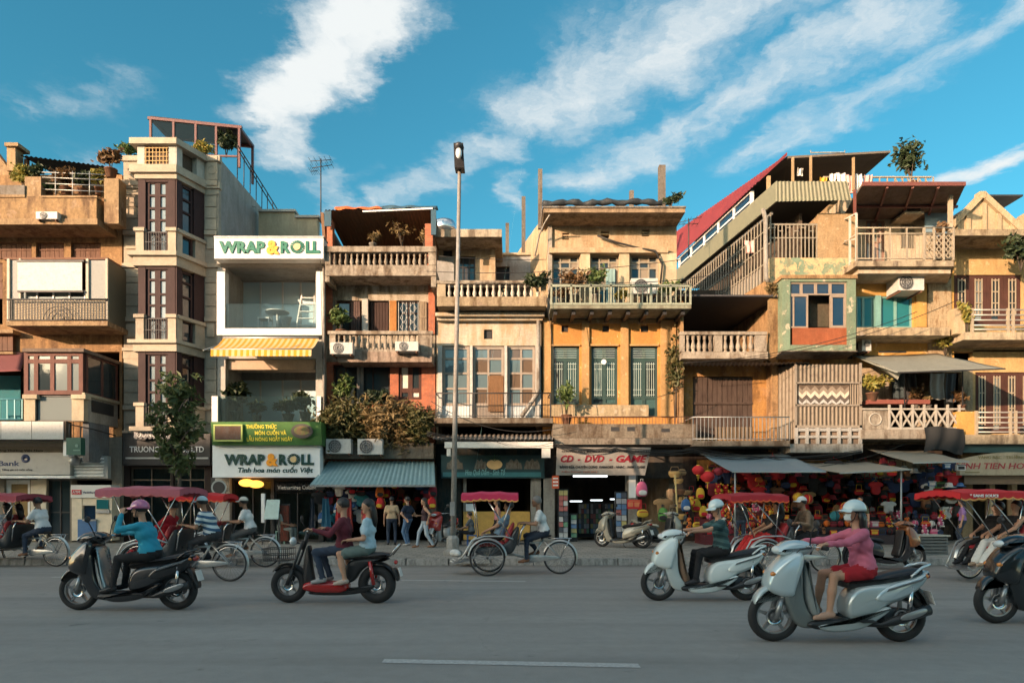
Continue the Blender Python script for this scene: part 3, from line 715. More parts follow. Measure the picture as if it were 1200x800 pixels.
# glazed bay
Yb_ = 21.8
bay = slab_px(b1, 'glazed_bay', 26, 98, 408, 412, Yb_-.12, 23.7, plaster('bay_roof', (.30, .22, .17), dirt=.5))
window(bay, 28, 412, 97, 462, Yb_, .0, REDWOOD, [GLC, GL, GLC, GLC], cols=(42, 61, 81), rows=(423,), fw=.13, mw=.13)
block(bay, 'bay_sill', [(26, 462, 43, 467), (83, 462, 100, 467)], Yb_-.08, .3, CREAM)
block(bay, 'bay_pier', [(28, 467.3, 41, 493), (84, 467.3, 98, 493)], Yb_, .22, CREAM)
window(bay, 41, 463, 84, 493, Yb_, .06, IRON, GLC, cols=1, fw=.03, name='low_window')
xb_ = X(98, Yb_)
def side_window(parent, x, y0, y1, z0, z1, fm, gm, cols=1, fw=.07, name='side_window', out=1, t=.07):
 m = MB().box(x-t, y0, z0, x, y0+fw, z1).box(x-t, y1-fw, z0, x, y1, z1).box(x-t, y0+fw, z0, x, y1-fw, z0+fw).box(x-t, y0+fw, z1-fw, x, y1-fw, z1)
 for k in range(1, cols):
  q = y0+(y1-y0)*k/cols; m.box(x-t+.004, q-fw/2, z0+fw, x-.004, q+fw/2, z1-fw)
 f = m.build(name, fm, parent)
 for k in range(cols):
  a, b = y0+(y1-y0)*k/cols+fw*.6, y0+(y1-y0)*(k+1)/cols-fw*.6
  MB().box(x-t*.6, a, z0+fw, x-t*.4, b, z1-fw).build('pane', gm, f)
 return f
zt, zm, zb_ = Z(412, Yb_), Z(462, Yb_), Z(493, Yb_)
side_window(bay, xb_, Yb_+.14, 23.69, zm, zt, REDWOOD, [GL, GLC][0], cols=2, fw=.1)
MB().box(xb_-.2, Yb_+.23, zb_, xb_, 23.69, zm-.02).build('bay_side_wall', plaster('grey_cream', (.55, .50, .42), dirt=.3), bay)
MB().box(xb_-.01, Yb_+.4, zb_+.35, xb_+.03, 23.4, zm-.12).build('vent_window', IRON, bay)
MB().box(xb_-.02, Yb_-.06, zm-.04, xb_+.07, 23.69, zm+.05).build('string_course', CREAM, bay)
# white fascia panels and the side below
fas = slab_px(b1, 'fascia', -100, 77, 493.2, 515, Yb_-.05, Yb_+.25, DARKIN)
for a, b in ((-100, -62), (-62, 1), (1, 37), (37, 74.5)):
 MB().pb(a+.35, 493.6, b-.35, 514.6, Yb_-.075, .022).build('fascia_panel', paint('panel_white', (.66, .68, .66), .4, var=.05), fas)
slab_px(b1, 'soffit', -100, 98, 515, 517, Yb_+.26, 23.2, GB)
MB().box(xb_-.2, Yb_+.27, Z(540, Yb_), xb_, 23.19, Z(493.3, Yb_)).build('side_wall', plaster('blue_grey_render', (.26, .28, .30), dirt=.4), b1)
# left lower balcony with awning
aw = soft_sheet((X(-80, 22.2), 22.1, Z(436, 22.1)), (X(27, 22.2), 22.1, Z(434, 22.1)), (X(30, 23.6), 23.6, Z(412, 23.6)), (X(-80, 23.6), 23.6, Z(412, 23.6)), .04)
aw.build('balcony_awning', paint('maroon_cloth', (.16, .05, .05), .9), b1)
br = MB().tube((X(-80, 22), 22, Z(467.5, 22)), (X(27, 22), 22, Z(467.5, 22)), .025, 6).tube((X(-80, 22), 22, Z(491, 22)), (X(27, 22), 22, Z(491, 22)), .02, 6).build('balcony_rail', paint('cyan_rail', (.20, .50, .55), .5), b1)
rods(br, -79, 26, 468, 491, 22, 13, .012, MC['cyan_rail'])
block(b1, 'balcony_curtain', [(-20, 440, 24, 492)], 23.4, .03, paint('teal_curtain', (.02, .14, .17), .9))
# bank sign (things on the front)
def signbox(name, label, px0, py0, px1, py1, Y, d, mat, cat='sign'):
 o = MB().pb(px0, py0, px1, py1, Y, d); ob = thing(name, label, cat, (X((px0+px1)/2, Y), Y+d/2, Z(py1, Y)))
 o.build('board', mat, ob); return ob
SILVER = paint('silver_panel', (.38, .38, .36), .35, .2, var=.06); BLK = paint('black_letters', (.015, .015, .018), .5); NAVY = paint('navy_letters', (.02, .04, .12), .4)
REDL = paint('red_letters', (.50, .02, .03), .4)
s = signbox('bank_sign', 'silver bank fascia sign with dark lettering above its doors', -60, 530, 82, 556, 22.55, .25, SILVER)
block(s, 'trim', [(-60, 557, 82, 560)], 22.5, .3, WHITE); block(s, 'upper_panel', [(-60, 522, 82, 529.6)], 22.75, .05, paint('taupe_panel', (.30, .26, .21), .5))
block(s, 'upper_board', [(-60, 516, 74, 521.7)], 22.6, .2, MC['taupe_panel'])
lettering(s, 'VietinBank', X(-32, 22.55), X(23, 22.55), Z(542.5, 22.55), .17, 22.549, NAVY, bold=.01)
lettering(s, 'Nâng giá trị cuộc sống', X(3, 22.55), X(38, 22.55), Z(550, 22.55), .055, 22.549, BLK)
lettering(s, 'Ngân hàng Công Thương Việt Nam', X(-30, 22.74), X(50, 22.74), Z(527.5, 22.74), .075, 22.748, BLK)
ring = MB().lathe([(.14, 0), (.14, -.02), (.05, -.02), (.05, 0)], (X(30, 22.55), 22.549, Z(537, 22.55)), 20, axis='y'); ring.build('emblem', NAVY, s)
MB().prism([(X(30, 22.5)+.055*cos(a*pi/6), Z(538.5, 22.5)+.05*sin(a*pi/6)) for a in range(7)], 22.51, 22.53).build('emblem_core', SILVER, s)
gs = thing('hanging_sign', 'dark green box sign hanging from a bracket beside the bank', 'sign', (X(88, 21.3), 21.3, Z(533, 21.3)))
GRN = paint('deep_green', (.01, .085, .06), .4)
MB().box(X(80, 21.3), 21.2, Z(533, 21.3), X(97, 21.3), 21.42, Z(513, 21.3)).build('board', GRN, gs)
MB().path([(X(81, 21.3), 21.31, Z(513, 21.3)), (X(81, 21.3), 21.31, Z(497, 21.3)), (X(110, 22), 22.0, Z(503, 22)), (X(135, 23.2), 23.2, Z(510, 23.2))], .02, 6).tube((X(94, 21.3), 21.31, Z(513, 21.3)), (X(94, 21.4), 21.45, Z(500, 21.3)), .015, 6).build('bracket', IRON, gs)
MB().lathe([(.05, -.01), (.05, .01)], (X(90, 21.2), 21.199, Z(522, 21.2)), 12, axis='y').build('emblem', paint('pale_green_print', (.10, .22, .18), .5), gs); MB().box(X(86, 21.2), 21.19, Z(528, 21.2), X(94, 21.2), 21.199, Z(526.6, 21.2)).build('print_bar', MC['pale_green_print'], gs)
ws = signbox('light_box', 'small blank white light box beside the hanging green sign', 74, 515, 80, 534, 21.9, .3, WHITE)
lv = thing('ventilation_louvre', 'silver slatted louvre above the cash machines', 'louvre', (X(104, 22.7), 22.8, Z(559, 22.7)))
MB().pb(83, 534, 126, 560, 22.75, .2).build('casing', SILVER, lv)
for k in range(6): MB().obox((X(104, 22.7), 22.72, Z(537.3+k*3.9, 22.7)), (X(121, 22.7)-X(104, 22.7), 0, 0), (0, .035, .02), (0, -.012, .02)).build('slat', WHITE, lv)
ll = MB().ell((X(87.5, 22.5), 22.5, Z(540, 22.5)), (.17, .2, .17), 12, 8).tube((X(87.5, 22.5), 22.5, Z(540, 22.5)), (X(87.5, 22.5), 22.75, Z(536, 22.5)), .03, 6).build('flood_lamp', STEEL)
tag(ll, 'round grey flood lamp at the left end of the louvre', 'lamp')
# cash machines
at = thing('cash_machine', 'pale cash machine kiosk with a blue lower panel on the pavement', 'cash machine', (X(106, 22.6), 22.8, .15))
ATMW = paint('atm_white', (.62, .60, .55), .4, var=.05)
MB().pb(83, 568, 130, 583, 22.45, .5).build('header', ATMW, at)
m_ = MB().pb(84, 583.2, 96, 633, 22.5, .45).pb(112, 583.2, 131, 633, 22.5, .45).pb(96.1, 583.2, 111.9, 592, 22.52, .4).build('body', paint('atm_cream', (.66, .55, .40), .5), at)
MB().pb(96.1, 592, 111.9, 608, 22.62, .1).build('screen', GLBLUE, at); MB().pb(91, 608.2, 112.5, 632.5, 22.46, .3).build('blue_panel', paint('atm_blue', (.05, .14, .30), .4), at)
MB().pb(112.2, 597, 128, 601, 22.44, .05).pb(96.3, 608.3, 112, 610, 22.4, .15).build('shelf', STEEL, at); MB().pb(113, 585, 127, 596, 22.47, .02).build('side_screen', GLTEAL, at)
MB().pb(84, 573.5, 95, 579, 22.43, .03).build('logo_plate', REDL, at)
lettering(at, 'ATM', X(85, 22.43), X(94, 22.43), Z(576.2, 22.43), .08, 22.429, WHITE); lettering(at, 'VietinBank', X(97, 22.44), X(112, 22.44), Z(576.5, 22.44), .07, 22.449, NAVY)

# ================================================================ B2: cream tower house with dark red window bays
b2 = thing('cream_tower_house', 'slender cream house with dark red bay windows and roof conservatory', 'house', (-11.5, 23.7, .15))
CRM = plaster('tower_cream', (.66, .56, .42), dirt=.16, dcol=(.30, .25, .18), bump=.1, rough=.8); CRMD = plaster('tower_cream_recess', (.58, .50, .39), dirt=.2, dcol=(.28, .22, .15), bump=.1)
MAR = woodmat('dark_red_panel', (.085, .042, .042), dirt=.35); CUR = glassmat('curtain_glass_blue', (.17, .22, .24), rough=.12)
Yt, Yb2 = 23.7, 22.6
xl, xrr = X(145, Yt), X(256, Yt); xa, xb = X(160, Yb2), X(207, Yb2); xc = X(239.5, Yt)
zt2 = Z(184, Yt)
wall_m(b2, 'wall', xl, Z(512, Yt), xa+.02, Z(190, Yt), Yt, CRMD); wall_m(b2, 'wall', xc-.02, Z(508, Yt), xrr, zt2, Yt, CRMD)
shell(b2, xl, xrr, zt2, Yt+.223, 34, plaster('grey_side_wall', (.50, .49, .47), dirt=.25), floors=(4.3, 7.4, 10.5))
MB().box(xrr-.16, Yt+.003, .15, xrr-.003, Yt+.222, zt2-.003).build('wall_return', CRMD, b2)
def bayband(parent, name, zb0, zb1, off, mat):
 """band that wraps the bay: front, slanted side, and flat wall strips"""
 o = off
 P = [(xl-.0, Yt-o*.6), (xa-o, Yt-o*.6), (xa-o, Yb2-o), (xb+o*.4, Yb2-o), (xc+o*.8, Yt-o*.6), (xrr+o*.5, Yt-o*.6), (xrr+o*.5, Yt+.1), (xl-.0, Yt+.1)]
 return MB().prism(P, zb0, zb1, axis='z').build(name, mat, parent)
zz = lambda py: Z(py, Yb2)
for a, b, off in ((164, 171, .16), (195, 204, .16), (204.2, 210, .05), (296, 301, .20), (301.2, 312, .08), (399, 403, .20), (403.2, 412, .08), (500, 505, .16)):
 bayband(b2, 'cornice', zz(b), zz(a), off, CRM)
def bay_piece(parent, name, t0, t1, zb0, zb1, thick, mat, front=True):
 """piece of the bay face between fractions t0..t1 of the front (or of the slanted side)"""
 p, q = (Vector((xa, Yb2, 0)), Vector((xb, Yb2, 0))) if front else (Vector((xb, Yb2, 0)), Vector((xc, Yt, 0)))
 d = q-p; n = Vector((d.y, -d.x, 0)).normalized(); a, b = p+d*t0, p+d*t1
 return MB().hexa([(*(a-n*.22).xy, zb0), (*(b-n*.22).xy, zb0), (*(b+n*thick).xy, zb0), (*(a+n*thick).xy, zb0), (*(a-n*.22).xy, zb1), (*(b-n*.22).xy, zb1), (*(b+n*thick).xy, zb1), (*(a+n*thick).xy, zb1)]).build(name, mat, parent)
def bay_window(parent, t0, t1, za, zb0, front, rows, cols=2):
 p, q = (Vector((xa, Yb2, 0)), Vector((xb, Yb2, 0))) if front else (Vector((xb, Yb2, 0)), Vector((xc, Yt, 0)))
 d = q-p; L = d.length; u = d/L; n = Vector((u.y, -u.x, 0))
 P = lambda s_, o_, z_: (p.x+u.x*s_+n.x*o_, p.y+u.y*s_+n.y*o_, z_)
 a, b = t0*L, t1*L
 def bx_(m, s0, s1, o0, o1, z0, z1): m.hexa([P(s0,o0,z0),P(s1,o0,z0),P(s1,o1,z0),P(s0,o1,z0),P(s0,o0,z1),P(s1,o0,z1),P(s1,o1,z1),P(s0,o1,z1)])
 m = MB(); bx_(m, a, a+.08, -.16, -.06, zb0, za); bx_(m, b-.08, b, -.16, -.06, zb0, za)
 zs = [zb0]+sorted(rows)+[za]
 for z in zs: bx_(m, a+.08, b-.08, -.158, -.062, z-.035, z+.035)
 for k in range(1, cols): c_ = a+(b-a)*k/cols; bx_(m, c_-.09, c_+.09, -.156, -.064, zb0, za)
 f = m.build('window', MAR, parent)
 for k in range(cols):
  s0, s1 = a+(b-a)*k/cols+.09, a+(b-a)*(k+1)/cols-.09
  for z0, z1 in zip(zs, zs[1:]):
   g = MB(); bx_(g, s0, s1, -.12, -.11, z0+.036, z1-.036); g.build('pane', CUR if front else GL, f)
 return f
floors2 = [(210, 296, 272, 228, (243, 257)), (312, 399, 373, 327, (344, 357)), (412, 500, 476, 427, (445, 459))]
for top, bot, sill, tran, mids in floors2:
 fl = bay_piece(b2, 'bay_storey', .04, .22, zz(sill), zz(top), .0, MAR)
 for t0, t1, fr in ((.78, .96, 1), (.0, .18, 0), (.62, 1.0, 0)): bay_piece(b2, 'bay_panel', t0, t1, zz(sill), zz(top), .0, MAR, bool(fr))
 bay_piece(b2, 'bay_lintel', .221, .779, zz(top+3), zz(top), -.01, MAR)
 bay_window(b2, .24, .76, zz(top+3), zz(bot), True, [zz(tran), zz(mids[0]), zz(mids[1]), zz(sill)])
 bay_window(b2, .19, .61, zz(top+3), zz(bot), False, [zz(tran), zz(mids[0]), zz(sill)], 1)
 bay_piece(b2, 'bay_pier', .0, .2, zz(bot), zz(sill), .06, CRM); bay_piece(b2, 'bay_pier', .8, 1.0, zz(bot), zz(sill), .06, CRM)
 bay_piece(b2, 'bay_pier', .0, .18, zz(bot), zz(sill), .03, CRM, False); bay_piece(b2, 'bay_pier', .64, 1.0, zz(bot), zz(sill), .03, CRM, False)
 for t0, t1 in ((-.03, .235), (.765, 1.03)): bay_piece(b2, 'bay_sill', t0, t1, zz(sill)-.0, zz(sill-4), .13, CRM)
 bay_piece(b2, 'bay_sill', .0, 1.0, zz(sill), zz(sill-4), .10, CRM, False)
 rg = MB(); zc0, zc1 = zz(bot-2), zz(sill)
 for k in range(9):
  xx = xa+(xb-xa)*(.25+.5*k/8); rg.box(xx-.008, Yb2-.03, zc0, xx+.008, Yb2-.014, zc1)
 rg.box(xa+(xb-xa)*.22, Yb2-.035, zc1-.03, xa+(xb-xa)*.78, Yb2-.01, zc1).box(xa+(xb-xa)*.22, Yb2-.035, zc0+.28, xa+(xb-xa)*.78, Yb2-.01, zc0+.3)
 rg.torus(((xa+xb)/2, Yb2-.022, (zc0+zc1)/2), .16, .012, 16, 5); rg.build('juliet_rail', IRON, b2)
 # side strips: raised blocks and grooves
 for s0, s1 in ((xl+.03, xa-.03), (xc+.05, xrr-.06)):
  n_ = 4
  for k in range(n_):
   za_, zb__ = Z(top+6, Yt)-(Z(top+6, Yt)-Z(bot-26, Yt))*k/n_, Z(top+6, Yt)-(Z(top+6, Yt)-Z(bot-26, Yt))*(k+1)/n_
   MB().box(s0, Yt-.035, zb__+.018, s1, Yt-.001, za_-.018).build('wall_block', CRM, b2)
  MB().box(s0-.02, Yt-.09, Z(sill+4, Yt), s1+.02, Yt-.002, Z(sill-1, Yt)).build('string_course', CRM, b2)
  MB().box(s0+.06, Yt-.05, Z(bot-4, Yt), s1-.06, Yt-.003, Z(sill+7, Yt)).build('raised_panel', CRM, b2)
# crown of the bay: piers and grilles
for t0, t1, fr in ((.02, .2, 1), (.80, .98, 1), (.0, .2, 0), (.72, 1.0, 0)): bay_piece(b2, 'crown_pier', t0, t1, zz(195), zz(171), .0, plaster('tower_white', (.74, .72, .64), dirt=.15), bool(fr))
bay_piece(b2, 'crown_back', .2, .8, zz(195), zz(171), -.2, DARKIN); bay_piece(b2, 'crown_back', .2, .72, zz(195), zz(171), -.2, DARKIN, False)
gr = MB(); GOLD = paint('dull_gold_grille', (.30, .19, .07), .5, .3)
for k in range(7): xx = xa+(xb-xa)*(.24+.52*k/6); gr.box(xx-.012, Yb2-.03, zz(194), xx+.012, Yb2-.01, zz(173))
for k in range(5): q = zz(174)+(zz(194)-zz(174))*k/4; gr.box(xa+(xb-xa)*.21, Yb2-.034, q-.012, xa+(xb-xa)*.79, Yb2-.008, q+.012)
gr.build('crown_grille', GOLD, b2)
for s0, s1 in ((xl+.02, xa-.1), (xc+.1, xrr-.02)):
 MB().box(s0, Yt-.05, Z(211, Yt), s1, Yt-.002, Z(190, Yt)).build('parapet_panel', CRM, b2); MB().box(s0-.03, Yt-.12, Z(190, Yt), s1+.03, Yt+.25, Z(185, Yt)).build('coping', CRM, b2)
 MB().box(s0-.03, Yt-.14, Z(219, Yt), s1+.03, Yt-.002, Z(213, Yt)).build('string_course', CRM, b2)
 MB().torus(((s0+s1)/2, Yt-.05, Z(200, Yt)), .14, .016, 18, 6).build('moulding', CRM, b2)
# glass room on the roof
gr_ = MB(); YG = 25.6; FRM = paint('maroon_frame', (.10, .035, .035), .45)
zt_l, zt_r, zb3 = Z(139, YG), Z(150, YG), Z(196, YG)
gx = [X(p, YG) for p in (176, 203, 229, 253, 280)]
ztop = lambda x: zt_l+(zt_r-zt_l)*(x-gx[0])/(gx[-1]-gx[0])
for x in gx: gr_.box(x-.04, YG, zb3, x+.04, YG+.08, ztop(x))
gr_.bar((gx[0]-.1, YG+.04, zt_l+.03), (gx[-1]+.1, YG+.04, zt_r+.03), .10, .10).bar((gx[0], YG+.04, zb3+.5), (gx[-1], YG+.04, zb3+.42), .06)
for x in (gx[0], gx[-1]): gr_.bar((x, YG+.04, ztop(x)+.03), (x, 27, ztop(x)+.03), .10, .10); gr_.box(x-.04, 26.9, zb3, x+.04, 27, ztop(x))
gr_.bar((gx[0], 27, zt_l+.03), (gx[-1], 27, zt_r+.03), .1)
cons = gr_.build('roof_conservatory', FRM, b2)
for a, b in zip(gx[:-1], gx[1:-1]+[None]):
 if b is None: continue
 MB().hexa([(a+.045, YG+.03, zb3), (b-.045, YG+.03, zb3), (b-.045, YG+.045, zb3), (a+.045, YG+.045, zb3), (a+.045, YG+.03, ztop(a)-.03), (b-.045, YG+.03, ztop(b)-.03), (b-.045, YG+.045, ztop(b)-.03), (a+.045, YG+.045, ztop(a)-.03)]).build('pane', GLT, cons)
MB().add([(gx[0], YG, zt_l+.09), (gx[-1], YG, zt_r+.09), (gx[-1], 27, zt_r+.09), (gx[0], 27, zt_l+.09), (gx[0], YG, zt_l+.1), (gx[-1], YG, zt_r+.1), (gx[-1], 27, zt_r+.1), (gx[0], 27, zt_l+.1)], [(0,1,2,3),(7,6,5,4),(0,4,5,1),(1,5,6,2),(2,6,7,3),(3,7,4,0)]).build('roof_sheet', IRON, cons)
st = MB()
for o_ in (.0, .22):
 st.path([(xrr+.02+o_*.2, 25.3, zt2+1.25-o_), (xrr+.02, 28.3, zt2+.9-o_), (xrr, 30, zt2+.7-o_)], .025, 6)
for k in range(7): y_ = 25.3+k*.62; st.tube((xrr+.01, y_, zt2), (xrr+.02, y_, zt2+1.2-k*.06), .018, 6)
st.build('roof_rail', IRON, b2)
# ground floor
SHOPB = woodmat('dark_brown_front', (.05, .028, .022), dirt=.3)
wall(b2, 'shopfront', 143, 507, 247, None, 23.3, SHOPB, [(152, 547, 200, None), (203, 547, 240, None)], t=.3)
window(b2, 152, 547, 200, 634, 23.3, .1, paint('bronze_frame', (.10, .075, .055), .4, .4), GLT, cols=2, rows=(562,), fw=.06); window(b2, 203, 547, 240, 634, 23.3, .1, MC['bronze_frame'], GLT, cols=2, rows=(562,), fw=.06, name='door')
s = signbox('watch_shop_sign', 'black shop fascia with silver letters under the cream tower', 144, 508, 246, 545, 23.05, .2, paint('black_board', (.02, .018, .018), .35))
SLV = paint('silver_letters', (.55, .56, .57), .35, .3)
lettering(s, 'TRUONG HAI CO., LTD', X(152, 23.05), X(239, 23.05), Z(526, 23.05), .20, 23.049, SLV, bold=.012)
block(s, 'trim', [(147, 535.5, 244, 537.5)], 23.02, .03, STEEL)
s = signbox('scalloped_sign', 'small grey scalloped sign with outlined letters above the black fascia', 157, 503, 200, 512, 22.75, .12, paint('grey_board', (.22, .22, .23), .5))
lettering(s, 'ĐỒNG HỒ', X(160, 22.75), X(197, 22.75), Z(508.5, 22.75), .19, 22.749, paint('white_letters', (.75, .75, .74), .4), bold=.015)
MB().prism([(X(157+43*k/40, 22.8), Z(512+2.4*abs(sin(pi*k/5)), 22.8)) for k in range(41)]+[(X(200, 22.8), Z(511, 22.8)), (X(157, 22.8), Z(511, 22.8))], 22.78, 22.83).build('scallop', MC['grey_board'], s)
# ================================================================ B3: restaurant house with two glazed loggias
b3 = thing('restaurant_house', 'white fronted restaurant house with two glazed loggias and striped awning', 'house', (-8.6, 24, .15))
WPL = plaster('white_render', (.70, .68, .62), dirt=.25, dcol=(.25, .22, .18), bump=.1); WFR = paint('white_frame', (.62, .63, .62), .4, dirt=.1)
xa3, xb3 = X(252, 23.6), X(379, 23.6)
wall(b3, 'wall', 255, 300, 379, 560, 23.6, WPL, [(264, 309, 370, 385), (264, 420, 370, 494)], t=.25)
shell(b3, xrr+.01, xb3, Z(303, 23.6), 23.86, 33, plaster('loggia_wall', (.58, .56, .50), dirt=.2), floors=(Z(384, 24), Z(494, 24), Z(309, 24)))
block(b3, 'rear_wall', [(303, 247, 345, 300), (345.1, 254, 372, 300)], 27.0, .3, plaster('beige_rear', (.70, .58, .37), dirt=.2)); block(b3, 'rear_coping', [(302, 245, 346, 247.6), (345.5, 252, 374, 254.6)], 26.9, .5, WPL)
GLB = glassmat('sky_reflection_glass', (.60, .78, .86), mix=.12, rough=.07); GLB2 = glassmat('pale_rail_glass', (.10, .15, .16), mix=.92, rough=.06)  # pale blue base colour stands for sky reflected in the loggia panes
for k, (t_, b_, g0) in enumerate(((309, 385, 328), (420, 494, 443))):
 yb_ = 25.3
 wall(b3, 'loggia_back', 262, t_-12, 372, g0+2, yb_, MC['loggia_wall'], t=.1)
 window(b3, 262, g0, 372, b_+4, yb_+.12, .0, WFR, GLB, cols=(282, 305, 331, 352), rows=(), fw=.07, mw=.06, name='glass_wall')
 MB().box(xrr+.2, 28.6, Z(b_+8, 24), xb3-.17, 28.8, Z(t_, 24)).build('room_wall', paint('room_blue_wall', (.50, .58, .60), .7), b3)
fr = block(b3, 'frame', [(254, 318, 263.5, 384.4), (370.5, 318, 378, 384.4), (254, 384.5, 378, 392.5)], 23.3, .32, WFR)
g = MB().pb(264, 356, 370, 384.3, 23.36, .02).build('glass_balustrade', GLB2, b3)
block(b3, 'frame', [(248, 464, 255, 494), (371, 464, 376, 494)], 23.2, .3, WFR); MB().pb(255.3, 464, 371, 494, 23.3, .02).build('glass_balustrade', GLB2, b3)
block(b3, 'soffit', [(254, 303, 378, 309)], 23.2, .395, plaster('soffit_white', (.60, .57, .50), dirt=.2)); block(b3, 'soffit_panel', [(266, 421, 369, 433)], 23.75, .5, paint('peach_panel', (.66, .48, .33), .7))
# upper sign box
GLET = paint('green_letters', (.015, .14, .085), .35); ORL = paint('orange_letters', (.85, .33, .02), .4); DGRN = paint('dark_green_letters', (.01, .05, .04), .35)
def roll_sign(s, x0, x1, zc, h, Y, gm, tilt=0.0):
 W = x1-x0
 lettering(s, 'WRAP', x0, x0+W*.455, zc, h, Y, gm, ext=.035, bold=.045, tilt=tilt)
 lettering(s, '&', x0+W*.47, x0+W*.60, zc, h*1.15, Y, ORL, ext=.045, bold=.05, tilt=tilt)
 lettering(s, 'R', x0+W*.61, x0+W*.705, zc, h, Y, gm, ext=.035, bold=.045, tilt=tilt)
 cx = x0+W*.775; ct, sn = cos(tilt), sin(tilt)
 q = MB(); cn = Vector((cx, Y-.02*ct, zc))
 for k in range(18):
  a = 2*pi*k/18; b = 2*pi*(k+.72)/18; r0, r1 = h*.34, h*.56
  q.hexa([cn+Vector((r*cos(t)*1.1, dy*ct+r*sin(t)*sn, r*sin(t)*ct)) for dy in (-.012, .018) for r, t in ((r0, a), (r1, a), (r1, b), (r0, b))])
 q.build('plate_emblem', gm, s)
 q = MB().lathe([(h*.30, -.03), (h*.30, .015)], cn, 16, axis='y'); q.build('plate_emblem_core', paint('emblem_cream', (.62, .45, .22), .5), s)
 lettering(s, 'LL', x0+W*.86, x1, zc, h, Y, gm, ext=.035, bold=.045, tilt=tilt)
s = signbox('restaurant_sign', 'upper white sign box with green and orange restaurant lettering', 251, 278, 379, 303, 22.75, .5, WFR)
roll_sign(s, X(257, 22.75), X(375, 22.75), Z(289.5, 22.75), .38, 22.749, GLET)
block(s, 'trim', [(250.5, 276.5, 379.5, 278)], 22.72, .56, STEEL)
# striped awning
aw = thing('striped_awning', 'yellow striped fabric awning under the upper glass loggia', 'awning', (-8.5, 22.5, Z(418, 22.3)))
YEL = paint('awning_yellow', (.52, .25, .012), .85); YEL2 = paint('awning_cream', (.54, .40, .20), .85)
xA0, xA1, xB0, xB1 = X(262, 23.3), X(374, 23.3), X(247, 21.95), X(365, 21.95)
zA, zB, zC = Z(396, 23.3), Z(409, 21.95), Z(418, 21.95); n_ = 34
for j, mt in ((0, YEL), (1, YEL2)):
 m = MB(); v = MB()
 for k in range(j, n_, 2):
  a, b = k/n_, (k+1)/n_
  m.grid(lambda u, w_: (xA0+(xA1-xA0)*(a+(b-a)*u)+(xB0+(xB1-xB0)*(a+(b-a)*u)-xA0-(xA1-xA0)*(a+(b-a)*u))*w_, 23.3+(21.95-23.3)*w_, zA+(zB-zA)*w_-.06*sin(pi*w_)), 1, 5, True)
  p, q = xB0+(xB1-xB0)*a, xB0+(xB1-xB0)*b
  v.add([(p, 21.95, zB), (q, 21.95, zB), (q, 21.93, zC+.03), ((p+q)/2, 21.925, zC), (p, 21.93, zC+.03)], [(0,1,2,3,4)], False)
 m.build('canvas_stripe', mt, aw, label='cream stripes' if j else 'yellow stripes'); v.build('valance', mt, aw)
f_ = MB().tube((xB0, 21.97, zB), (xB1, 21.97, zB), .03, 6).tube((xA0, 23.28, zA), (xA1, 23.28, zA), .05, 6)
for xx in (xA0+.3, xA1-.3): f_.tube((xx, 23.28, zA-.1), (xx-.4, 21.99, zB-.03), .022, 6)
f_.build('frame', STEEL, aw)
# items in the upper loggia
def chair_simple(nm, lab, x, y, z, mat, cat='chair'):
 t = thing(nm, lab, cat, (x, y, z))
 MB().box(x-.21, y-.21, z+.42, x+.21, y+.21, z+.46).build('seat', mat, t)
 MB().box(x-.21, y+.18, z+.52, x+.21, y+.21, z+.9).build('backrest', mat, t)
 for dx in (-.19, .19):
  for dy in (-.19, .19): MB().box(x+dx-.02, y+dy-.02, z, x+dx+.02, y+dy+.02, z+(.9 if dy > 0 else .42)).build('leg', mat, t)
 return t
zl = Z(384, 24)
chair_simple('chair', 'white chair in the upper glass loggia', X(312, 24.6), 24.5, zl, WFR)
tb = thing('table', 'small white table beside the chair in the upper loggia', 'table', (X(325, 24.6), 24.6, zl))
MB().lathe([(.42, .70), (.42, .73)], (X(325, 24.6), 24.6, zl), 16).build('tabletop', WFR, tb); MB().tube((X(325, 24.6), 24.6, zl), (X(325, 24.6), 24.6, zl+.7), .04, 8).build('leg', WFR, tb)
pt_ = MB().lathe([(.10, 0), (.20, .35), (.22, .37)], (X(335, 24), 24.0, zl), 14).build('planter', WFR); tag(pt_, 'white round planter standing by the loggia glass', 'planter')
ld = thing('step_ladder', 'aluminium step ladder leaning in the upper loggia', 'ladder', (X(358, 24.6), 24.6, zl))
for dx in (-.32, .32): MB().bar((X(358, 24.6)+dx, 24.5, zl), (X(358, 24.6)+dx*.7, 24.95, zl+1.5), .05).build('rail', WFR, ld)
for k in range(5): MB().box(X(358, 24.6)-.3+.02*k, 24.53+.08*k, zl+.22+.27*k, X(358, 24.6)+.3-.02*k, 24.6+.08*k, zl+.25+.27*k).build('rung', WFR, ld)
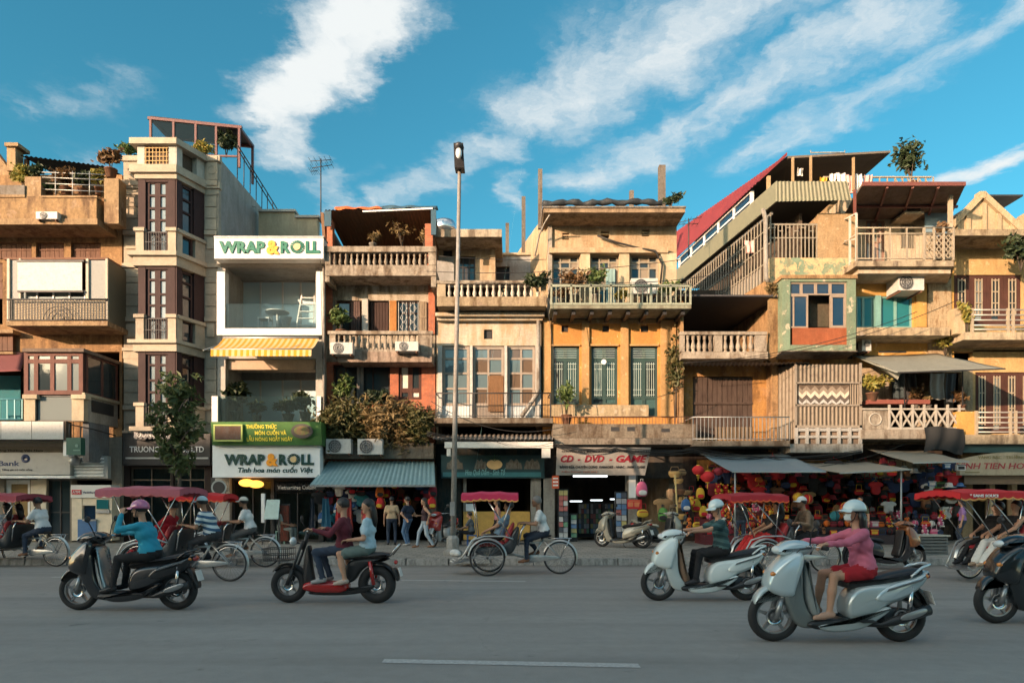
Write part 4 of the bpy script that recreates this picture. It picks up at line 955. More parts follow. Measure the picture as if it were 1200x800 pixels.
# green banner box and white lower sign, shop front
bn = thing('green_banner', 'green banner with yellow lettering and a food bowl picture', 'banner', (-8.5, 22.4, Z(521, 22.4)))
BGR = plaster('banner_green', (.10, .27, .06), dirt=.25, dcol=(.03, .13, .03), bump=.0, rough=.5)
YB = 22.3
MB().hexa([(X(247, YB), YB+.12, Z(521, YB)), (X(376, YB), YB+.12, Z(521, YB)), (X(376, YB), YB+.9, Z(521, YB)), (X(247, YB), YB+.9, Z(521, YB)), (X(247, YB), YB, Z(494, YB)), (X(376, YB), YB, Z(494, YB)), (X(376, YB), YB+.9, Z(494, YB)), (X(247, YB), YB+.9, Z(494, YB))]).build('board', BGR, bn)
YLL = paint('yellow_letters', (.80, .68, .06), .5); tl = -atan2(.12, Z(494, YB)-Z(521, YB))
yat = lambda py: YB+.12*(py-494)/27-.003
for tx, a, b, py in (('THƯỞNG THỨC', 288, 324, 499.5), ('MÓN CUỐN VÀ', 298, 335, 506.8), ('LẨU NÓNG NGẤT NGÂY', 288, 342, 514)):
 lettering(bn, tx, X(a, YB), X(b, YB), Z(py, YB), .125, yat(py), YLL, bold=.02, tilt=tl, ext=.006)
ct_ = (X(354, YB), Z(505, YB))
def disc(parent, name, cx, cz, rx, rz, y, d, mat, n=20): return MB().prism([(cx+rx*cos(2*pi*k/n), cz+rz*sin(2*pi*k/n)) for k in range(n)], y-d, y).build(name, mat, parent)
disc(bn, 'bowl_print', ct_[0], ct_[1], .36, .24, yat(505)-.05, .012, paint('bowl_black', (.04, .035, .03), .6)); disc(bn, 'food_print', ct_[0], ct_[1]+.02, .26, .15, yat(505)-.063, .01, plaster('food_print_colour', (.42, .24, .14), dirt=.8, dcol=(.12, .2, .05), scale=6))
rp = MB().pb(252, 499, 282, 515, 22.26, .02).build('picture_panel', plaster('picture_red', (.24, .14, .10), dirt=.6, dcol=(.12, .11, .10), scale=3), bn)
block(bn, 'picture_border', [(250, 497, 284, 498.8), (250, 515.2, 284, 517), (250, 499, 251.8, 515), (282.2, 499, 284, 515)], 22.25, .06, paint('lime_border', (.35, .42, .10), .5))
s = signbox('restaurant_sign', 'lower white fascia sign with green lettering and tagline above the door', 249, 521, 375, 559, 22.6, .4, paint('sign_white', (.74, .77, .78), .35, var=.04))
roll_sign(s, X(263, 22.6), X(368, 22.6), Z(538, 22.6), .34, 22.598, DGRN)
lettering(s, 'Tinh hoa món cuốn Việt', X(279, 22.6), X(367, 22.6), Z(550.3, 22.6), .17, 22.598, DGRN, bold=.018, shear=.18)
sf = wall(b3, 'shopfront', 247, 559, 379, None, 23.3, paint('dark_shopfront', (.035, .035, .035), .4), [(272, 562, 318, None), (321, 562, 374, None)], t=.2)
window(b3, 272, 562, 318, 634, 23.3, .1, IRON, GLT, cols=2, fw=.06, name='door'); window(b3, 321, 562, 374, 634, 23.3, .1, IRON, GLT, cols=2, rows=(577,), fw=.06)
block(b3, 'shop_pier', [(252, 560, 269, 634)], 23.1, .19, WPL)
vc = MB().pb(322, 565, 373, 575, 23.22, .02); t_ = thing('cuisine_sign', 'black strip with white cuisine lettering above the shop window', 'sign', (X(347, 23.2), 23.2, Z(575, 23.2)))
vc.build('board', paint('strip_black', (.012, .012, .014), .3), t_); lettering(t_, 'Vietnamese Cuisine', X(325, 23.2), X(371, 23.2), Z(570.5, 23.2), .14, 23.215, MC['white_letters'], bold=.01)
rs = thing('round_sign', 'round black and white sign projecting beside the restaurant door', 'sign', (X(256, 22.7), 22.7, Z(581, 22.7)))
MB().lathe([(.26, 0), (.26, .09)], (X(256.5, 22.7), 22.7, Z(571, 22.7)), 20, axis='y').build('disc', paint('sign_grey', (.30, .33, .33), .4), rs)
MB().lathe([(.2, -.012), (.2, .002)], (X(256.5, 22.7), 22.7, Z(571, 22.7)), 20, axis='y').build('disc_face', BLK, rs); MB().tube((X(256.5, 22.7), 22.75, Z(571, 22.7)), (X(256.5, 22.7), 23.1, Z(571, 22.7)), .03, 6).build('bracket', IRON, rs)
for q, (px_, lab) in enumerate(((289, 'left of the two orange lamps hanging in the restaurant doorway'), (300, 'right of the two orange lamps hanging in the restaurant doorway'))):
 L_ = thing('pendant_lamp', lab, 'lamp', (X(px_, 22.9), 22.9, Z(571, 22.9)), 'pendant lamps in the doorway')
 MB().ell((X(px_, 22.9), 22.9, Z(565.5-q*-1.5, 22.9)), (.26, .2, .13), 14, 8).build('lamp_shade', emit('lamp_orange', (1, .42, .06), .55), L_); MB().tube((X(px_, 22.9), 22.9, Z(563, 22.9)), (X(px_, 22.9), 22.9, Z(559, 22.9)), .012, 5).build('cord', IRON, L_)
pw = MB().pb(306, 578, 310, 612, 22.5, .1).build('notice_strip', MC['sign_white']); tag(pw, 'narrow white notice strip standing by the restaurant door', 'notice')
# pipes between B3 and B4
dp = MB().path([(X(379.5, 23.3), 23.3, Z(300, 23.3)), (X(379.5, 23.3), 23.3, Z(540, 23.3))], .05, 8); dp.build('downpipe', plaster('pipe_white', (.55, .53, .48), dirt=.6), b3)

# ================================================================ B4: brick house with terrace balustrades
b4 = thing('brick_terrace_house', 'old brick and plaster house with two balustraded balconies', 'house', (-4.7, 24, .15))
OLDP = plaster('old_white_plaster', (.74, .65, .50), dirt=.7, dcol=(.15, .11, .07), patch=.2, pcol=(.34, .27, .19)); OLDC = plaster('old_balcony_stone', (.62, .53, .41), dirt=.95, dcol=(.12, .09, .065), patch=.25, pcol=(.22, .17, .12), bump=.5)
wall(b4, 'wall', 381, 332, 510, 424, 24.0, OLDP, [(394, 352, 424, 392), (431, 352, 456, 392), (465, 352, 491, 392)], t=.25)
wall(b4, 'wall', 381, 424.1, 510, 545, 24.0, BRICK, [(390, 427, 457, 474), (467, 427, 494, 468)], t=.25)
shell(b4, X(380.3, 24), X(510, 24), Z(318, 24), 24.26, 34, DARKIN, floors=(Z(392, 24), Z(478, 24)), roof=True)
MB().box(X(381, 24), 24, Z(545, 24), X(510, 24), 24.24, Z(541, 24)).build('lintel', CONCD, b4)
# roof terrace cover
zr, zr2 = Z(244, 23.4), Z(262, 27)
ms = corrug((X(381, 23.4), 23.4, Z(246, 23.4)), (X(509, 23.4), 23.4, Z(244.5, 23.4)), (X(509, 23.4), 28.0, Z(244, 23.4)-.5), (X(381, 23.4), 28.0, Z(246, 23.4)-.5), .12, .018)
ms.build('terrace_roof', paint('brown_sheet', (.18, .10, .055), .8, dirt=.5), b4)
bk = corrug((X(381, 24), 26.9, Z(318, 24)), (X(509, 24), 26.9, Z(318, 24)), (X(509, 24), 26.9, zr-.3), (X(381, 24), 26.9, zr-.3), .14, .02); bk.build('terrace_back', MC['brown_sheet'], b4)
for a, b in ((383, 389.5), (498, 507)):
 wall(b4, 'brick_post', a, 258 if a < 400 else 262, b, 318, 23.5, BRICK, t=.3)
for xx, s_ in ((X(382, 24), 1), (X(508.5, 24), -1)):
 MB().prism([(23.8, Z(290, 24)), (26.9, Z(300, 24)), (26.9, zr-.35), (23.5, zr-.1)], xx-.05, xx+.05, axis='x').build('terrace_side', MC['brown_sheet'], b4)
def tarp(name, px0, px1, pyt, pyb, mat, label):
 rr = random.Random(px0)
 m = MB().grid(lambda u, v: (X(px0+(px1-px0)*u, 23.35), 23.3+.5*v+.02*sin(u*19), Z(pyt, 23.35)+.05*mnoise.noise(Vector((u*5, v*2, px0)))-(.12+.10*abs(mnoise.noise(Vector((u*4, 7, px0)))))*max(0, 1-3*v)), 26, 6, True, thick=.015)
 o = m.build(name, mat); tag(o, label, 'tarpaulin'); return o
tarp('tarpaulin', 392, 448, 240.5, 248, paint('orange_tarp', (.55, .12, .03), .8, dirt=.4), 'faded orange tarpaulin lying over the left part of the terrace roof'); tarp('tarpaulin', 446, 512, 239.5, 244, paint('blue_tarp', (.03, .08, .12), .8, dirt=.4), 'dark blue tarpaulin over the right edge of the terrace roof')
MB().bar((X(425, 23.3), 23.3, Z(248, 23.3)), (X(507, 23.3), 23.3, Z(244.5, 23.3)), .05).build('roof_batten', WHITE, b4); MB().pb(505, 245, 511, 275, 23.3, .05).build('roof_flap', MC['blue_tarp'], b4); MB().pb(380, 247, 388, 265, 23.3, .05).build('roof_flap', MC['blue_tarp'], b4)
# top balcony
tb4 = slab_px(b4, 'top_balcony', 381, 511, 315, 323, 22.9, 24, OLDC)
slab_px(tb4, 'balcony_coping', 379.5, 511, 288.5, 295, 22.86, 23.12, OLDC); block(tb4, 'plinth', [(381, 310.5, 511, 315)], 22.92, .2, OLDC)
block(tb4, 'pier', [(381, 295.2, 387, 310.4), (502, 295.2, 511, 310.4)], 22.9, .22, OLDC)
balusters(tb4, 388, 502, 295.2, 310.4, 22.92, 17, OLDC, yoff=.1)
block(tb4, 'corbel', [(381, 323.2, 386, 330), (505, 323.2, 511, 336)], 22.95, 1.0, OLDC)
# second floor openings
DKW = woodmat('dark_brown_door', (.085, .042, .032), dirt=.4); ORP = plaster('orange_render', (.66, .27, .05), dirt=.35, dcol=(.2, .09, .03), patch=.1, pcol=(.5, .35, .15))
window(b4, 394, 352, 424, 392, 24, .12, DKW, GL, cols=2, fw=.06); planked(b4, 411, 353, 422, 391, 24.05, 4, woodmat('grey_brown_leaf', (.20, .12, .10)), name='door_leaf')
planked(b4, 434, 353, 455, 391, 24.12, 6, DKW, name='door', bar=False); block(b4, 'post', [(424.3, 350, 431, 391)], 23.93, .2, WPL); block(b4, 'pier', [(456.5, 352, 464.5, 391)], 23.95, .2, ORP)
gw = MB(); y_ = 23.97; a, b, c, d = X(467, y_), X(490, y_), Z(390, y_), Z(354, y_)
for k in range(6): q = a+(b-a)*k/5; gw.box(q-.01, y_, c, q+.01, y_+.02, d)
for k in range(3):
 for j in range(2):
  cx_, cz_ = a+(b-a)*(.27+.46*j), c+(d-c)*(.2+.3*k); gw.path([(cx_, y_-.012, cz_+.2), (cx_+.12, y_-.012, cz_), (cx_, y_-.012, cz_-.2), (cx_-.12, y_-.012, cz_)], .012, 5, closed=True)
gw.build('window_grille', paint('white_grille', (.62, .62, .60), .5), b4); window(b4, 465, 352, 491, 392, 24, .12, DKW, GL, cols=2, rows=(366,), fw=.06)
planked(b4, 492, 353, 500, 391, 23.9, 3, woodmat('tan_shutter', (.45, .34, .22)), name='shutter'); block(b4, 'brick_pier', [(382, 334, 389, 391), (502, 334, 509.5, 391)], 23.9, .09, BRICK)
# middle balcony
mb4 = slab_px(b4, 'middle_balcony', 396, 506, 412, 424, 23.1, 24, plaster('pink_stone', (.58, .43, .33), dirt=.7, patch=.15))
slab_px(mb4, 'balcony_coping', 384, 507, 387.5, 391.3, 23.05, 23.25, OLDC); block(mb4, 'plinth', [(396, 409.5, 506, 412)], 23.12, .2, OLDC)
block(mb4, 'pier', [(386, 391.5, 393, 415), (490, 391.5, 506, 412)], 23.1, .2, OLDC)
balusters(mb4, 393, 489, 391.5, 409.4, 23.12, 14, OLDC, yoff=.09, fat=1.1)
# first floor openings
window(b4, 390, 427, 457, 474, 24, .14, DKW, GL, cols=(404, 420, 436), rows=(), fw=.07)
for a, b in ((418, 426),): planked(b4, a, 428, b, 473, 23.95, 2, woodmat('pale_shutter', (.36, .33, .30)), name='shutter', bar=False)
sw = window(b4, 467, 427, 494, 468, 24, .05, woodmat('red_brown_frame', (.16, .06, .04)), [GL, paint('pale_blind', (.60, .57, .50), .7)], cols=2, rows=(457,), fw=.1, mw=.16)
# planter ledge with bush, awning, dark shop
pl4 = slab_px(b4, 'planter_ledge', 376, 508, 519, 537, 23.2, 24, CONCD)
cav = corrug((X(384, 23.4), 23.6, Z(540, 23.6)), (X(508, 23.4), 23.6, Z(540, 23.6)), (X(510, 21.9), 21.9, Z(568, 21.9)), (X(363, 21.9), 21.9, Z(568, 21.9)), .13, .016)
ao = cav.build('corrugated_awning', paint('blue_grey_sheet', (.26, .40, .43), .5, .2, dirt=.35)); tag(ao, 'blue grey corrugated awning sloping over the clothes shop', 'awning')
MB().bar((X(363, 21.9), 21.9, Z(569, 21.9)), (X(510, 21.9), 21.9, Z(569, 21.9)), .06).build('front_rail', STEEL, ao)
for px_ in (384, 447, 508): MB().bar((X(px_, 22), 22.0, Z(569.5, 21.9)), (X(px_, 23.7), 23.9, Z(569.5, 21.9)), .04).build('bracket', RUST, ao)
block(b4, 'shop_pier', [(382, 545, 387, 634), (503, 545, 511, 634)], 23.6, .4, plaster('grimy_pier', (.22, .21, .18), dirt=.7))
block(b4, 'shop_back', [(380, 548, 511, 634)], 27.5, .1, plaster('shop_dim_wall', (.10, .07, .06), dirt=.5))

# ================================================================ B5: narrow house with white glazed loggia
b5 = thing('loggia_house', 'narrow cream house with white glazed loggia and balustraded roof terrace', 'house', (-.8, 24, .15))
CRW = plaster('cracked_white', (.80, .72, .57), dirt=.5, dcol=(.32, .22, .11), patch=.06, pcol=(.42, .27, .14)); CR5 = plaster('cream_render', (.72, .57, .37), dirt=.5, dcol=(.25, .17, .09)); GRW = plaster('grey_white', (.56, .56, .54), dirt=.3)
xL5, xR5 = X(511.5, 24), X(634, 24)
wall(b5, 'wall', 511.5, 366, 634, 560, 24, CRW, [(567, 386, 577, 397), (517, 405, 628, 490), (513, 496, 634, 511)], t=.25)
block(b5, 'vent', [(567.5, 386.5, 576.5, 396.5)], 24.1, .05, IRON)
shell(b5, xL5, xR5, Z(352, 24), 24.26, 34, DARKIN, floors=(Z(490, 24),))
wall(b5, 'penthouse_wall', 512, 288, 580, 336, 25.0, CR5, [(535, 300, 557, 331), (519, 293, 530, 301)], t=.2); block(b5, 'vent', [(519.5, 293.5, 529.5, 300.5)], 25.1, .05, IRON)
block(b5, 'penthouse_pier', [(574.5, 289, 580.4, 336)], 24.9, .09, CR5); block(b5, 'grey_patch_wall', [(511.5, 301, 532, 336)], 24.93, .06, GRW)
window(b5, 535, 300, 557, 331, 25, .08, IRON, [GL, glassmat('brown_glass', (.06, .045, .035))], cols=3, rows=(312,), fw=.05)
MB().box(X(512, 25)-.2, 25.2, Z(336, 25), X(580, 25), 30, Z(288, 25)).build('penthouse_body', DARKIN, b5)
pr = slab_px(b5, 'penthouse_roof', 510, 588, 268.5, 277.5, 23.75, 30, plaster('roof_slab_cream', (.66, .57, .42), dirt=.6))
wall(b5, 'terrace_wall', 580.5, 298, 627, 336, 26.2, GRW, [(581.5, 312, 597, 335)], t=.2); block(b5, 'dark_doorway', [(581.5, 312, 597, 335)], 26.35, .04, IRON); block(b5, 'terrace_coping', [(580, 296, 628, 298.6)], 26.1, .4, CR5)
rt5 = slab_px(b5, 'roof_balcony', 512, 640, 347.5, 358.5, 23.0, 25, plaster('terrace_edge', (.60, .46, .28), dirt=.9, dcol=(.13, .09, .05), patch=.35, pcol=(.24, .18, .13)))
slab_px(rt5, 'balcony_coping', 511.5, 641, 328.5, 332.2, 22.96, 23.2, OLDC); block(rt5, 'pier', [(512, 332.4, 522, 347.4), (634, 332.4, 640, 347.4)], 22.99, .2, CR5)
balusters(rt5, 522.5, 634, 332.4, 347.4, 23.0, 15, paint('baluster_white', (.66, .61, .52), .8, dirt=.35), yoff=.1, fat=1.05)
cn5 = slab_px(b5, 'cornice', 510, 638, 366, 370, 23.55, 23.999, CRW); slab_px(b5, 'cornice', 512, 636, 370.1, 375, 23.75, 23.998, CRW)
lg5 = block(b5, 'loggia_post', [(513, 405, 518, 490), (550.5, 405, 553.7, 490), (591, 405, 594.3, 490), (627.5, 405, 634, 490)], 23.9, .12, paint('post_white', (.68, .68, .64), .5, dirt=.2))
TAUPE = paint('taupe_frame', (.26, .22, .18), .5, dirt=.2); GLG = glassmat('grey_blue_glass', (.10, .15, .17)); GLO = glassmat('warm_dim_glass', (.12, .085, .06))
for (a, b), gms in (((518.5, 550), [GLG, GLG]), ((554, 590.5), [GLO, GLG]), ((594.5, 627), [GLG, GLO])):
 window(b5, a, 406, b, 475, 24.0, .04, TAUPE, gms, cols=2, rows=(420, 437, 455), fw=.09, mw=.07, name='french_window')
block(b5, 'apron_panel', [(518.5, 475.5, 550, 489), (594.5, 475.5, 627, 489)], 24.02, .06, paint('pale_blue_panel', (.50, .56, .58), .5, dirt=.2)); block(b5, 'door_foot', [(554, 475.5, 590.5, 489)], 24.05, .05, TAUPE)
block(b5, 'plywood_sheet', [(572, 440, 590, 482)], 23.96, .03, woodmat('plywood_orange', (.36, .18, .07)))
bb5 = slab_px(b5, 'lower_balcony', 509, 648, 489.5, 495.5, 22.9, 24, CONCD)
r5 = MB().tube((X(511, 22.95), 22.95, Z(460.5, 22.95)), (X(645, 22.95), 22.95, Z(460.5, 22.95)), .022, 6).tube((X(511, 22.95), 22.95, Z(460.5, 22.95)), (X(515, 24), 24, Z(460.5, 22.95)), .022, 6).tube((X(645, 22.95), 22.95, Z(460.5, 22.95)), (X(642, 24), 24, Z(460.5, 22.95)), .022, 6).build('balcony_rail', IRON, bb5)
rods(r5, 511, 645, 461, 489, 22.95, 4, .02, IRON, 'rail_post'); rods(r5, 514, 642, 461, 489, 22.95, 40, .005, IRON)
MB().tube((X(511, 22.95), 22.95, Z(487, 22.95)), (X(645, 22.95), 22.95, Z(487, 22.95)), .012, 6).build('lower_rail', IRON, r5)
MB().path([(X(631, 23.8), 23.8, Z(376, 23.8)), (X(631, 23.8), 23.8, Z(455, 23.8)), (X(629, 23.8), 23.8, Z(462, 23.8)), (X(611, 23.8), 23.8, Z(488, 23.8))], .075, 8).build('downpipe', MC['pipe_white'], b5)
MB().tube((X(511.5, 22.3), 22.3, Z(533, 22.3)), (X(511.5, 22.3), 22.3, Z(534, 22.3)), .01)
cs = corrug((X(508, 22.3), 22.3, Z(514.5, 22.3)), (X(648, 22.3), 22.3, Z(514.5, 22.3)), (X(648, 23.9), 23.9, Z(509, 23.9)), (X(508, 23.9), 23.9, Z(509, 23.9)), .15, .02).build('canopy_sheet', paint('grey_sheet', (.22, .20, .18), .7, .2, dirt=.6), b5)
block(b5, 'canopy_beam', [(521, 517.5, 648, 524.5)], 22.25, .25, paint('beam_white', (.62, .60, .55), .5, dirt=.25)); block(b5, 'canopy_bracket', [(523.5, 525, 528, 534), (635, 525, 645, 536)], 22.28, .3, MC['beam_white'])
wall(b5, 'shopfront', 511.5, 520, 636, None, 23.9, plaster('shop_dark_teal', (.03, .06, .07), dirt=.4), [(541, 560, 622, None)], t=.09)
s = signbox('fruit_shop_sign', 'dark teal shop sign board with peach fruit picture and script lettering', 517, 533, 638, 560, 23.3, .15, paint('teal_board', (.015, .045, .05), .4))
TLL = paint('teal_letters', (.18, .42, .44), .45)
disc(s, 'fruit_print', X(579.5, 23.3), Z(544, 23.3), .27, .17, 23.3, .02, paint('peach_print', (.66, .44, .20), .6)); MB().pb(519, 553, 634, 558.5, 23.28, .02).build('teal_strip', paint('strip_teal', (.04, .16, .18), .4), s)
for k in range(9):
 a_ = pi*(.15+.7*k/8); MB().bar((X(579.5, 23.29), 23.29, Z(540, 23.29)), (X(579.5, 23.29)+.36*cos(a_), 23.285, Z(538, 23.29)+.16*sin(a_)), .03, .008).build('leaf_print', paint('leaf_print_green', (.03, .10, .05), .6), s)
for a, b in ((523, 543), (556, 570), (592, 612), (614, 633)):
 pl = MB().prism([(X(a, 23.3)+(X(b, 23.3)-X(a, 23.3))*u, Z(549, 23.3)+(.30+.05*sin(u*19+a))*(4*u*(1-u))**.3) for u in [i/14 for i in range(15)]]+[(X(b, 23.3), Z(549.5, 23.3)), (X(a, 23.3), Z(549.5, 23.3))], 23.285, 23.299)
 pl.build('picture_print', plaster('grey_picture', (.34, .32, .27), dirt=.7, scale=5), s)
lettering(s, 'Hoa Quả Dầm - Sinh Tố', X(545, 23.28), X(632, 23.28), Z(553, 23.28), .19, 23.279, TLL, shear=.3, bold=.01)
block(b5, 'counter', [(543, 599, 621, 632)], 23.6, .3, paint('ochre_counter', (.50, .30, .07), .6, dirt=.2)); block(b5, 'shop_pier', [(622, 560, 634, 634)], 23.5, .395, plaster('pale_pier', (.50, .48, .42), dirt=.4)); block(b5, 'shop_pier', [(543, 560, 546.5, 634)], 23.7, .19, MC['pale_pier'])
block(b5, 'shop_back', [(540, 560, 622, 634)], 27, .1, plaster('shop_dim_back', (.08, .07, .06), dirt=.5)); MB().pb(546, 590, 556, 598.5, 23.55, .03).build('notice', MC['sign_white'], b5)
tk = thing('water_tank', 'shiny steel water tank on the roof beside the lamp post', 'water tank', (X(521, 26), 26, Z(270, 26)))
MB().lathe([(.02, 0), (.40, .02), (.44, .10), (.44, .32), (.38, .42), (.15, .48), (.12, .53), (.02, .54)], (X(521, 26), 26, Z(273, 26)), 18).build('tank_body', paint('polished_steel', (.60, .63, .66), .2, .9, var=.05), tk)
MB().torus((X(521, 26), 26, Z(273, 26)+.1), .445, .012, 20, 5, axis='z').build('tank_band', STEEL, tk)
# ================================================================ B6: yellow house with green railed balcony and a disc shop
b6 = thing('yellow_house', 'tall yellow house with columned top floor and green railed balcony', 'house', (3.5, 24, .15))
YLP = plaster('yellow_plaster', (.74, .56, .34), dirt=.55, dcol=(.26, .17, .09), patch=.12, pcol=(.44, .34, .22)); ORY = plaster('orange_yellow', (.80, .37, .06), dirt=.35, dcol=(.30, .15, .05), patch=.07, pcol=(.60, .45, .24)); TRIM6 = plaster('yellow_trim', (.70, .41, .14), dirt=.4, dcol=(.30, .18, .08), patch=.1, pcol=(.5, .38, .22))
xL6, xR6 = X(643, 24), X(793, 24)
wall(b6, 'wall', 643, 262, 793, 372, 24, YLP, [(659, 273, 667, 281), (704, 271, 714, 279), (752, 269, 761, 277), (646, 298, 679, 360), (692, 298, 725, 360), (739, 298, 772, 360)], t=.3)
wall(b6, 'wall', 636, 372.2, 793, 522, 24, ORY, [(658, 381, 666, 389), (706, 381, 714, 389), (751, 381, 760, 389), (646, 405, 679, 474), (693, 405, 724, 474), (739, 405, 771, 488)], t=.3)
zt6 = Z(246, 24)
# side walls follow the slightly skewed plot
def skew_wall(parent, name, p, q, z0, z1p, z1q, t, mat, label=None):
 p, q = Vector((p[0], p[1], 0)), Vector((q[0], q[1], 0)); n = Vector(((q-p).y, -(q-p).x, 0)).normalized()*t
 return MB().hexa([(p.x, p.y, z0), (q.x, q.y, z0), (q.x+n.x, q.y+n.y, z0), (p.x+n.x, p.y+n.y, z0), (p.x, p.y, z1p), (q.x, q.y, z1q), (q.x+n.x, q.y+n.y, z1q), (p.x+n.x, p.y+n.y, z1p)]).build(name, mat, parent, label)
skew_wall(b6, 'side_wall', (xL6-.02, 24.0), (-.9, 32.5), .15, zt6, zt6, .2, YLP)
skew_wall(b6, 'side_wall', (xR6-.19, 24.301), (3.6, 32.5), .15, zt6, zt6, .19, YLP)
MB().add([(xL6, 24.3, zt6-.25), (xR6, 24.3, zt6-.25), (3.8, 32.5, zt6-.25), (-.8, 32.5, zt6-.25), (xL6, 24.3, zt6-.02), (xR6, 24.3, zt6-.02), (3.8, 32.5, zt6-.02), (-.8, 32.5, zt6-.02)], [(0,3,2,1),(4,5,6,7),(0,1,5,4),(1,2,6,5),(2,3,7,6),(3,0,4,7)]).build('roof_slab', CONC, b6)
MB().box(xL6+.15, 24.301, Z(366, 24)-.2, xR6-.2, 29, Z(366, 24)).box(xL6+.15, 24.301, Z(500, 24)-.2, xR6-.2, 29, Z(500, 24)).build('floor_slab', DARKIN, b6)
wall_m(b6, 'back_wall', -.9, .15, 3.7, zt6, 32.5, DARKIN)
MB().box(xL6+.2, 26.5, Z(366, 24)+.01, xR6-.3, 26.7, zt6-.3).build('inner_wall', DARKIN, b6); MB().box(xL6+.2, 26.5, Z(500, 24)+.01, xR6-.3, 26.7, Z(366, 24)-.21).build('inner_wall', DARKIN, b6)
# eave
ev = slab_px(b6, 'eave', 637, 803, 243.5, 249, 22.85, 24.3, plaster('eave_stone', (.58, .40, .23), dirt=.6, patch=.15))
slab_px(b6, 'eave_edge', 636, 804, 241.5, 243.4, 22.8, 24.3, CONC)
mb_ = MB()
for i in range(1):
 P = [(X(636+140*k/24, 22.95), 22.95+.05*sin(k*1.7), Z(238.5-(1.5 if k > 12 else .5)+1.0*sin(k*.9), 22.95)) for k in range(25)]
 mb_.path(P, [.10+.03*sin(k*2.1) for k in range(25)], 8)
mb_.build('roof_membrane', paint('tar_membrane', (.02, .025, .03), .7), b6)
for nm, (px, y, pt, pb, r) in enumerate(((633, 24.5, 199, 243, .075), (613.5, 27.0, 231, 272, .075), (594.5, 29.3, 262, 300, .075), (775.5, 23.6, 195, 240, .11), (740, 30, 224, 262, .09))):
 MB().box(X(px, y)-r, y-r, 11.3, X(px, y)+r, y+r, Z(pt, y)).build('roof_post', plaster('post_concrete', (.27, .24, .21), dirt=.8), b6)
block(b6, 'vent_slat', [(659, 275, 667, 276.5), (659, 278, 667, 279.3), (704, 273.5, 714, 275), (752, 271.5, 761, 273), (752, 274.3, 761, 275.6)], 24.02, .12, YLP)
bm6 = slab_px(b6, 'beam', 643.5, 783, 290, 296, 23.75, 23.999, YLP)
for a, b in ((680.5, 691.5), (726, 737.5), (774, 793)): MB().box(X(a, 23.8), 23.82, Z(366, 24), X(b, 23.8), 23.999, Z(296.2, 23.8)).build('column', plaster('cream_column', (.80, .65, .42), dirt=.3, dcol=(.3, .2, .1)), b6)
block(b6, 'pilaster', [(642, 262, 647, 366)], 23.9, .0995, plaster('grey_pilaster', (.55, .50, .42), dirt=.4))
GRNF = paint('dark_green_frame', (.025, .055, .05), .5, dirt=.2); GWIN = glassmat('greenish_pane', (.05, .10, .10), rough=.1); WGR = paint('pale_window', (.40, .36, .28), .6, dirt=.3)
for a, b in ((646, 679), (692, 725), (739, 772)):
 window(b6, a, 298, b, 366, 24, .12, WGR, [glassmat('tan_pane', (.24, .19, .13), rough=.2), GL], cols=3, rows=(306, 313, 338), fw=.07, mw=.05)
planked(b6, 710, 315, 721, 364, 24.02, 3, paint('blue_green_door', (.20, .32, .32), .5, dirt=.2), name='door_leaf')
# green railed balcony
gb = slab_px(b6, 'green_balcony', 645, 810, 357.5, 361.5, 22.7, 24, plaster('green_edge', (.40, .42, .30), dirt=.5))
GRR = paint('pale_green_rail', (.40, .44, .34), .55, dirt=.35)
rg6 = MB().box(X(645, 22.75), 22.72, Z(336, 22.72), X(810, 22.75), 22.79, Z(333, 22.72)).box(X(645, 22.75), 22.73, Z(357, 22.72), X(810, 22.75), 22.78, Z(354.5, 22.72)).box(X(808, 22.75), 22.8, Z(336, 22.72), X(810, 22.75), 24, Z(333, 22.72)).box(X(645, 22.75), 22.8, Z(336, 22.72), X(647, 22.75), 24, Z(333, 22.72)).build('railing', GRR, gb)
rods(rg6, 646, 809, 336.2, 354.4, 22.755, 30, .014, GRR); rods(rg6, 646, 809, 332.5, 357.4, 22.75, 8, .03, GRR, 'rail_post')
for k in range(8): MB().box(X(650+k*21, 23.3)-.06, 22.9, Z(361.6, 22.7)-.14, X(650+k*21, 23.3)+.06, 23.999, Z(361.6, 22.7)-.003).build('joist', IRON, gb)
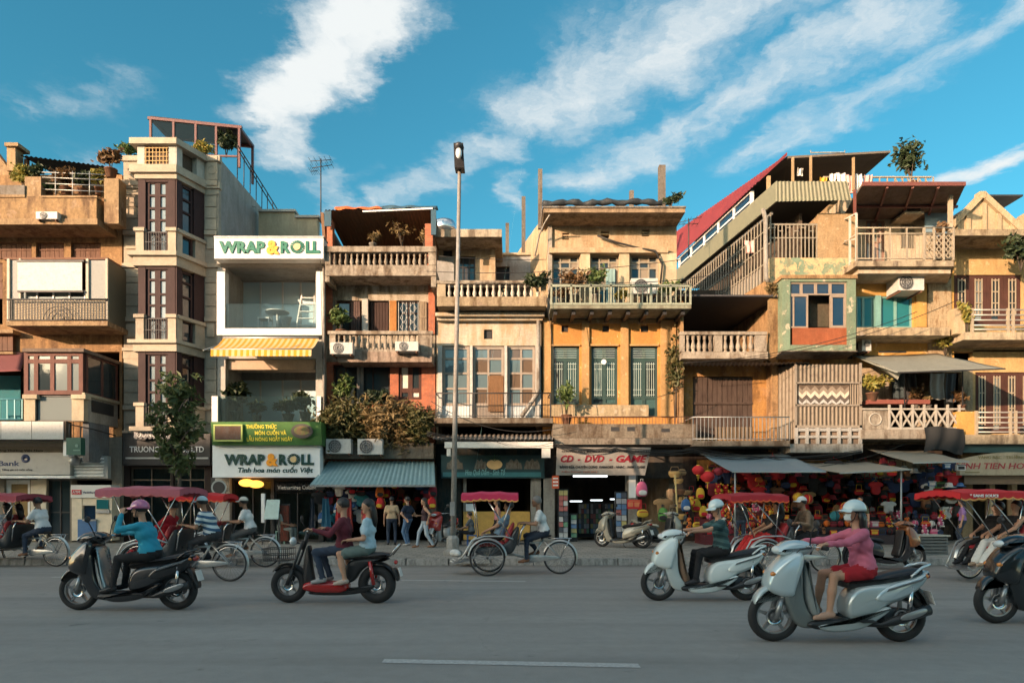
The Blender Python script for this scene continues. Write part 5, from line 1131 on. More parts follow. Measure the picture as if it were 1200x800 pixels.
# middle floor
for a, b in ((636.5, 645.5), (682, 690.5), (727.5, 736.5), (774.5, 792)):
 MB().box(X(a, 23.9), 23.9, Z(488, 23.9), X(b, 23.9), 23.999, Z(375, 23.9)).build('pilaster', TRIM6, b6)
block(b6, 'panel_head', [(646, 374, 681.5, 379), (691, 374, 727, 379), (737, 374, 774, 379)], 23.94, .0595, TRIM6); block(b6, 'vent', [(658.3, 381.3, 665.7, 388.7), (706.3, 381.3, 713.7, 388.7), (751.3, 381.3, 759.7, 388.7)], 24.1, .03, IRON)
for (a, b, bt), gg in zip(((646, 679, 474), (693, 724, 474), (739, 771, 488)), ((GWIN, GL, GWIN), (GL, GWIN, GWIN), (GWIN, GWIN, GL))):
 wn = window(b6, a, 405, b, bt, 24, .1, GRNF, list(gg), cols=2, rows=(421, 465), fw=.08, mw=.12)
 ptn = MB(); y_ = 24.075
 xa_, xb_2 = X(a, 24)+.1, X(b, 24)-.1; xm = (xa_+xb_2)/2
 for p, q in ((xa_, xm-.08), (xm+.08, xb_2)):
  for k in (.12, .36, .64, .88): ptn.box(p+(q-p)*k-.008, y_, Z(464, 24), p+(q-p)*k+.008, y_+.01, Z(424, 24))
  for py in (426, 432, 456, 462): ptn.box(p, y_-.003, Z(py, 24)-.008, q, y_+.013, Z(py, 24)+.008)
 for k in range(5): ptn.box(xa_, y_-.002, Z(408+k*2.6, 24)-.007, xb_2, y_+.012, Z(408+k*2.6, 24)+.007)
 ptn.build('lattice', paint('pale_lattice', (.34, .42, .39), .5), wn)
 block(b6, 'sill', [(a-1, 403, b+1, 405.2)], 23.93, .068, TRIM6)
wd_ = disc(b6, 'white_disc', X(707.5, 23.9), Z(424, 23.9), .09, .09, 23.9, .02, WHITE)
wall(b6, 'apron_wall', 646, 474.3, 760, 487.5, 23.86, plaster('apron_cream', (.72, .56, .32), dirt=.5, patch=.3, pcol=(.42, .36, .28)), t=.035)
ld6 = slab_px(b6, 'parapet_ledge', 648, 815, 496.5, 513, 22.95, 24, CONCD); slab_px(b6, 'ledge_slab', 650, 818, 513.2, 520.5, 22.7, 23.999, plaster('ledge_grime', (.40, .35, .28), dirt=.95, dcol=(.08, .065, .05), patch=.5, pcol=(.20, .17, .14)))
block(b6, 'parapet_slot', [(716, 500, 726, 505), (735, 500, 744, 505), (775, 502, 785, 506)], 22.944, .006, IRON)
lr6 = MB().tube((X(650, 22.95), 22.95, Z(488, 22.95)), (X(815, 22.95), 22.95, Z(488, 22.95)), .014, 6).build('ledge_rail', RUST, ld6); rods(lr6, 651, 814, 488, 496.5, 22.95, 44, .007, RUST)
# ground floor
wall(b6, 'shopfront', 637, 521, 800, None, 23.9, plaster('dark_front', (.10, .09, .08), dirt=.6), [(656, 556, 738, None), (752, 560, 795, None)], t=.2)
block(b6, 'shop_pier', [(637, 560, 650, 634)], 23.4, .49, MC['pale_pier']); block(b6, 'shop_pier', [(736, 556, 747, 634)], 23.3, .59, MC['pale_pier'])
MB().box(X(656, 24), 28, .15, X(795, 24), 28.2, 3.2).build('shop_back', MC['shop_dim_back'], b6); MB().box(X(656, 24), 24.1, 2.75, X(738, 24), 28, 2.85).build('shop_ceiling', DARKIN, b6)
sg = thing('disc_shop_sign', 'tilted silver shop sign with dark red CD - DVD - GAME lettering', 'sign', (3.2, 22.6, Z(557, 22.5)))
yt_, yb_ = 22.35, 22.75; zt_, zb__ = Z(524, 22.35), Z(556.5, 22.75); xl_, xr_ = X(652.5, 22.35), X(763, 22.35); til = -atan2(yb_-yt_, zt_-zb__)
MB().hexa([(xl_, yb_, zb__), (xr_-.12, yb_, zb__), (xr_-.12, yb_+.08, zb__), (xl_, yb_+.08, zb__), (xl_, yt_, zt_), (xr_, yt_, zt_), (xr_, yt_+.08, zt_), (xl_, yt_+.08, zt_)]).build('board', plaster('sign_silver', (.50, .50, .48), dirt=.3, dcol=(.30, .26, .22), bump=.03, rough=.4, scale=.6), sg)
ys = lambda z: yt_+(yb_-yt_)*(zt_-z)/(zt_-zb__)-.004
MRL = paint('maroon_letters', (.22, .015, .03), .4)
for tx, a, b in (('CD', 657, 672), ('-', 677, 680), ('DVD', 685, 708), ('-', 714, 717.5), ('GAME', 722, 758)):
 z_ = Z(537, 22.5); lettering(sg, tx, X(a, 22.5), X(b, 22.5), z_, .235, ys(z_), MRL, bold=.03, shear=.25, tilt=til)
z_ = Z(546.8, 22.6); lettering(sg, 'BĂNG ĐĨA CHUYÊN DÙNG  KARAOKE - NHẠC - PHIM - GAME', X(656, 22.6), X(756, 22.6), z_, .085, ys(z_), BLK, bold=.01, tilt=til)
z_ = Z(528.5, 22.4); lettering(sg, 'CHUYÊN BÁN BUÔN BÁN LẺ BĂNG ĐĨA CÁC LOẠI', X(658, 22.4), X(760, 22.4), z_, .06, ys(z_), BLK, tilt=til)
z_ = Z(552.5, 22.7); lettering(sg, 'ĐIỆN THOẠI: 3828 2516', X(658, 22.7), X(700, 22.7), z_, .05, ys(z_), paint('faded_red', (.42, .16, .12), .5), tilt=til)
MB().tube((xl_+.3, yt_+.1, zt_-.1), (xl_+.3, 23.85, zt_+.1), .02, 6).tube((xr_-.3, yt_+.1, zt_-.1), (xr_-.3, 23.85, zt_+.1), .02, 6).build('bracket', IRON, sg)
for zf, lb in ((2.62, 'upper fluorescent tube'),):
 lt = MB().tube((X(672, 23.2), 23.3, Z(557.5, 23.2)), (X(712, 23.2), 23.3, Z(557.5, 23.2)), .03, 8).build('fluorescent_tube', emit('tube_glow', (.85, .95, 1), .9)); tag(lt, 'white fluorescent tube under the disc shop sign', 'lamp')
for k, px_ in enumerate((668, 692, 715)):
 lt = MB().tube((X(px_, 25), 25, Z(587-1.2*k, 25)), (X(px_+14, 25), 25, Z(587-1.2*k, 25)), .02, 8).build('fluorescent_tube', MC['tube_glow']); tag(lt, ('left', 'middle', 'right')[k]+' of three lit tubes over the dark disc shelves', 'lamp', 'lit tubes in the disc shop')
# small red signs and numbers on the piers
rs_ = signbox('red_shop_sign', 'small red sign with pale bars on the pier left of the disc shop', 647, 557, 655, 572, 23.0, .06, paint('orange_red', (.55, .09, .03), .5)); block(rs_, 'bar', [(648, 559.5, 654, 561.2), (648, 563.5, 654, 565.2), (648, 567.5, 654, 569.2)], 22.985, .014, MC['white_letters'])
rs_ = signbox('red_shop_sign', 'red board with orange blocks hanging right of the disc shop door', 735, 585, 752, 596, 22.9, .05, REDL); block(rs_, 'print_block', [(736, 588, 742, 593.5), (743.5, 588, 750, 593.5), (737, 586, 750, 587)], 22.89, .009, paint('orange_print', (.55, .18, .08), .5))
MB().pb(737, 557, 745, 583, 23.24, .05).build('poster', MC['sign_white'], rs_)
# ================================================================ B7: red roofed house with long side gallery, green window box and tin cladding
b7 = thing('red_roof_house', 'rambling house with long red side roof, green window box and tin cladding', 'house', (9.2, 24, .15))
STO = plaster('stained_orange', (.62, .37, .15), dirt=.8, dcol=(.14, .08, .04), patch=.35, pcol=(.32, .20, .11)); GRP = plaster('peeling_green', (.30, .46, .30), dirt=.4, dcol=(.25, .16, .09), patch=.75, pcol=(.56, .38, .21)); YLB = plaster('yellow_block', (.62, .42, .21), dirt=.55, dcol=(.25, .16, .08), patch=.15, pcol=(.46, .34, .22))
SK0, SK1 = (9.0, 23.6), (7.5, 34.0)
skx = lambda y: SK0[0]+(SK1[0]-SK0[0])*(y-SK0[1])/(SK1[1]-SK0[1])
def along(parent, name, y0, y1, z0, z1, off, t, mat, label=None):
 """piece of the side gallery between distances y0..y1"""
 return MB().hexa([(skx(y0)+off, y0, z0), (skx(y1)+off, y1, z0), (skx(y1)+off+t, y1, z0), (skx(y0)+off+t, y0, z0), (skx(y0)+off, y0, z1), (skx(y1)+off, y1, z1), (skx(y1)+off+t, y1, z1), (skx(y0)+off+t, y0, z1)]).build(name, mat, parent, label)
zg0, zg1, zw = 11.6, 12.28, 12.92
along(b7, 'gallery_wall', 23.62, 34, .15, 9.3, .0, .2, STO)
along(b7, 'gallery_back', 23.9, 34, 9.3, zg0, 1.1, .1, DARKIN)
GFAS = paint('grey_green_sheet', (.28, .28, .19), .6, .1, dirt=.3)
gf = along(b7, 'gutter_fascia', 22.95, 34, zg0, zg1, -.22, .06, GFAS)
fr7 = corrug((skx(22.95)-.22, 22.95, zg0), (X(998, 22.95), 22.95, zg0+.05), (X(993, 22.95), 22.95, zg1), (skx(22.95)-.22, 22.95, zg1), .13, .022); fr7.build('front_fascia', GFAS, b7)
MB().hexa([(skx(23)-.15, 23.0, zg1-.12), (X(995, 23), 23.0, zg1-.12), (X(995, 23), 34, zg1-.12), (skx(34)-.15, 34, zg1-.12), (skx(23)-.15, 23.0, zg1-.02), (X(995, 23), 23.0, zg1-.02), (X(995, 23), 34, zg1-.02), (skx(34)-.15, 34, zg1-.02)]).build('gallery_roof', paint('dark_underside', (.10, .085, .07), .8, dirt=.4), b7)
# window band under the red roof
wb = along(b7, 'window_band', 25.0, 34, zg1, zg1+.1, -.04, .1, WFR); along(b7, 'window_head', 25.0, 34, zw-.07, zw, -.04, .1, WFR)
for k in range(6):
 y = 25.0+k*1.35; along(wb, 'mullion', y, y+.1, zg1+.1, zw-.07, -.04, .1, WFR)
 if k < 5:
  along(wb, 'pane', y+.1, y+1.35, zg1+.1, zw-.07, .0, .02, GLBLUE); along(wb, 'transom', y+.1, y+1.35, zg1+.24, zg1+.3, -.035, .06, WFR)
along(b7, 'end_post', 23.9, 24.0, zg1, zw, -.0, .1, YLB)
RED = paint('red_sheet', (.17, .024, .028), .55, .1, dirt=.3, scale=2)
rr7 = corrug((skx(24.2)-.14, 24.2, zw-.02), (skx(34.5)-.14, 34.5, zw-.02), (skx(34.5)+.6, 34.5, 15.0), (skx(24.2)+.8, 24.2, 13.78), .22, .02); rr7.build('red_roof', RED, b7)
MB().hexa([(skx(24.2)-.16, 24.15, zw-.06), (skx(24.2)+.82, 24.15, 13.76), (skx(24.2)+.82, 24.21, 13.76), (skx(24.2)-.16, 24.21, zw-.06), (skx(24.2)-.16, 24.15, zw+.06), (skx(24.2)+.82, 24.15, 13.88), (skx(24.2)+.82, 24.21, 13.88), (skx(24.2)-.16, 24.21, zw+.06)]).build('barge_board', RED, b7)
MB().add([(skx(34.5)+.65, 34.5, 14.9), (skx(24.2)+.85, 24.2, 13.68), (13.2, 23.8, 13.68), (13.2, 34.5, 13.9), (skx(34.5)+.65, 34.5, 14.97), (skx(24.2)+.85, 24.2, 13.76), (13.2, 23.8, 13.75), (13.2, 34.5, 13.98)], [(0,1,2,3),(7,6,5,4),(0,4,5,1),(1,5,6,2),(2,6,7,3),(3,7,4,0)]).build('flat_roof', MC['dark_underside'], b7)
wall_m(b7, 'roof_room_wall', skx(26)+.6, zg1, 13.2, 13.68, 27.5, YLB)
for px_, y_ in ((929, 23.6), (950, 23.5), (1000, 23.6)): MB().box(X(px_, y_)-.035, y_-.035, zg1-.02, X(px_, y_)+.035, y_+.035, 13.40).build('roof_post', YLB, b7)
MB().path([(X(950, 23.5), 23.5, 13.6), (X(950, 23.5), 23.5, Z(179, 23.5)), (X(990, 23.5), 23.5, Z(179, 23.5)), (X(990, 23.5), 23.5, 13.6)], .025, 6).build('pipe_frame', STEEL, b7)
# side gallery grille and bars
gl_ = along(b7, 'gallery_rail', 23.7, 34, zg0-.12, zg0-.02, .0, .08, STEEL); PGR = paint('pale_bars', (.38, .34, .27), .6, dirt=.3)
me_ = MB().box(-.018, -.018, 0, .018, .018, zg0-9.3).mesh('gallery_bar', PGR); o_ = world_org(gl_)
for k in range(46):
 y = 23.72+k*.225; link('gallery_bar', me_, gl_, Vector((skx(y), y, 9.3))-o_)
for z_ in (9.9, 10.5, 11.05): along(gl_, 'cross_bar', 23.7, 34, z_, z_+.04, .0, .04, PGR)
along(b7, 'lower_screen', 24.6, 34, 9.3, 9.95, .06, .03, paint('grey_sheet_side', (.28, .27, .24), .7, dirt=.5))
# front of the gallery
wall(b7, 'gallery_front', 902, 302, 1003, 336, 23.6, GRP, t=.18); wall(b7, 'gallery_pier', 958, 250, 1003, 301.8, 23.62, YLB, t=.18)
wall(b7, 'gallery_inner_wall', 895, 240, 1000, 336, 26.5, YLB, [(912, 278, 930, 312)], t=.1)
fg = MB().pb(902, 262, 958, 264, 23.62, .05).pb(902, 278, 958, 279.3, 23.62, .05).build('front_grille', PGR, b7); rods(fg, 903, 957, 262, 302, 23.64, 13, .016, PGR, 'grille_bar')
for k in range(6): MB().pb(904+k*9, 266+4*(k % 2), 909+k*9, 267.2+4*(k % 2), 23.63, .03).build('grille_link', PGR, fg)
MB().path([(X(894, 23.3), 23.3, Z(245, 23.3)), (X(897, 23.3), 23.3, Z(256, 23.3)), (X(898, 23.3), 23.3, Z(325, 23.3)), (X(901, 23.4), 23.4, Z(333, 23.4))], .075, 8).build('downpipe', MC['pipe_white'], b7)
# lower left terrace
wall(b7, 'terrace_back_wall', 792, 340, 905, 424, 28.0, DARKIN); MB().box(X(794, 24), 24.0, Z(424, 24), X(797, 24)+.1, 28, Z(345, 24)).build('party_wall', STO, b7)
MB().add([(X(798, 23.1), 23.1, Z(347, 23.1)), (X(911, 23.1), 23.1, Z(347.5, 23.1)), (9.6, 28, Z(347, 23.1)-.3), (X(798, 24), 28, Z(347, 23.1)-.3), (X(798, 23.1), 23.1, Z(345, 23.1)), (X(911, 23.1), 23.1, Z(345.5, 23.1)), (9.6, 28, Z(345, 23.1)-.3), (X(798, 24), 28, Z(345, 23.1)-.3)], [(0,3,2,1),(4,5,6,7),(0,1,5,4),(1,2,6,5),(2,3,7,6),(3,0,4,7)]).build('terrace_roof', paint('dark_felt', (.04, .04, .045), .7, dirt=.3), b7)
bt7 = slab_px(b7, 'terrace_balcony', 799, 900, 412, 420, 23.1, 28, OLDC)
slab_px(bt7, 'balcony_coping', 797, 899, 388.3, 392, 23.05, 23.28, OLDC); block(bt7, 'pier', [(797.5, 392.2, 802.5, 411.8), (837, 392.2, 846.5, 411.8), (885, 392.2, 898.5, 411.8)], 23.08, .2, OLDC)
balusters(bt7, 803, 836.5, 392.2, 411.8, 23.1, 5, OLDC, yoff=.08, fat=1.35); balusters(bt7, 847, 884.5, 392.2, 411.8, 23.1, 5, OLDC, yoff=.08, fat=1.35)
MB().hexa([(X(899.5, 23.2), 23.2, Z(421, 23.2)), (X(921, 23.3), 23.3, Z(413, 23.3)), (X(921, 23.7), 23.7, Z(413, 23.3)), (skx(23.62), 23.62, Z(421, 23.2)), (X(899.5, 23.2), 23.2, Z(352, 23.2)), (X(921, 23.3), 23.3, Z(334, 23.3)), (X(921, 23.7), 23.7, Z(334, 23.3)), (skx(23.62), 23.62, Z(352, 23.2))]).build('corner_pier', STO, b7)
# small tin roof and plank front below
tr7 = corrug((X(801, 22.7), 22.7, Z(424.5, 22.7)), (X(948, 22.7), 22.7, Z(424.5, 22.7)), (X(948, 24), 24.0, Z(419, 22.7)), (X(801, 24), 24.0, Z(419, 22.7)), .14, .02); tr7.build('tin_roof', MC['grey_sheet'], b7)
wall(b7, 'wall', 797, 420.5, 1003, 560, 24, plaster('orange_wall', (.68, .33, .07), dirt=.7, dcol=(.16, .08, .03), patch=.3, pcol=(.34, .2, .1)), [(812, 441, 882, 512), (935, 448, 1000, 500)], t=.2)
PLK = woodmat('grey_plank', (.13, .085, .065), dirt=.6)
for a, b in ((812, 829), (829.5, 846), (846.5, 863.5), (864, 882)): planked(b7, a, 442, b, 512, 24.03, 3, PLK, name='plank_shutter', bar=False)
MB().pb(812, 471, 882, 473.5, 23.97, .05).build('shutter_bar', PLK, b7); wall(b7, 'party_wall', 797, 345, 801, 520, 23.5, STO, t=.5)
TIN = paint('weathered_tin', (.23, .19, .14), .6, .25, dirt=.85, scale=2.2)
x0, x1 = X(900, 24)+.01, X(933, 22.9)
corrug((x0, 23.99, Z(514, 23)), (x1, 22.9, Z(514, 23)), (x1, 22.9, Z(427, 23)), (x0, 23.99, Z(427, 23)), .15, .03).build('tin_side', TIN, b7)
tp = lambda nm, a, b, c, d, pitch=.13: corrug((X(a, 22.9), 22.9, Z(d, 22.9)), (X(c, 22.9), 22.9, Z(d, 22.9)), (X(c, 22.9), 22.9, Z(b, 22.9)), (X(a, 22.9), 22.9, Z(b, 22.9)), pitch, .032).build(nm, TIN, b7)
tp('tin_sheet', 933.5, 427, 1008, 448); tp('tin_sheet', 933.5, 475, 1008, 499); tp('tin_sheet', 996, 448.3, 1008, 474.7, .08)
block(b7, 'tin_frame', [(933, 447.5, 1009, 449.3), (932, 473.5, 1010, 475.5), (932, 498, 1010, 501), (931.5, 425, 934, 522), (1007.5, 425, 1010, 522)], 22.84, .05, paint('pale_timber', (.36, .31, .25), .7, dirt=.4))
ck = MB(); y_ = 22.94   # zigzag curtain of coloured bands
def zig(parent, r0, r1, mat):
 P = []; n = 6
 top = [(935+60*k/(2*n), 450+24*r0+(5 if k % 2 else 0)) for k in range(2*n+1)]; bot = [(935+60*k/(2*n), 450+24*r1+(5 if k % 2 else 0)) for k in range(2*n+1)]
 m = MB()
 for k in range(2*n):
  q = [top[k], top[k+1], bot[k+1], bot[k]]
  m.add([(X(a, y_), y_+.012*sin(k*2.), Z(min(474, max(449, b)), y_)) for a, b in q], [(0,1,2,3)], False)
 return m.build('zigzag_band', mat, parent)
cz = MB().pb(935, 449.4, 995.5, 473.4, 22.99, .02).build('zigzag_curtain', paint('curtain_tan', (.18, .15, .12), .9), b7)
for k, (a, b, c_) in enumerate(((-.2, .08, (.10, .075, .055)), (.08, .3, (.22, .18, .14)), (.3, .5, (.50, .44, .36)), (.5, .72, (.09, .075, .065)), (.72, .9, (.36, .36, .35)))): zig(cz, a, b, paint('band_%s' % ('brown', 'tan', 'cream', 'grey', 'white')[k], c_, .9))
lb7 = slab_px(b7, 'tin_base', 926, 1011, 520, 530, 22.8, 24, plaster('white_beam', (.55, .53, .48), dirt=.6))
GYR = paint('grey_white_rail', (.46, .46, .44), .55, dirt=.35)
lr7 = MB().pb(932, 501.5, 1009, 505, 22.8, .06).pb(932, 510, 1009, 513, 22.8, .06).build('low_rail', GYR, lb7)
rods(lr7, 933, 1008, 501, 520, 22.83, 7, .045, GYR, 'rail_post'); block(lr7, 'low_backing', [(934, 502, 1007, 520)], 22.9, .03, paint('brown_backing', (.16, .12, .09), .8, dirt=.5))
bl7 = slab_px(b7, 'plank_balcony', 811, 926, 516, 522.5, 22.6, 24, CONCD)
r7 = MB().path([(X(812, 22.65), 23.99, Z(488.5, 22.65)), (X(812, 22.65), 22.65, Z(488.5, 22.65)), (X(925, 22.65), 22.65, Z(488.5, 22.65))], .02, 6).path([(X(812, 22.65), 22.65, Z(514, 22.65)), (X(925, 22.65), 22.65, Z(514, 22.65))], .015, 6).build('balcony_rail', STEEL, bl7); rods(r7, 812, 925, 488.5, 516, 22.65, 26, .009, STEEL)
block(bl7, 'rail_screen', [(838, 500, 882, 514)], 22.72, .02, woodmat('low_board', (.34, .23, .13)))
# green window box
gx7 = thing('green_window_box', 'green framed projecting window box with orange lower panel', 'window', (X(960, 23), 23.4, Z(414, 23)))
GRB = plaster('pale_green_frame', (.26, .38, .25), dirt=.4, dcol=(.16, .14, .09), patch=.14, pcol=(.46, .40, .30)); YF = 22.85
for r in ((917, 326, 926, 411), (993, 326, 1003, 411), (926.2, 326, 992.8, 330), (926.2, 404, 992.8, 411)): MB().pb(*r, YF, .9).build('frame_beam', GRB, gx7)
MB().hexa([(X(916, YF), YF-.04, Z(411, YF)-.03), (X(1004, YF), YF-.04, Z(411, YF)-.03), (X(1004, YF), 23.6, Z(411, YF)-.12), (X(916, YF), 23.6, Z(411, YF)-.12), (X(916, YF), YF-.04, Z(411, YF)), (X(1004, YF), YF-.04, Z(411, YF)), (X(1004, YF), 23.6, Z(411, YF)), (X(916, YF), 23.6, Z(411, YF))]).build('box_base', CONCD, gx7)
MB().pb(929, 384, 992.5, 403.8, YF+.05, .05).build('orange_panel', plaster('orange_panel_paint', (.48, .13, .04), dirt=.4, dcol=(.2, .05, .02), bump=.1, scale=2), gx7)
WTF = paint('tan_window_frame', (.42, .33, .25), .5, dirt=.25)
window(gx7, 926.2, 330.2, 992.8, 345, YF, .06, WTF, GLBLUE, cols=(940, 957, 974), fw=.05, mw=.09); window(gx7, 926.2, 345, 948, 383.5, YF, .06, WTF, GLBLUE, cols=(931,), fw=.05); window(gx7, 974, 345, 992.8, 383.5, YF, .06, WTF, GLBLUE, cols=1, fw=.08)
MB().pb(948.5, 345.5, 973.5, 383, YF+.6, .03).build('inner_screen', plaster('inner_dim', (.16, .14, .09), dirt=.7), gx7); MB().pb(916, 322, 1005, 326, YF-.05, 1.0).build('box_top', STO, gx7)
shell(b7, X(926, 23.7), X(1000, 23.7), Z(326, 23.7), 24.3, 33, DARKIN, floors=(Z(420, 24),), lw=False)

# ================================================================ B8: yellow house with upper balcony, window air conditioner and canvas awning
b8 = thing('balcony_house', 'yellow house with wide upper balcony, teal windows and grey canvas awning', 'house', (13.8, 24, .15))
YB8 = plaster('bright_yellow_wall', (.86, .46, .08), dirt=.35, dcol=(.28, .16, .06), patch=.1, pcol=(.6, .46, .24)); CR8 = plaster('top_cream', (.76, .64, .46), dirt=.45, dcol=(.26, .19, .12), patch=.12, pcol=(.42, .34, .25))
wall(b8, 'wall', 1003, 312, 1118, 430, 24, YB8, [(1003.5, 347, 1069, 384)], t=.25)
wall(b8, 'wall', 1003, 430.2, 1140, 560, 24, plaster('lower_yellow', (.62, .47, .28), dirt=.6, patch=.3, pcol=(.34, .27, .2)), [(1045, 436, 1128, 500)], t=.25)
wall(b8, 'upper_wall', 985, 232, 1098, 318, 24.8, CR8, [(1015, 258, 1037, 306), (1056, 262, 1072, 291)], t=.2)
shell(b8, X(1001, 24)+.02, X(1117, 24), Z(318, 24), 24.26, 33, DARKIN, floors=(Z(393, 24), Z(505, 24)))
shell(b8, X(985, 24.8), X(1098, 24.8), Z(234, 24.8), 25.01, 31, CR8, lw=True)
RBW = woodmat('red_brown_door', (.30, .13, .09), dirt=.3); wdr = window(b8, 1015, 258, 1037, 306, 24.8, .06, woodmat('pinkish_door', (.50, .28, .20)), [GLC, glassmat('pink_glass', (.34, .24, .20))], cols=3, rows=(267, 283), fw=.07)
ww = window(b8, 1056, 262, 1072, 291, 24.8, .06, WGR, GL, cols=2, rows=(275,), fw=.07); rods(ww, 1057, 1071, 263, 290, 24.82, 7, .012, WGR, 'window_bar')
rb8 = paint('dark_red_brown', (.14, .045, .035), .6, dirt=.3)
# dark red canopy
cz0, cz1 = Z(216, 22.4), Z(233, 24.8)
c8 = MB().hexa([(X(1010, 22.4), 22.4, cz0-.05), (X(1131, 22.4), 22.4, cz0-.05), (X(1114, 24.8), 24.9, cz0-.16), (X(988, 24.8), 24.9, cz0-.16), (X(1010, 22.4), 22.4, cz0+.03), (X(1131, 22.4), 22.4, cz0+.03), (X(1114, 24.8), 24.9, cz0-.08), (X(988, 24.8), 24.9, cz0-.08)]).build('canopy', plaster('canopy_board', (.30, .22, .17), dirt=.5), b8)
MB().bar((X(1010, 22.4), 22.38, cz0), (X(1131, 22.4), 22.38, cz0), .05, .13).build('canopy_fascia', rb8, c8)
for px_ in (1040, 1070, 1100): MB().bar((X(px_, 22.4), 22.42, cz0-.09), (X(px_-14, 24.8), 24.8, cz0-.2), .07).build('canopy_joist', rb8, c8)
MB().bar((X(1000, 23.7), 23.7, cz0-.17), (X(1122, 23.7), 23.7, cz0-.17), .08).build('canopy_joist', rb8, c8)
block(b8, 'canopy_post', [(1001, 222, 1003.5, 252)], 22.9, .08, rb8); block(b8, 'canopy_post', [(1113, 220, 1117, 304)], 23.0, .12, CR8)
# balcony
P8 = [(X(1003, 22.7), 22.7), (X(1118, 22.7), 22.7), (X(1112, 24.8), 24.8), (X(980, 24), 24.8), (X(980, 24), 24.2)]
bal8 = MB().prism(P8, Z(312, 22.7), Z(305.5, 22.7), axis='z').build('upper_balcony', plaster('balcony_slab_cream', (.62, .50, .33), dirt=.7, patch=.2), b8)
MB().prism([(X(1006, 22.9), 22.9), (X(1114, 22.9), 22.9), (X(1110, 24), 23.99), (X(990, 24), 23.99)], Z(318, 22.7), Z(312.2, 22.7), axis='z').build('balcony_underside', CR8, bal8)
PCR = paint('cream_rail', (.46, .39, .29), .6, dirt=.3)
r8 = MB().path([(X(981, 24), 24.2, Z(274, 22.75)), (X(1004, 22.75), 22.75, Z(274, 22.75)), (X(1117, 22.75), 22.75, Z(274, 22.75)), (X(1113, 24), 24.7, Z(274, 22.75))], .03, 6).path([(X(981, 24), 24.2, Z(303, 22.75)), (X(1004, 22.75), 22.75, Z(303, 22.75)), (X(1117, 22.75), 22.75, Z(303, 22.75))], .02, 6).path([(X(1004, 22.75), 22.75, Z(267, 22.75)), (X(1117, 22.75), 22.75, Z(267, 22.75))], .025, 6).build('balcony_rail', PCR, bal8)
rods(r8, 1004, 1082, 267, 305, 22.75, 5, .022, PCR, 'rail_post'); rods(r8, 1005, 1082, 274, 303, 22.75, 18, .006, PCR); rods(r8, 1083, 1117, 267, 305, 22.75, 4, .03, PCR, 'rail_post')
lat = MB()
for k in range(6):
 for j in range(4):
  a, b = 1084+k*5.5, 275+j*7; lat.bar((X(a, 22.76), 22.76, Z(b, 22.76)), (X(a+5, 22.76), 22.76, Z(b+6.5, 22.76)), .028); lat.bar((X(a+5, 22.77), 22.77, Z(b, 22.77)), (X(a, 22.77), 22.77, Z(b+6.5, 22.77)), .028)
lat.build('lattice_panel', PCR, r8)
sc8 = MB()
for k, (a, y) in enumerate(((981, 24.2), (988, 23.7), (996, 23.2), (1003.5, 22.8))): sc8.box(X(a, y)-.03, y-.03, Z(305, 22.7), X(a, y)+.03, y+.03, Z(262-4*k, y))
sc8.path([(X(981, 24.2), 24.2, Z(262, 24.2)), (X(1003.5, 22.8), 22.8, Z(250, 22.8))], .03, 6).path([(X(981, 24.2), 24.2, Z(284, 24.2)), (X(1003.5, 22.8), 22.8, Z(280, 22.8))], .02, 6); sc8.build('side_frame', paint('white_side_frame', (.66, .64, .58), .5, dirt=.2), bal8)
pc8 = MB().box(X(1058, 24), 23.9, Z(252, 24), X(1081, 24), 24.799, Z(249, 24)).box(X(1060, 24), 23.95, Z(249, 24), X(1062, 24), 24.0, Z(232, 24)).box(X(1078, 24), 23.95, Z(249, 24), X(1080, 24), 24.0, Z(232, 24)).build('wall_shelf', CR8, b8); block(b8, 'shelf_shade_plate', [(1062.5, 233, 1077.5, 249)], 24.74, .06, IRON)  # flat dark plate inside the shelf frame, coloured for a recess's shade
block(b8, 'blue_tarp_screen', [(1084, 232, 1112, 272)], 24.3, .03, paint('blue_grey_cloth', (.16, .24, .30), .8, dirt=.2))
# teal windows, ledge
TLF = paint('teal_frame', (.24, .48, .44), .5, dirt=.2)
window(b8, 1003.5, 347, 1069, 384, 24, .03, TLF, GLTEAL, cols=(1012, 1026, 1033, 1050), rows=(), fw=.06, mw=.09); block(b8, 'teal_post', [(1026, 346, 1032.5, 384)], 23.93, .065, TLF)
lg8 = slab_px(b8, 'ledge', 1001, 1113, 383.5, 393, 22.9, 24, plaster('ledge_cream', (.70, .54, .32), dirt=.6, patch=.15)); block(b8, 'pier', [(1074, 320, 1086, 383)], 23.92, .079, YB8)
block(b8, 'recess_shade_plate', [(1003, 396, 1010, 414)], 23.97, .029, IRON); block(b8, 'vent_slot', [(1030, 411, 1062, 413)], 23.98, .019, IRON); block(b8, 'quoin', [(1088, 318, 1115, 430)], 23.93, .069, plaster('rubble_cream', (.68, .52, .30), dirt=.7, dcol=(.20, .12, .06), patch=.45, pcol=(.42, .32, .2), scale=3))  # first block: dark plate on the wall face, its colour giving a recess's shade
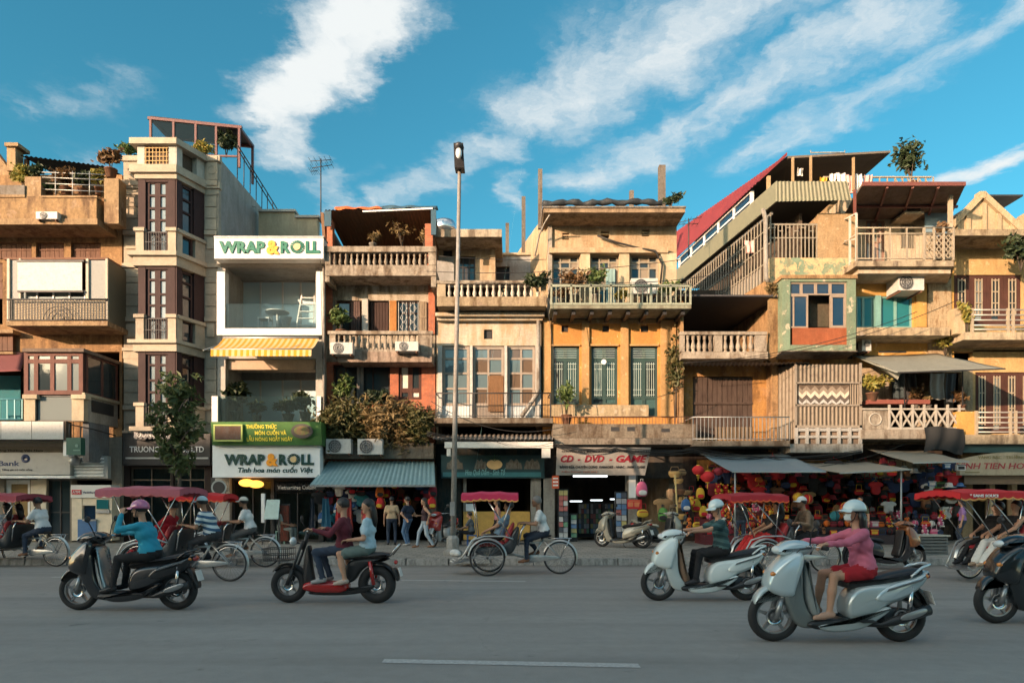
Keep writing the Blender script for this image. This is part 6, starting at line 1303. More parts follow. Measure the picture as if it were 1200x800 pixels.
# canvas awning
cv = soft_sheet((X(1049, 21.4), 21.4, Z(436, 21.4)), (X(1178, 21.4), 21.4, Z(431.5, 21.4)), (X(1098, 24), 23.97, Z(414, 24)), (X(998, 24), 23.97, Z(416, 24)), .05, 20, 8, .03)
CNV = paint('grey_canvas', (.33, .34, .29), .9, dirt=.15); co = cv.build('canvas_awning', CNV); tag(co, 'big grey canvas awning sloping over the crowded terrace', 'awning')
MB().add([(X(998, 24), 23.9, Z(417, 24)), (X(1030, 22.4), 22.4, Z(427, 22.4)), (X(1056, 21.6), 21.6, Z(436, 21.6)), (X(1052, 21.8), 21.8, Z(445, 21.8)), (X(1030, 23), 23.0, Z(431, 23))], [(0,1,4),(1,2,3),(1,3,4)]).build('canvas_flap', CNV, co)
MB().bar((X(1052, 21.4), 21.4, Z(436.5, 21.4)), (X(1178, 21.4), 21.4, Z(432, 21.4)), .04).build('front_pole', IRON, co)
for px_ in (1060, 1128): MB().bar((X(px_, 22.2), 22.2, Z(435, 22.2)), (X(px_, 22.9), 22.9, Z(478, 22.9)), .04).build('prop', IRON, co)
# crowded terrace with crossed rails
t8 = slab_px(b8, 'terrace_slab', 1009, 1142, 503, 514, 22.75, 24, plaster('terrace_stone', (.52, .46, .37), dirt=.7, patch=.25))
WR = paint('white_rail', (.52, .49, .43), .55, dirt=.3)
r8b = MB().pb(1011, 478, 1131, 480, 22.78, .05).pb(1040, 500.5, 1131, 502.9, 22.78, .05).build('crossed_rail', WR, t8); rods(r8b, 1042, 1124, 474, 503, 22.8, 7, .03, WR, 'rail_post')
for k in range(6):
 a, b = 1043+k*13.7, 1055+k*13.7
 MB().bar((X(a, 22.8), 22.8, Z(481, 22.8)), (X(b, 22.8), 22.8, Z(500, 22.8)), .05).bar((X(b, 22.83), 22.83, Z(481, 22.8)), (X(a, 22.83), 22.83, Z(500, 22.8)), .05).build('rail_cross', WR, r8b)
block(t8, 'pierced_panel', [(1012, 481, 1040, 502.8)], 22.82, .1, plaster('pierced_cream', (.62, .56, .45), dirt=.6)); MB().torus((X(1026, 22.8), 22.81, Z(491, 22.8)), .2, .025, 16, 6).build('moulding', WR, t8)
block(t8, 'pier', [(1122, 482, 1142, 514)], 22.74, .3, YB8); block(b8, 'terrace_side', [(1000, 440, 1042, 503)], 23.7, .2, plaster('terrace_side_wall', (.60, .48, .32), dirt=.6, patch=.3, pcol=(.32, .26, .2)))
MB().pb(1018, 468, 1090, 473, 22.9, .5).build('plant_shelf', paint('dull_red_shelf', (.20, .06, .045), .7, dirt=.3), t8)

# ================================================================ B9: gabled house and jeweller
b9 = thing('gabled_house', 'yellow house with little stepped gable and brown panelled doors', 'house', (18.2, 24, .15))
Y9 = plaster('gable_yellow', (.80, .53, .20), dirt=.4, dcol=(.28, .17, .07), patch=.1, pcol=(.52, .40, .22)); Y9C = plaster('gable_cream', (.76, .58, .34), dirt=.45, dcol=(.26, .18, .1), patch=.12, pcol=(.45, .36, .24))
wall(b9, 'wall', 1118, 276, 1290, 412, 24, Y9, [(1118, 322, 1197, 380)], t=.25); wall(b9, 'wall', 1140, 410, 1290, 520, 24, Y9, [(1143, 436, 1230, 508)], t=.25)
shell(b9, X(1117.4, 24), X(1290, 24), Z(276, 24), 24.26, 33, DARKIN, floors=(Z(398, 24), Z(514, 24)))
plate(b9, 'gable', [(1118, 270), (1118, 262), (1152, 228), (1190, 262), (1200, 250), (1290, 250), (1290, 270)], 24.0, .3, Y9C)
for k, (a, b) in enumerate((((1116, 264), (1152, 227)), ((1152, 227), (1203, 274)))):
 MB().bar((X(a[0], 23.9), 23.95, Z(a[1], 23.9)), (X(b[0], 23.9), 23.95, Z(b[1], 23.9)), .2, .16, up=(0,1,0)).build('gable_coping', Y9C, b9)
block(b9, 'finial', [(1148.5, 224, 1156, 232)], 23.85, .3, Y9C); block(b9, 'gable_pilaster', [(1122, 256, 1125, 269), (1133, 250, 1138, 269), (1151.5, 238, 1156.5, 269), (1169, 250, 1174, 269), (1185, 258, 1190, 269)], 23.92, .079, Y9C)
el = slab_px(b9, 'gable_slab', 1116, 1290, 268.5, 276, 22.75, 24.2, plaster('gable_slab_stone', (.60, .48, .30), dirt=.9, dcol=(.14, .10, .06), patch=.3))
corrug((X(1113, 25), 25.0, Z(262, 25)), (X(1290, 25), 25.0, Z(258, 25)), (X(1290, 27), 28.0, Z(222, 25)), (X(1120, 27), 28.0, Z(226, 25)), .25, .03).build('sheet_roof', paint('pale_sheet', (.52, .50, .44), .5, .3, dirt=.3), b9); MB().pb(1155, 228, 1199, 230, 24.6, 3.0).build('roof_edge', IRON, b9)
corrug((X(1085, 26), 26.0, Z(268, 26)), (X(1125, 26), 26.0, Z(266, 26)), (X(1125, 28), 29.0, Z(232, 28)), (X(1090, 28), 29.0, Z(234, 28)), .25, .03).build('sheet_roof', MC['pale_sheet'], b9)
BRD = woodmat('brown_door', (.13, .05, .035), dirt=.3); PLG = paint('pale_lattice_gold', (.30, .25, .18), .5, dirt=.2)
def folding_doors(px0, px1, py0, py1, n, Y):
 for k in range(n):
  a, b = px0+(px1-px0)*k/n, px0+(px1-px0)*(k+1)/n; w_ = (b-a)
  d = window(b9, a+.15, py0, b-.15, py1, Y, .05, BRD, GLC if k % 3 == 1 else GL, cols=1, rows=(), fw=w_*.03*.28, name='door_leaf')
  g = MB(); y_ = Y+.03
  for j in range(3): q = X(a+w_*(.3+.2*j), Y); g.box(q-.02, y_, Z(py1-10, Y), q+.02, y_+.015, Z(py0+4, Y))
  for j in range(4): q = Z(py0+6+(py1-py0-18)*j/3, Y); g.box(X(a+w_*.27, Y), y_-.003, q-.018, X(b-w_*.27, Y), y_+.017, q+.018)
  g.build('lattice', PLG, d)
folding_doors(1118, 1197, 322, 380, 4, 24); folding_doors(1143, 1230, 436, 508, 5, 24)
rb9 = slab_px(b9, 'balcony', 1129, 1290, 389, 398, 22.75, 24, plaster('balcony_cream', (.74, .60, .38), dirt=.5, patch=.1))
GYB = paint('steel_rail', (.52, .50, .46), .35, .5, dirt=.2)
rr9 = MB()
for py in (363, 369, 375, 381, 386): rr9.tube((X(1138, 22.8), 22.8, Z(py, 22.8)), (X(1290, 22.8), 22.8, Z(py, 22.8)), .028, 6)
ro9 = rr9.build('balcony_rail', GYB, rb9)
for px_ in (1140, 1182, 1188, 1230): MB().pb(px_-1.4, 361, px_+1.4, 389, 22.76, .07).build('rail_post', PLG, ro9)
block(b9, 'pier', [(1119, 361, 1131, 391)], 22.85, .4, Y9C)
bc9 = slab_px(b9, 'balcony', 1131, 1290, 509, 520, 22.6, 24, plaster('balcony_cream2', (.64, .52, .34), dirt=.6, patch=.2)); r92 = MB()
for py in (483, 489, 495, 501, 506): r92.tube((X(1143, 22.7), 22.7, Z(py, 22.7)), (X(1290, 22.7), 22.7, Z(py, 22.7)), .028, 6)
ro92 = r92.build('balcony_rail', GYB, bc9)
for px_ in (1145, 1185, 1191, 1240): MB().pb(px_-1.4, 481, px_+1.4, 509, 22.66, .07).build('rail_post', PLG, ro92)
wall(b9, 'shopfront', 1128, 520, 1290, None, 23.6, plaster('ochre_front', (.46, .32, .16), dirt=.5), [(1140, 566, 1160, None), (1166, 566, 1186, None), (1192, 566, 1260, None)], t=.25)
block(b9, 'shop_back', [(1130, 560, 1290, 634)], 27, .1, MC['shop_dim_back']); block(b9, 'door_pier', [(1160, 566, 1166, 634), (1186, 566, 1192, 634)], 23.4, .195, Y9C)
s9 = thing('jeweller_sign', 'arched cream shop sign with maroon capital letters on the yellow house', 'sign', (X(1175, 22.7), 22.7, Z(557, 22.7)))
YS = 22.5; MB().prism([(X(1125+120*k/24, YS), Z(538-8.5*sin(pi*k/24), YS)) for k in range(25)]+[(X(1245, YS), Z(556.5, YS)), (X(1125, YS), Z(556.5, YS))], YS, YS+.2).build('board', plaster('jeweller_board', (.60, .50, .33), dirt=.25, bump=.03, rough=.5), s9)
lettering(s9, 'VINH TIEN HOA', X(1121, YS), X(1208, YS), Z(545.5, YS), .20, YS-.001, paint('sign_maroon', (.26, .02, .03), .4), bold=.012, shear=.2)
lettering(s9, 'VÀNG BẠC - TRƯỜNG THÀNH', X(1146, YS), X(1222, YS), Z(535.5, YS), .10, YS-.001, paint('sign_olive', (.16, .13, .05), .5))
block(s9, 'lower_board', [(1130, 557, 1245, 567)], 22.8, .2, paint('jeweller_strip', (.16, .10, .06), .5)); block(s9, 'underline', [(1131, 552.5, 1148, 553.8)], YS-.01, .009, MC['sign_olive'])
block(b9, 'awning_fascia', [(1128, 520.5, 1290, 530)], 22.9, .15, paint('dark_teal_fascia', (.012, .05, .06), .5))

# street awnings (cloth sheets) over the toy and bag stalls
def sheet(label, pts, mat, sag=.06, posts=()):
 o = soft_sheet(*pts, sag, 18, 8, .03).build('stall_awning', mat); tag(o, label, 'awning', 'cloth awnings over the stalls')
 a, b = Vector(pts[0]), Vector(pts[1]); MB().bar(a+Vector((0,0,-.02)), b+Vector((0,0,-.02)), .035).build('front_pole', STEEL, o)
 for q in posts: MB().tube((q[0], q[1], .15), (q[0], q[1], q[2]), .025, 6).build('post', STEEL, o)
 return o
BT = paint('blue_grey_tarp', (.17, .23, .27), .6, dirt=.25); TT = paint('tan_tarp', (.27, .245, .20), .8, dirt=.2)
sheet('blue grey striped awning over the toy stall', ((X(858, 20), 20, Z(552, 20)), (X(968, 20), 20, Z(552, 20)), (X(916, 23.8), 23.8, Z(529, 23.8)), (X(819, 23.8), 23.8, Z(530, 23.8))), BT, .05, [(X(862, 20), 20.05, Z(553, 20))])
sheet('tan awning reaching low over the middle of the stalls', ((X(984, 19.6), 19.6, Z(553.5, 19.6)), (X(1068, 19.6), 19.6, Z(549, 19.6)), (X(1014, 23.6), 23.6, Z(540, 23.6)), (X(930, 23.6), 23.6, Z(541, 23.6))), TT, .05, [(X(1056, 19.7), 19.7, Z(551, 19.7))])
sheet('tan awning above the others beside the black cloth', ((X(1070, 20.3), 20.3, Z(541.5, 20.3)), (X(1136, 20.3), 20.3, Z(540, 20.3)), (X(1082, 23.7), 23.7, Z(527, 23.7)), (X(1014, 23.7), 23.7, Z(525, 23.7))), TT, .05)
bcl = MB().grid(lambda u, v: (X(1085+3*sin(v*3)+(48-4*v)*u, 22.4), 22.5+.06*sin(u*14+v*2), Z(500.5+(29-2*sin(u*4))*v-1.5*sin(u*5), 22.4)), 20, 8, True).build('black_cloth', paint('black_fabric', (.012, .014, .016), .9)); tag(bcl, 'black cloth hung over the crossed terrace rail', 'cloth')
# stall frontage behind the goods
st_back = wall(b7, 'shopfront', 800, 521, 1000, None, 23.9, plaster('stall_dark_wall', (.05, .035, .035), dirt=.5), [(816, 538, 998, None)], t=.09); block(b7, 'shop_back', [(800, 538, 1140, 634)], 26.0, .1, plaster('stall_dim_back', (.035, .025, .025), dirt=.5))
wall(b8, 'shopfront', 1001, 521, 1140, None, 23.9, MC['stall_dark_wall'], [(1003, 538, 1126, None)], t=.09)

# the street front goes on beyond both edges of the picture
for x0_, wd_, h_, lab, mm in ((21.1, 5.6, 11.2, 'plain cream house beyond the gabled house', Y9C), (26.8, 6.2, 12.6, 'taller plain ochre house farther along to the right', OCH), (-25.0, 5.9, 11.8, 'plain ochre house beyond the left edge bank', OCH2), (-31.5, 6.4, 12.4, 'plain cream house farther along to the left', Y9C)):
 t = thing('townhouse', lab, 'house', (x0_+wd_/2, 24, .15), 'plain houses at the ends of the row')
 hl = [(x0_+wd_*u-.6, z_, x0_+wd_*u+.6, z_+1.9) for u in (.27, .73) for z_ in (.9, 4.6, 7.9)]
 wall_m(t, 'wall', x0_, .15, x0_+wd_, h_, 24, mm, hl); MB().box(x0_, 24.6, .15, x0_+wd_, 33, h_-.01).build('house_body', DARKIN, t)
 for q in hl: f = MB().box(q[0], 24.1, q[1], q[2], 24.2, q[3]).build('window', DKW, t); MB().box(q[0]+.1, 24.06, q[1]+.1, q[2]-.1, 24.09, q[3]-.1).build('pane', GL, f)
 for z_ in (4.1, 7.4, h_-.35): MB().box(x0_+.05, 23.4, z_, x0_+wd_-.05, 23.999, z_+.2).build('ledge', CONCD, t)
# ================================================================ PEOPLE: one continuous skin per body, grown from a posed skeleton
SKIN = paint('skin', (.42, .23, .145), .55, var=.06); SKIN2 = paint('skin_tan', (.30, .155, .09), .55, var=.06); HAIR = paint('black_hair', (.012, .010, .010), .45, var=.2, scale=30); GREYH = paint('grey_hair', (.16, .15, .14), .6)
EYE = paint('dark_eye', (.01, .008, .008), .2); LIP = paint('lip', (.30, .10, .08), .5)
def cloth(name, c): return paint('cloth_'+name, c, .9, var=.12, scale=9)
def surface(prims, h, pad=.03, disp=None):
 """prims: (a, b, ra, rb, tag, k, squash axis/None) -> verts, quads, tag per quad"""
 A = np.array([p[0] for p in prims]); B = np.array([p[1] for p in prims]); rm = np.array([max(p[2], p[3]) for p in prims])[:, None]
 lo = np.minimum((A-rm).min(0), (B-rm).min(0))-pad; hi = np.maximum((A+rm).max(0), (B+rm).max(0))+pad
 n = np.maximum(3, np.ceil((hi-lo)/h).astype(int)+1)
 gx, gy, gz = [lo[i]+h*np.arange(n[i]) for i in range(3)]
 P = np.stack(np.meshgrid(gx, gy, gz, indexing='ij'), -1).astype(np.float32)
 D = np.full(P.shape[:3], 9.0, np.float32); best = np.full(P.shape[:3], 9.0, np.float32); lab = np.zeros(P.shape[:3], np.int8)
 for a, b, ra, rb, tg, k in prims:
  a = np.array(a, np.float32); b = np.array(b, np.float32)
  # work only inside the primitive's own neighbourhood
  r_ = max(ra, rb)+.09; l0 = np.maximum(0, np.floor((np.minimum(a, b)-r_-lo)/h).astype(int)); l1 = np.minimum(n, np.ceil((np.maximum(a, b)+r_-lo)/h).astype(int)+1)
  sl_ = tuple(slice(int(i), int(j)) for i, j in zip(l0, l1)); Q = P[sl_]
  d = b-a; L2 = float((d*d).sum())+1e-9
  t = np.clip(((Q-a)@d)/L2, 0, 1); v = Q-a-t[..., None]*d
  dd = np.sqrt((v*v).sum(-1))-(ra+(rb-ra)*t)
  Ds = D[sl_]; hh = np.clip(.5+.5*(Ds-dd)/k, 0, 1)
  D[sl_] = Ds*(1-hh)+dd*hh-k*hh*(1-hh)
  m = dd < best[sl_]; lab[sl_] = np.where(m, tg, lab[sl_]); best[sl_] = np.where(m, dd, best[sl_])
 if disp is not None:
  D += (disp*(np.sin(P[..., 0]*41+P[..., 2]*33)*np.sin(P[..., 1]*37+P[..., 2]*47+1.3)+.5*np.sin(P[..., 2]*90+P[..., 0]*60))).astype(np.float32)*(lab < 2)
 return nets(D, lab, lo, h)
def nets(D, lab, lo, h):
 S = D < 0; nx, ny, nz = S.shape
 acc = np.zeros((nx-1, ny-1, nz-1, 3)); cnt = np.zeros((nx-1, ny-1, nz-1))
 c = [(i, j, k) for i in (0, 1) for j in (0, 1) for k in (0, 1)]
 sub = lambda A, o: A[o[0]:o[0]+nx-1, o[1]:o[1]+ny-1, o[2]:o[2]+nz-1]
 for a in c:
  for ax in range(3):
   if a[ax]: continue
   b = list(a); b[ax] = 1; b = tuple(b)
   da, db = sub(D, a), sub(D, b); x = (da < 0) != (db < 0)
   t = np.where(x, da/np.where(x, da-db, 1), 0)
   for q in range(3): acc[..., q] += np.where(x, a[q]+(t if q == ax else 0), 0)
   cnt += x
 act = cnt > 0; idx = np.full(act.shape, -1, int); idx[act] = np.arange(act.sum())
 ijk = np.argwhere(act); V = lo+h*(ijk+acc[act]/cnt[act][:, None])
 F_, T_ = [], []
 for ax in range(3):
  o1, o2 = [(1, 2), (2, 0), (0, 1)][ax]
  sa = [slice(None)]*3; sb = [slice(None)]*3; sa[ax] = slice(0, -1); sb[ax] = slice(1, None)
  for q in (o1, o2): sa[q] = slice(1, -1); sb[q] = slice(1, -1)
  x = S[tuple(sa)] != S[tuple(sb)]; e = np.argwhere(x)
  if not len(e): continue
  e[:, o1] += 1; e[:, o2] += 1
  ins = S[e[:, 0], e[:, 1], e[:, 2]]
  def cell(d1, d2):
   q = e.copy(); q[:, o1] -= d1; q[:, o2] -= d2; return idx[q[:, 0], q[:, 1], q[:, 2]]
  f = np.stack([cell(1, 1), cell(0, 1), cell(0, 0), cell(1, 0)], 1); f[~ins] = f[~ins][:, ::-1]
  e2 = e.copy(); e2[:, ax] += 1
  lb = np.where(ins, lab[e[:, 0], e[:, 1], e[:, 2]], lab[e2[:, 0], e2[:, 1], e2[:, 2]])
  F_.append(f); T_.append(lb)
 return V, np.concatenate(F_), np.concatenate(T_)
def ik(S, W, l1, l2, pole):
 d = W-S; L = d.length; mx = (l1+l2)*.985
 if L > mx: W = S+d*(mx/L); d = W-S; L = mx
 d.normalize(); a = (l1*l1-l2*l2+L*L)/(2*L); hgt = sqrt(max(1e-6, l1*l1-a*a))
 p = pole-d*pole.dot(d); p.normalize(); return S+d*a+p*hgt, W
def V3(p): return Vector(p)
def person(label, loc, yaw, pelvis, lean, hands, feet, outfit, size=1.0, group=None, knee=(-1, 0, .5), elbow=(.3, 0, -1), headpitch=0.0, headyaw=0.0, grip=True, h=.019, twist=0.0, parent_scale=None):
 """local frame: the figure faces -X, its right hand side is +Y ... pose targets in metres"""
 s = size; root = thing('person', label, 'person', loc, group, yaw); LOCAL.add(root.name)
 f, u = Vector((-1, 0, 0)), Vector((0, 0, 1)); lf = Vector((0, -1, 0))
 P = V3(pelvis); up = Vector((-sin(lean), 0, cos(lean)))
 if twist: f2 = Vector((-cos(twist), sin(twist), 0)); lf2 = Vector((-sin(twist), -cos(twist), 0))
 else: f2, lf2 = f, lf
 up2 = (up+Vector((-sin(lean*1.5), 0, cos(lean*1.5))))/2
 W_ = P+up*.14*s; Cc = P+up*.30*s; N = Cc+up2*.185*s
 hd = (up2*.55+Vector((0, 0, 1))*.6).normalized(); Hc = N+hd*.185*s+f*.02*s
 pr = []; k = .05*s
 SH, PA, SK, SO = 0, 1, 2, 3
 w = outfit.get('w', 1.0)   # build
 pr.append((P-lf*.075*s, P+lf*.075*s, .112*s*w, .112*s*w, PA, k)); pr.append((W_-lf*.055*s, W_+lf*.055*s, .105*s*w, .105*s*w, SH, k)); pr.append((P+up*.05*s-lf*.075*s, P+up*.05*s+lf*.075*s, .114*s*w, .114*s*w, SH, k))
 pr.append((Cc-lf2*.075*s, Cc+lf2*.075*s, .115*s*w, .115*s*w, SH, k)); pr.append((N-up2*.06*s-lf2*.12*s, N-up2*.06*s+lf2*.12*s, .068*s, .068*s, SH, k))
 pr.append((N-up2*.02*s, N+hd*.10*s, .052*s, .048*s, SK, .025*s))
 # head: skull, jaw, chin, nose, ears
 cy, sy = cos(headyaw), sin(headyaw); hf = Vector((-cy*cos(headpitch), -sy*cos(headpitch), sin(headpitch))).normalized(); hl = Vector((sy, -cy, 0)); hu = hl.cross(hf)*-1
 if hu.z < 0: hu = -hu
 pr.append((Hc-hf*.022*s+hu*.025*s, Hc+hf*.02*s+hu*.028*s, .084*s, .080*s, SK, .03*s)); pr.append((Hc+hf*.035*s-hu*.045*s, Hc+hf*.058*s-hu*.078*s, .054*s, .034*s, SK, .03*s))
 pr.append((Hc+hf*.088*s+hu*.005*s, Hc+hf*.108*s-hu*.028*s, .010*s, .015*s, SK, .012*s))
 for q in (-1, 1): pr.append((Hc+hl*q*.080*s-hf*.005*s+hu*.015*s, Hc+hl*q*.080*s-hf*.002*s-hu*.025*s, .014*s, .011*s, SK, .01*s))
 sl = outfit.get('sleeve', 'short'); pl = outfit.get('legs', 'long'); wr = []
 for q, (hand, foot) in enumerate(zip(hands, feet)):
  sg = 1 if q == 0 else -1      # 0 = figure's left (camera side when it faces left)
  S_ = N-up2*.05*s+lf2*sg*.168*s
  El, Wt = ik(S_, V3(hand), .285*s, .25*s, V3(elbow)+lf*sg*.45)
  if sl == 'long': pr += [(S_, El, .056*s, .047*s, SH, .03*s), (El, Wt, .046*s, .036*s, SH, .02*s), (El.lerp(Wt, .93), Wt, .030*s, .027*s, SK, .01)]
  elif sl == 'none': pr += [(S_, El, .050*s, .038*s, SK, .03*s), (El, Wt, .038*s, .026*s, SK, .02*s)]
  else: pr += [(S_, S_.lerp(El, .62), .062*s, .060*s, SH, .03*s), (S_.lerp(El, .5), El, .042*s, .037*s, SK, .008), (El, Wt, .038*s, .026*s, SK, .02*s)]
  wr.append((El, Wt, sg))
  Hp = P+lf*sg*.092*s-up*.02*s
  Kn, An = ik(Hp, V3(foot), .42*s, .41*s, V3(knee)+lf*sg*.12)
  if pl == 'long': pr += [(Hp, Kn, .088*s*w, .062*s, PA, .03*s), (Kn, An, .060*s, .046*s, PA, .02*s)]
  elif pl == 'wide': pr += [(Hp, Kn, .095*s*w, .078*s, PA, .03*s), (Kn, An, .075*s, .085*s, PA, .02*s)]
  else: pr += [(Hp, Hp.lerp(Kn, .75 if pl == 'shorts' else .62), .096*s*w, .088*s, PA, .03*s), (Hp.lerp(Kn, .5), Kn, .066*s, .052*s, SK, .008), (Kn, Kn.lerp(An, .45), .050*s, .050*s, SK, .02*s), (Kn.lerp(An, .45), An, .050*s, .033*s, SK, .02*s)]
  sd = outfit.get('toe', (-1, 0, -.12)); sd = V3(sd).normalized()
  pr += [(An-V3((0, 0, .035*s))+V3((.03*s, 0, 0)), An-V3((0, 0, .045*s))+sd*.07*s, .040*s, .040*s, SO, .02*s), (An-V3((0, 0, .045*s))+sd*.07*s, An-V3((0, 0, .055*s))+sd*.165*s, .040*s, .030*s, SO, .02*s)]
 Vb, Fb, Tb = surface([(tuple(a), tuple(b), ra, rb, t, kk) for a, b, ra, rb, t, kk in pr], h*s, disp=.0055)
 vs = [tuple(v) for v in Vb]; fs = [tuple(map(int, q)) for q in Fb]; ts = list(map(int, Tb))
 # hands: palm, four fingers of unequal length and a thumb, on a finer grid
 for El, Wt, sg in wr:
  d = (Wt-El).normalized(); side = d.cross(Vector((0, 0, 1)));
  side = side.normalized() if side.length > .05 else Vector((0, 1, 0))
  pn = side.cross(d).normalized()      # back of the hand, upward
  if not grip: side, pn = pn, -side*sg
  hp = [(Wt-d*.012*s, Wt+d*.02*s, .026*s, .026*s, SK, .012), ]
  for i, ln in enumerate((.9, 1.0, .95, .75)):
   o = side*sg*(.0285-.019*i)*s; b0 = Wt+d*.02*s+o*.7; b1 = Wt+d*.085*s+o
   hp.append((b0, b1, .0135*s, .0115*s, SK, .008))
   an = .55 if grip else .22; p = b1; dd = d.copy(); q_ = .0102*s
   for sg_len in (.040, .026, .021):
    dd = (dd*cos(an)-pn*sin(an)).normalized(); e = p+dd*sg_len*ln*s; hp.append((p, e, q_, q_*.88, SK, .003)); p = e; q_ *= .9; an *= 1.15 if grip else 1
  tb = Wt+d*.03*s+side*sg*.03*s; t1 = tb+(d*.7+side*sg*.6-pn*.5).normalized()*.04*s; t2 = t1+(d*.8+side*sg*.05-pn*.7).normalized()*.03*s
  hp += [(Wt+d*.01*s+side*sg*.014*s, tb, .014*s, .013*s, SK, .006), (tb, t1, .0125*s, .011*s, SK, .004), (t1, t2, .011*s, .009*s, SK, .004)]
  Vh, Fh, Th = surface([(tuple(a), tuple(b), ra, rb, t, kk) for a, b, ra, rb, t, kk in hp], .0072*s, .02)
  n0 = len(vs); vs += [tuple(v) for v in Vh]; fs += [tuple(int(i)+n0 for i in q) for q in Fh]; ts += list(map(int, Th))
 me = bpy.data.meshes.new('body'); me.from_pydata(vs, [], fs)
 for m in (outfit['shirt'], outfit['pants'], outfit.get('skin', SKIN), outfit.get('shoe', BLK), EYE, LIP): me.materials.append(m)
 me.polygons.foreach_set('material_index', ts); me.polygons.foreach_set('use_smooth', [True]*len(fs)); me.update()
 bm = bmesh.new(); bm.from_mesh(me)
 for q in (-1, 1):
  for off, r_, mi in (((.079, .026, .018), .0085, 4), ((.078, .026, .036), .010, 4)):
   c_ = Vb.mean(0)*0+np.array(Hc+hf*off[0]*s+hl*q*off[1]*s+hu*off[2]*s)
   g = bmesh.ops.create_icosphere(bm, subdivisions=1, radius=r_*s, matrix=Matrix.Translation(Vector(c_)) @ Matrix.Diagonal((1, 1.5, .75 if off[2] < .03 else .35, 1)))
   for fc in {fc for v in g['verts'] for fc in v.link_faces}: fc.material_index = mi; fc.smooth = True
 g = bmesh.ops.create_icosphere(bm, subdivisions=1, radius=.012*s, matrix=Matrix.Translation(Hc+hf*.088*s-hu*.052*s) @ Matrix.Diagonal((.7, 1.7, .45, 1)))
 for fc in {fc for v in g['verts'] for fc in v.link_faces}: fc.material_index = 5; fc.smooth = True
 bmesh.ops.recalc_face_normals(bm, faces=bm.faces); bm.to_mesh(me); bm.free()
 link('body', me, root)
 def headmap(p): return Hc+hf*p[0]*s+hl*p[1]*s+hu*p[2]*s
 hr = outfit.get('hair', 'short')
 if hr:
  m = MB(); nu, nv = 16, 9; vs = []
  for i in range(nv+1):
   t = pi*.66*i/nv
   for k_ in range(nu):
    a = 2*pi*k_/nu; fr_ = cos(a)   # 1 = towards the face
    tt = t*(1-.42*max(0, fr_)) if hr != 'bald' else t*.8*(1-.55*max(0, fr_))
    r_ = 1.0+.04*random.random()
    vs.append(headmap((sin(tt)*cos(a)*.106*r_-.012, sin(tt)*sin(a)*.093*r_, cos(tt)*.108*r_+.032)))
  m.add(vs, [(i*nu+k_, (i+1)*nu+k_, (i+1)*nu+(k_+1) % nu, i*nu+(k_+1) % nu) for i in range(nv) for k_ in range(nu)], True)
  if hr == 'long':
   for k_ in range(9):
    a = (k_-4)*.30; st_ = headmap((-.085*cos(a), .085*sin(a), .02)); m.path([st_, st_+Vector((.03, 0, -.10))*s, st_+Vector((.045, .01*(k_-4), -.24))*s, st_+Vector((.04, .012*(k_-4), -.34-.03*random.random()))*s], [.032*s, .034*s, .028*s, .008*s], 6)
  m.build('hair', outfit.get('hairmat', HAIR), root)
 ht = outfit.get('hat')
 if ht:
  kind, hm = ht; m = MB(); nu, nv = 20, 7; vs = []
  R_ = (.135, .118, .125) if kind == 'helmet' else (.112, .099, .105)
  for sc_ in (1.0, .93):
   for i in range(nv+1):
    t = pi*(.54 if kind == 'helmet' else .48)*i/nv
    for k_ in range(nu):
     a = 2*pi*k_/nu; vs.append(headmap((sin(t)*cos(a)*R_[0]*sc_-.01, sin(t)*sin(a)*R_[1]*sc_, cos(t)*R_[2]*sc_+.042)))
  q = nu*(nv+1)
  m.add(vs, [(i*nu+k_, (i+1)*nu+k_, (i+1)*nu+(k_+1) % nu, i*nu+(k_+1) % nu) for i in range(nv) for k_ in range(nu)]+[(q+i*nu+k_, q+i*nu+(k_+1) % nu, q+(i+1)*nu+(k_+1) % nu, q+(i+1)*nu+k_) for i in range(nv) for k_ in range(nu)]+[(nv*nu+k_, q+nv*nu+k_, q+nv*nu+(k_+1) % nu, nv*nu+(k_+1) % nu) for k_ in range(nu)], True)
  ln = .085 if kind == 'cap' else .065; P8 = []
  for k_ in range(13):
   a = -1.1+2.2*k_/12; P8.append((cos(a)*R_[0]*.92, sin(a)*R_[1]*.98, .045+.006*cos(a)))
  for k_ in range(12, -1, -1):
   a = -1.1+2.2*k_/12; P8.append((cos(a)*R_[0]*.92+ln*(cos(a*1.2))**.6 if cos(a*1.2) > 0 else cos(a)*R_[0]*.92, sin(a)*R_[1]*1.0, .022+.012*cos(a*2)))
  n0 = len(m.v); m.v += [tuple(headmap(p)) for p in P8]+[tuple(headmap((p[0], p[1], p[2]-.007))) for p in P8]
  for k_ in range(12):
   a_, b_, c_, d_ = k_, k_+1, 24-k_, 25-k_
   m.face((n0+a_, n0+b_, n0+c_, n0+d_), True); m.face((n0+26+a_, n0+26+d_, n0+26+c_, n0+26+b_), True)
  m.build('helmet' if kind == 'helmet' else 'cap', hm, root)
  if kind == 'helmet':
   m = MB(); m.path([headmap((.01, .082, .0)), headmap((.03, .072, -.07)), headmap((.045, 0, -.108)), headmap((.03, -.072, -.07)), headmap((.01, -.082, .0))], .006*s, 5); m.build('chin_strap', BLK, root)
 if outfit.get('mask'):
  m = MB(); vs = [headmap((.115-.045*(2*u-1)**2-.02*abs(v-.5), .066*(2*u-1), -.005-.075*v)) for v in [i/4 for i in range(5)] for u in [i/8 for i in range(9)]]
  m.add(vs, [(j*9+i, j*9+i+1, (j+1)*9+i+1, (j+1)*9+i) for j in range(4) for i in range(8)], True); m.build('face_mask', outfit['mask'], root)
 return root
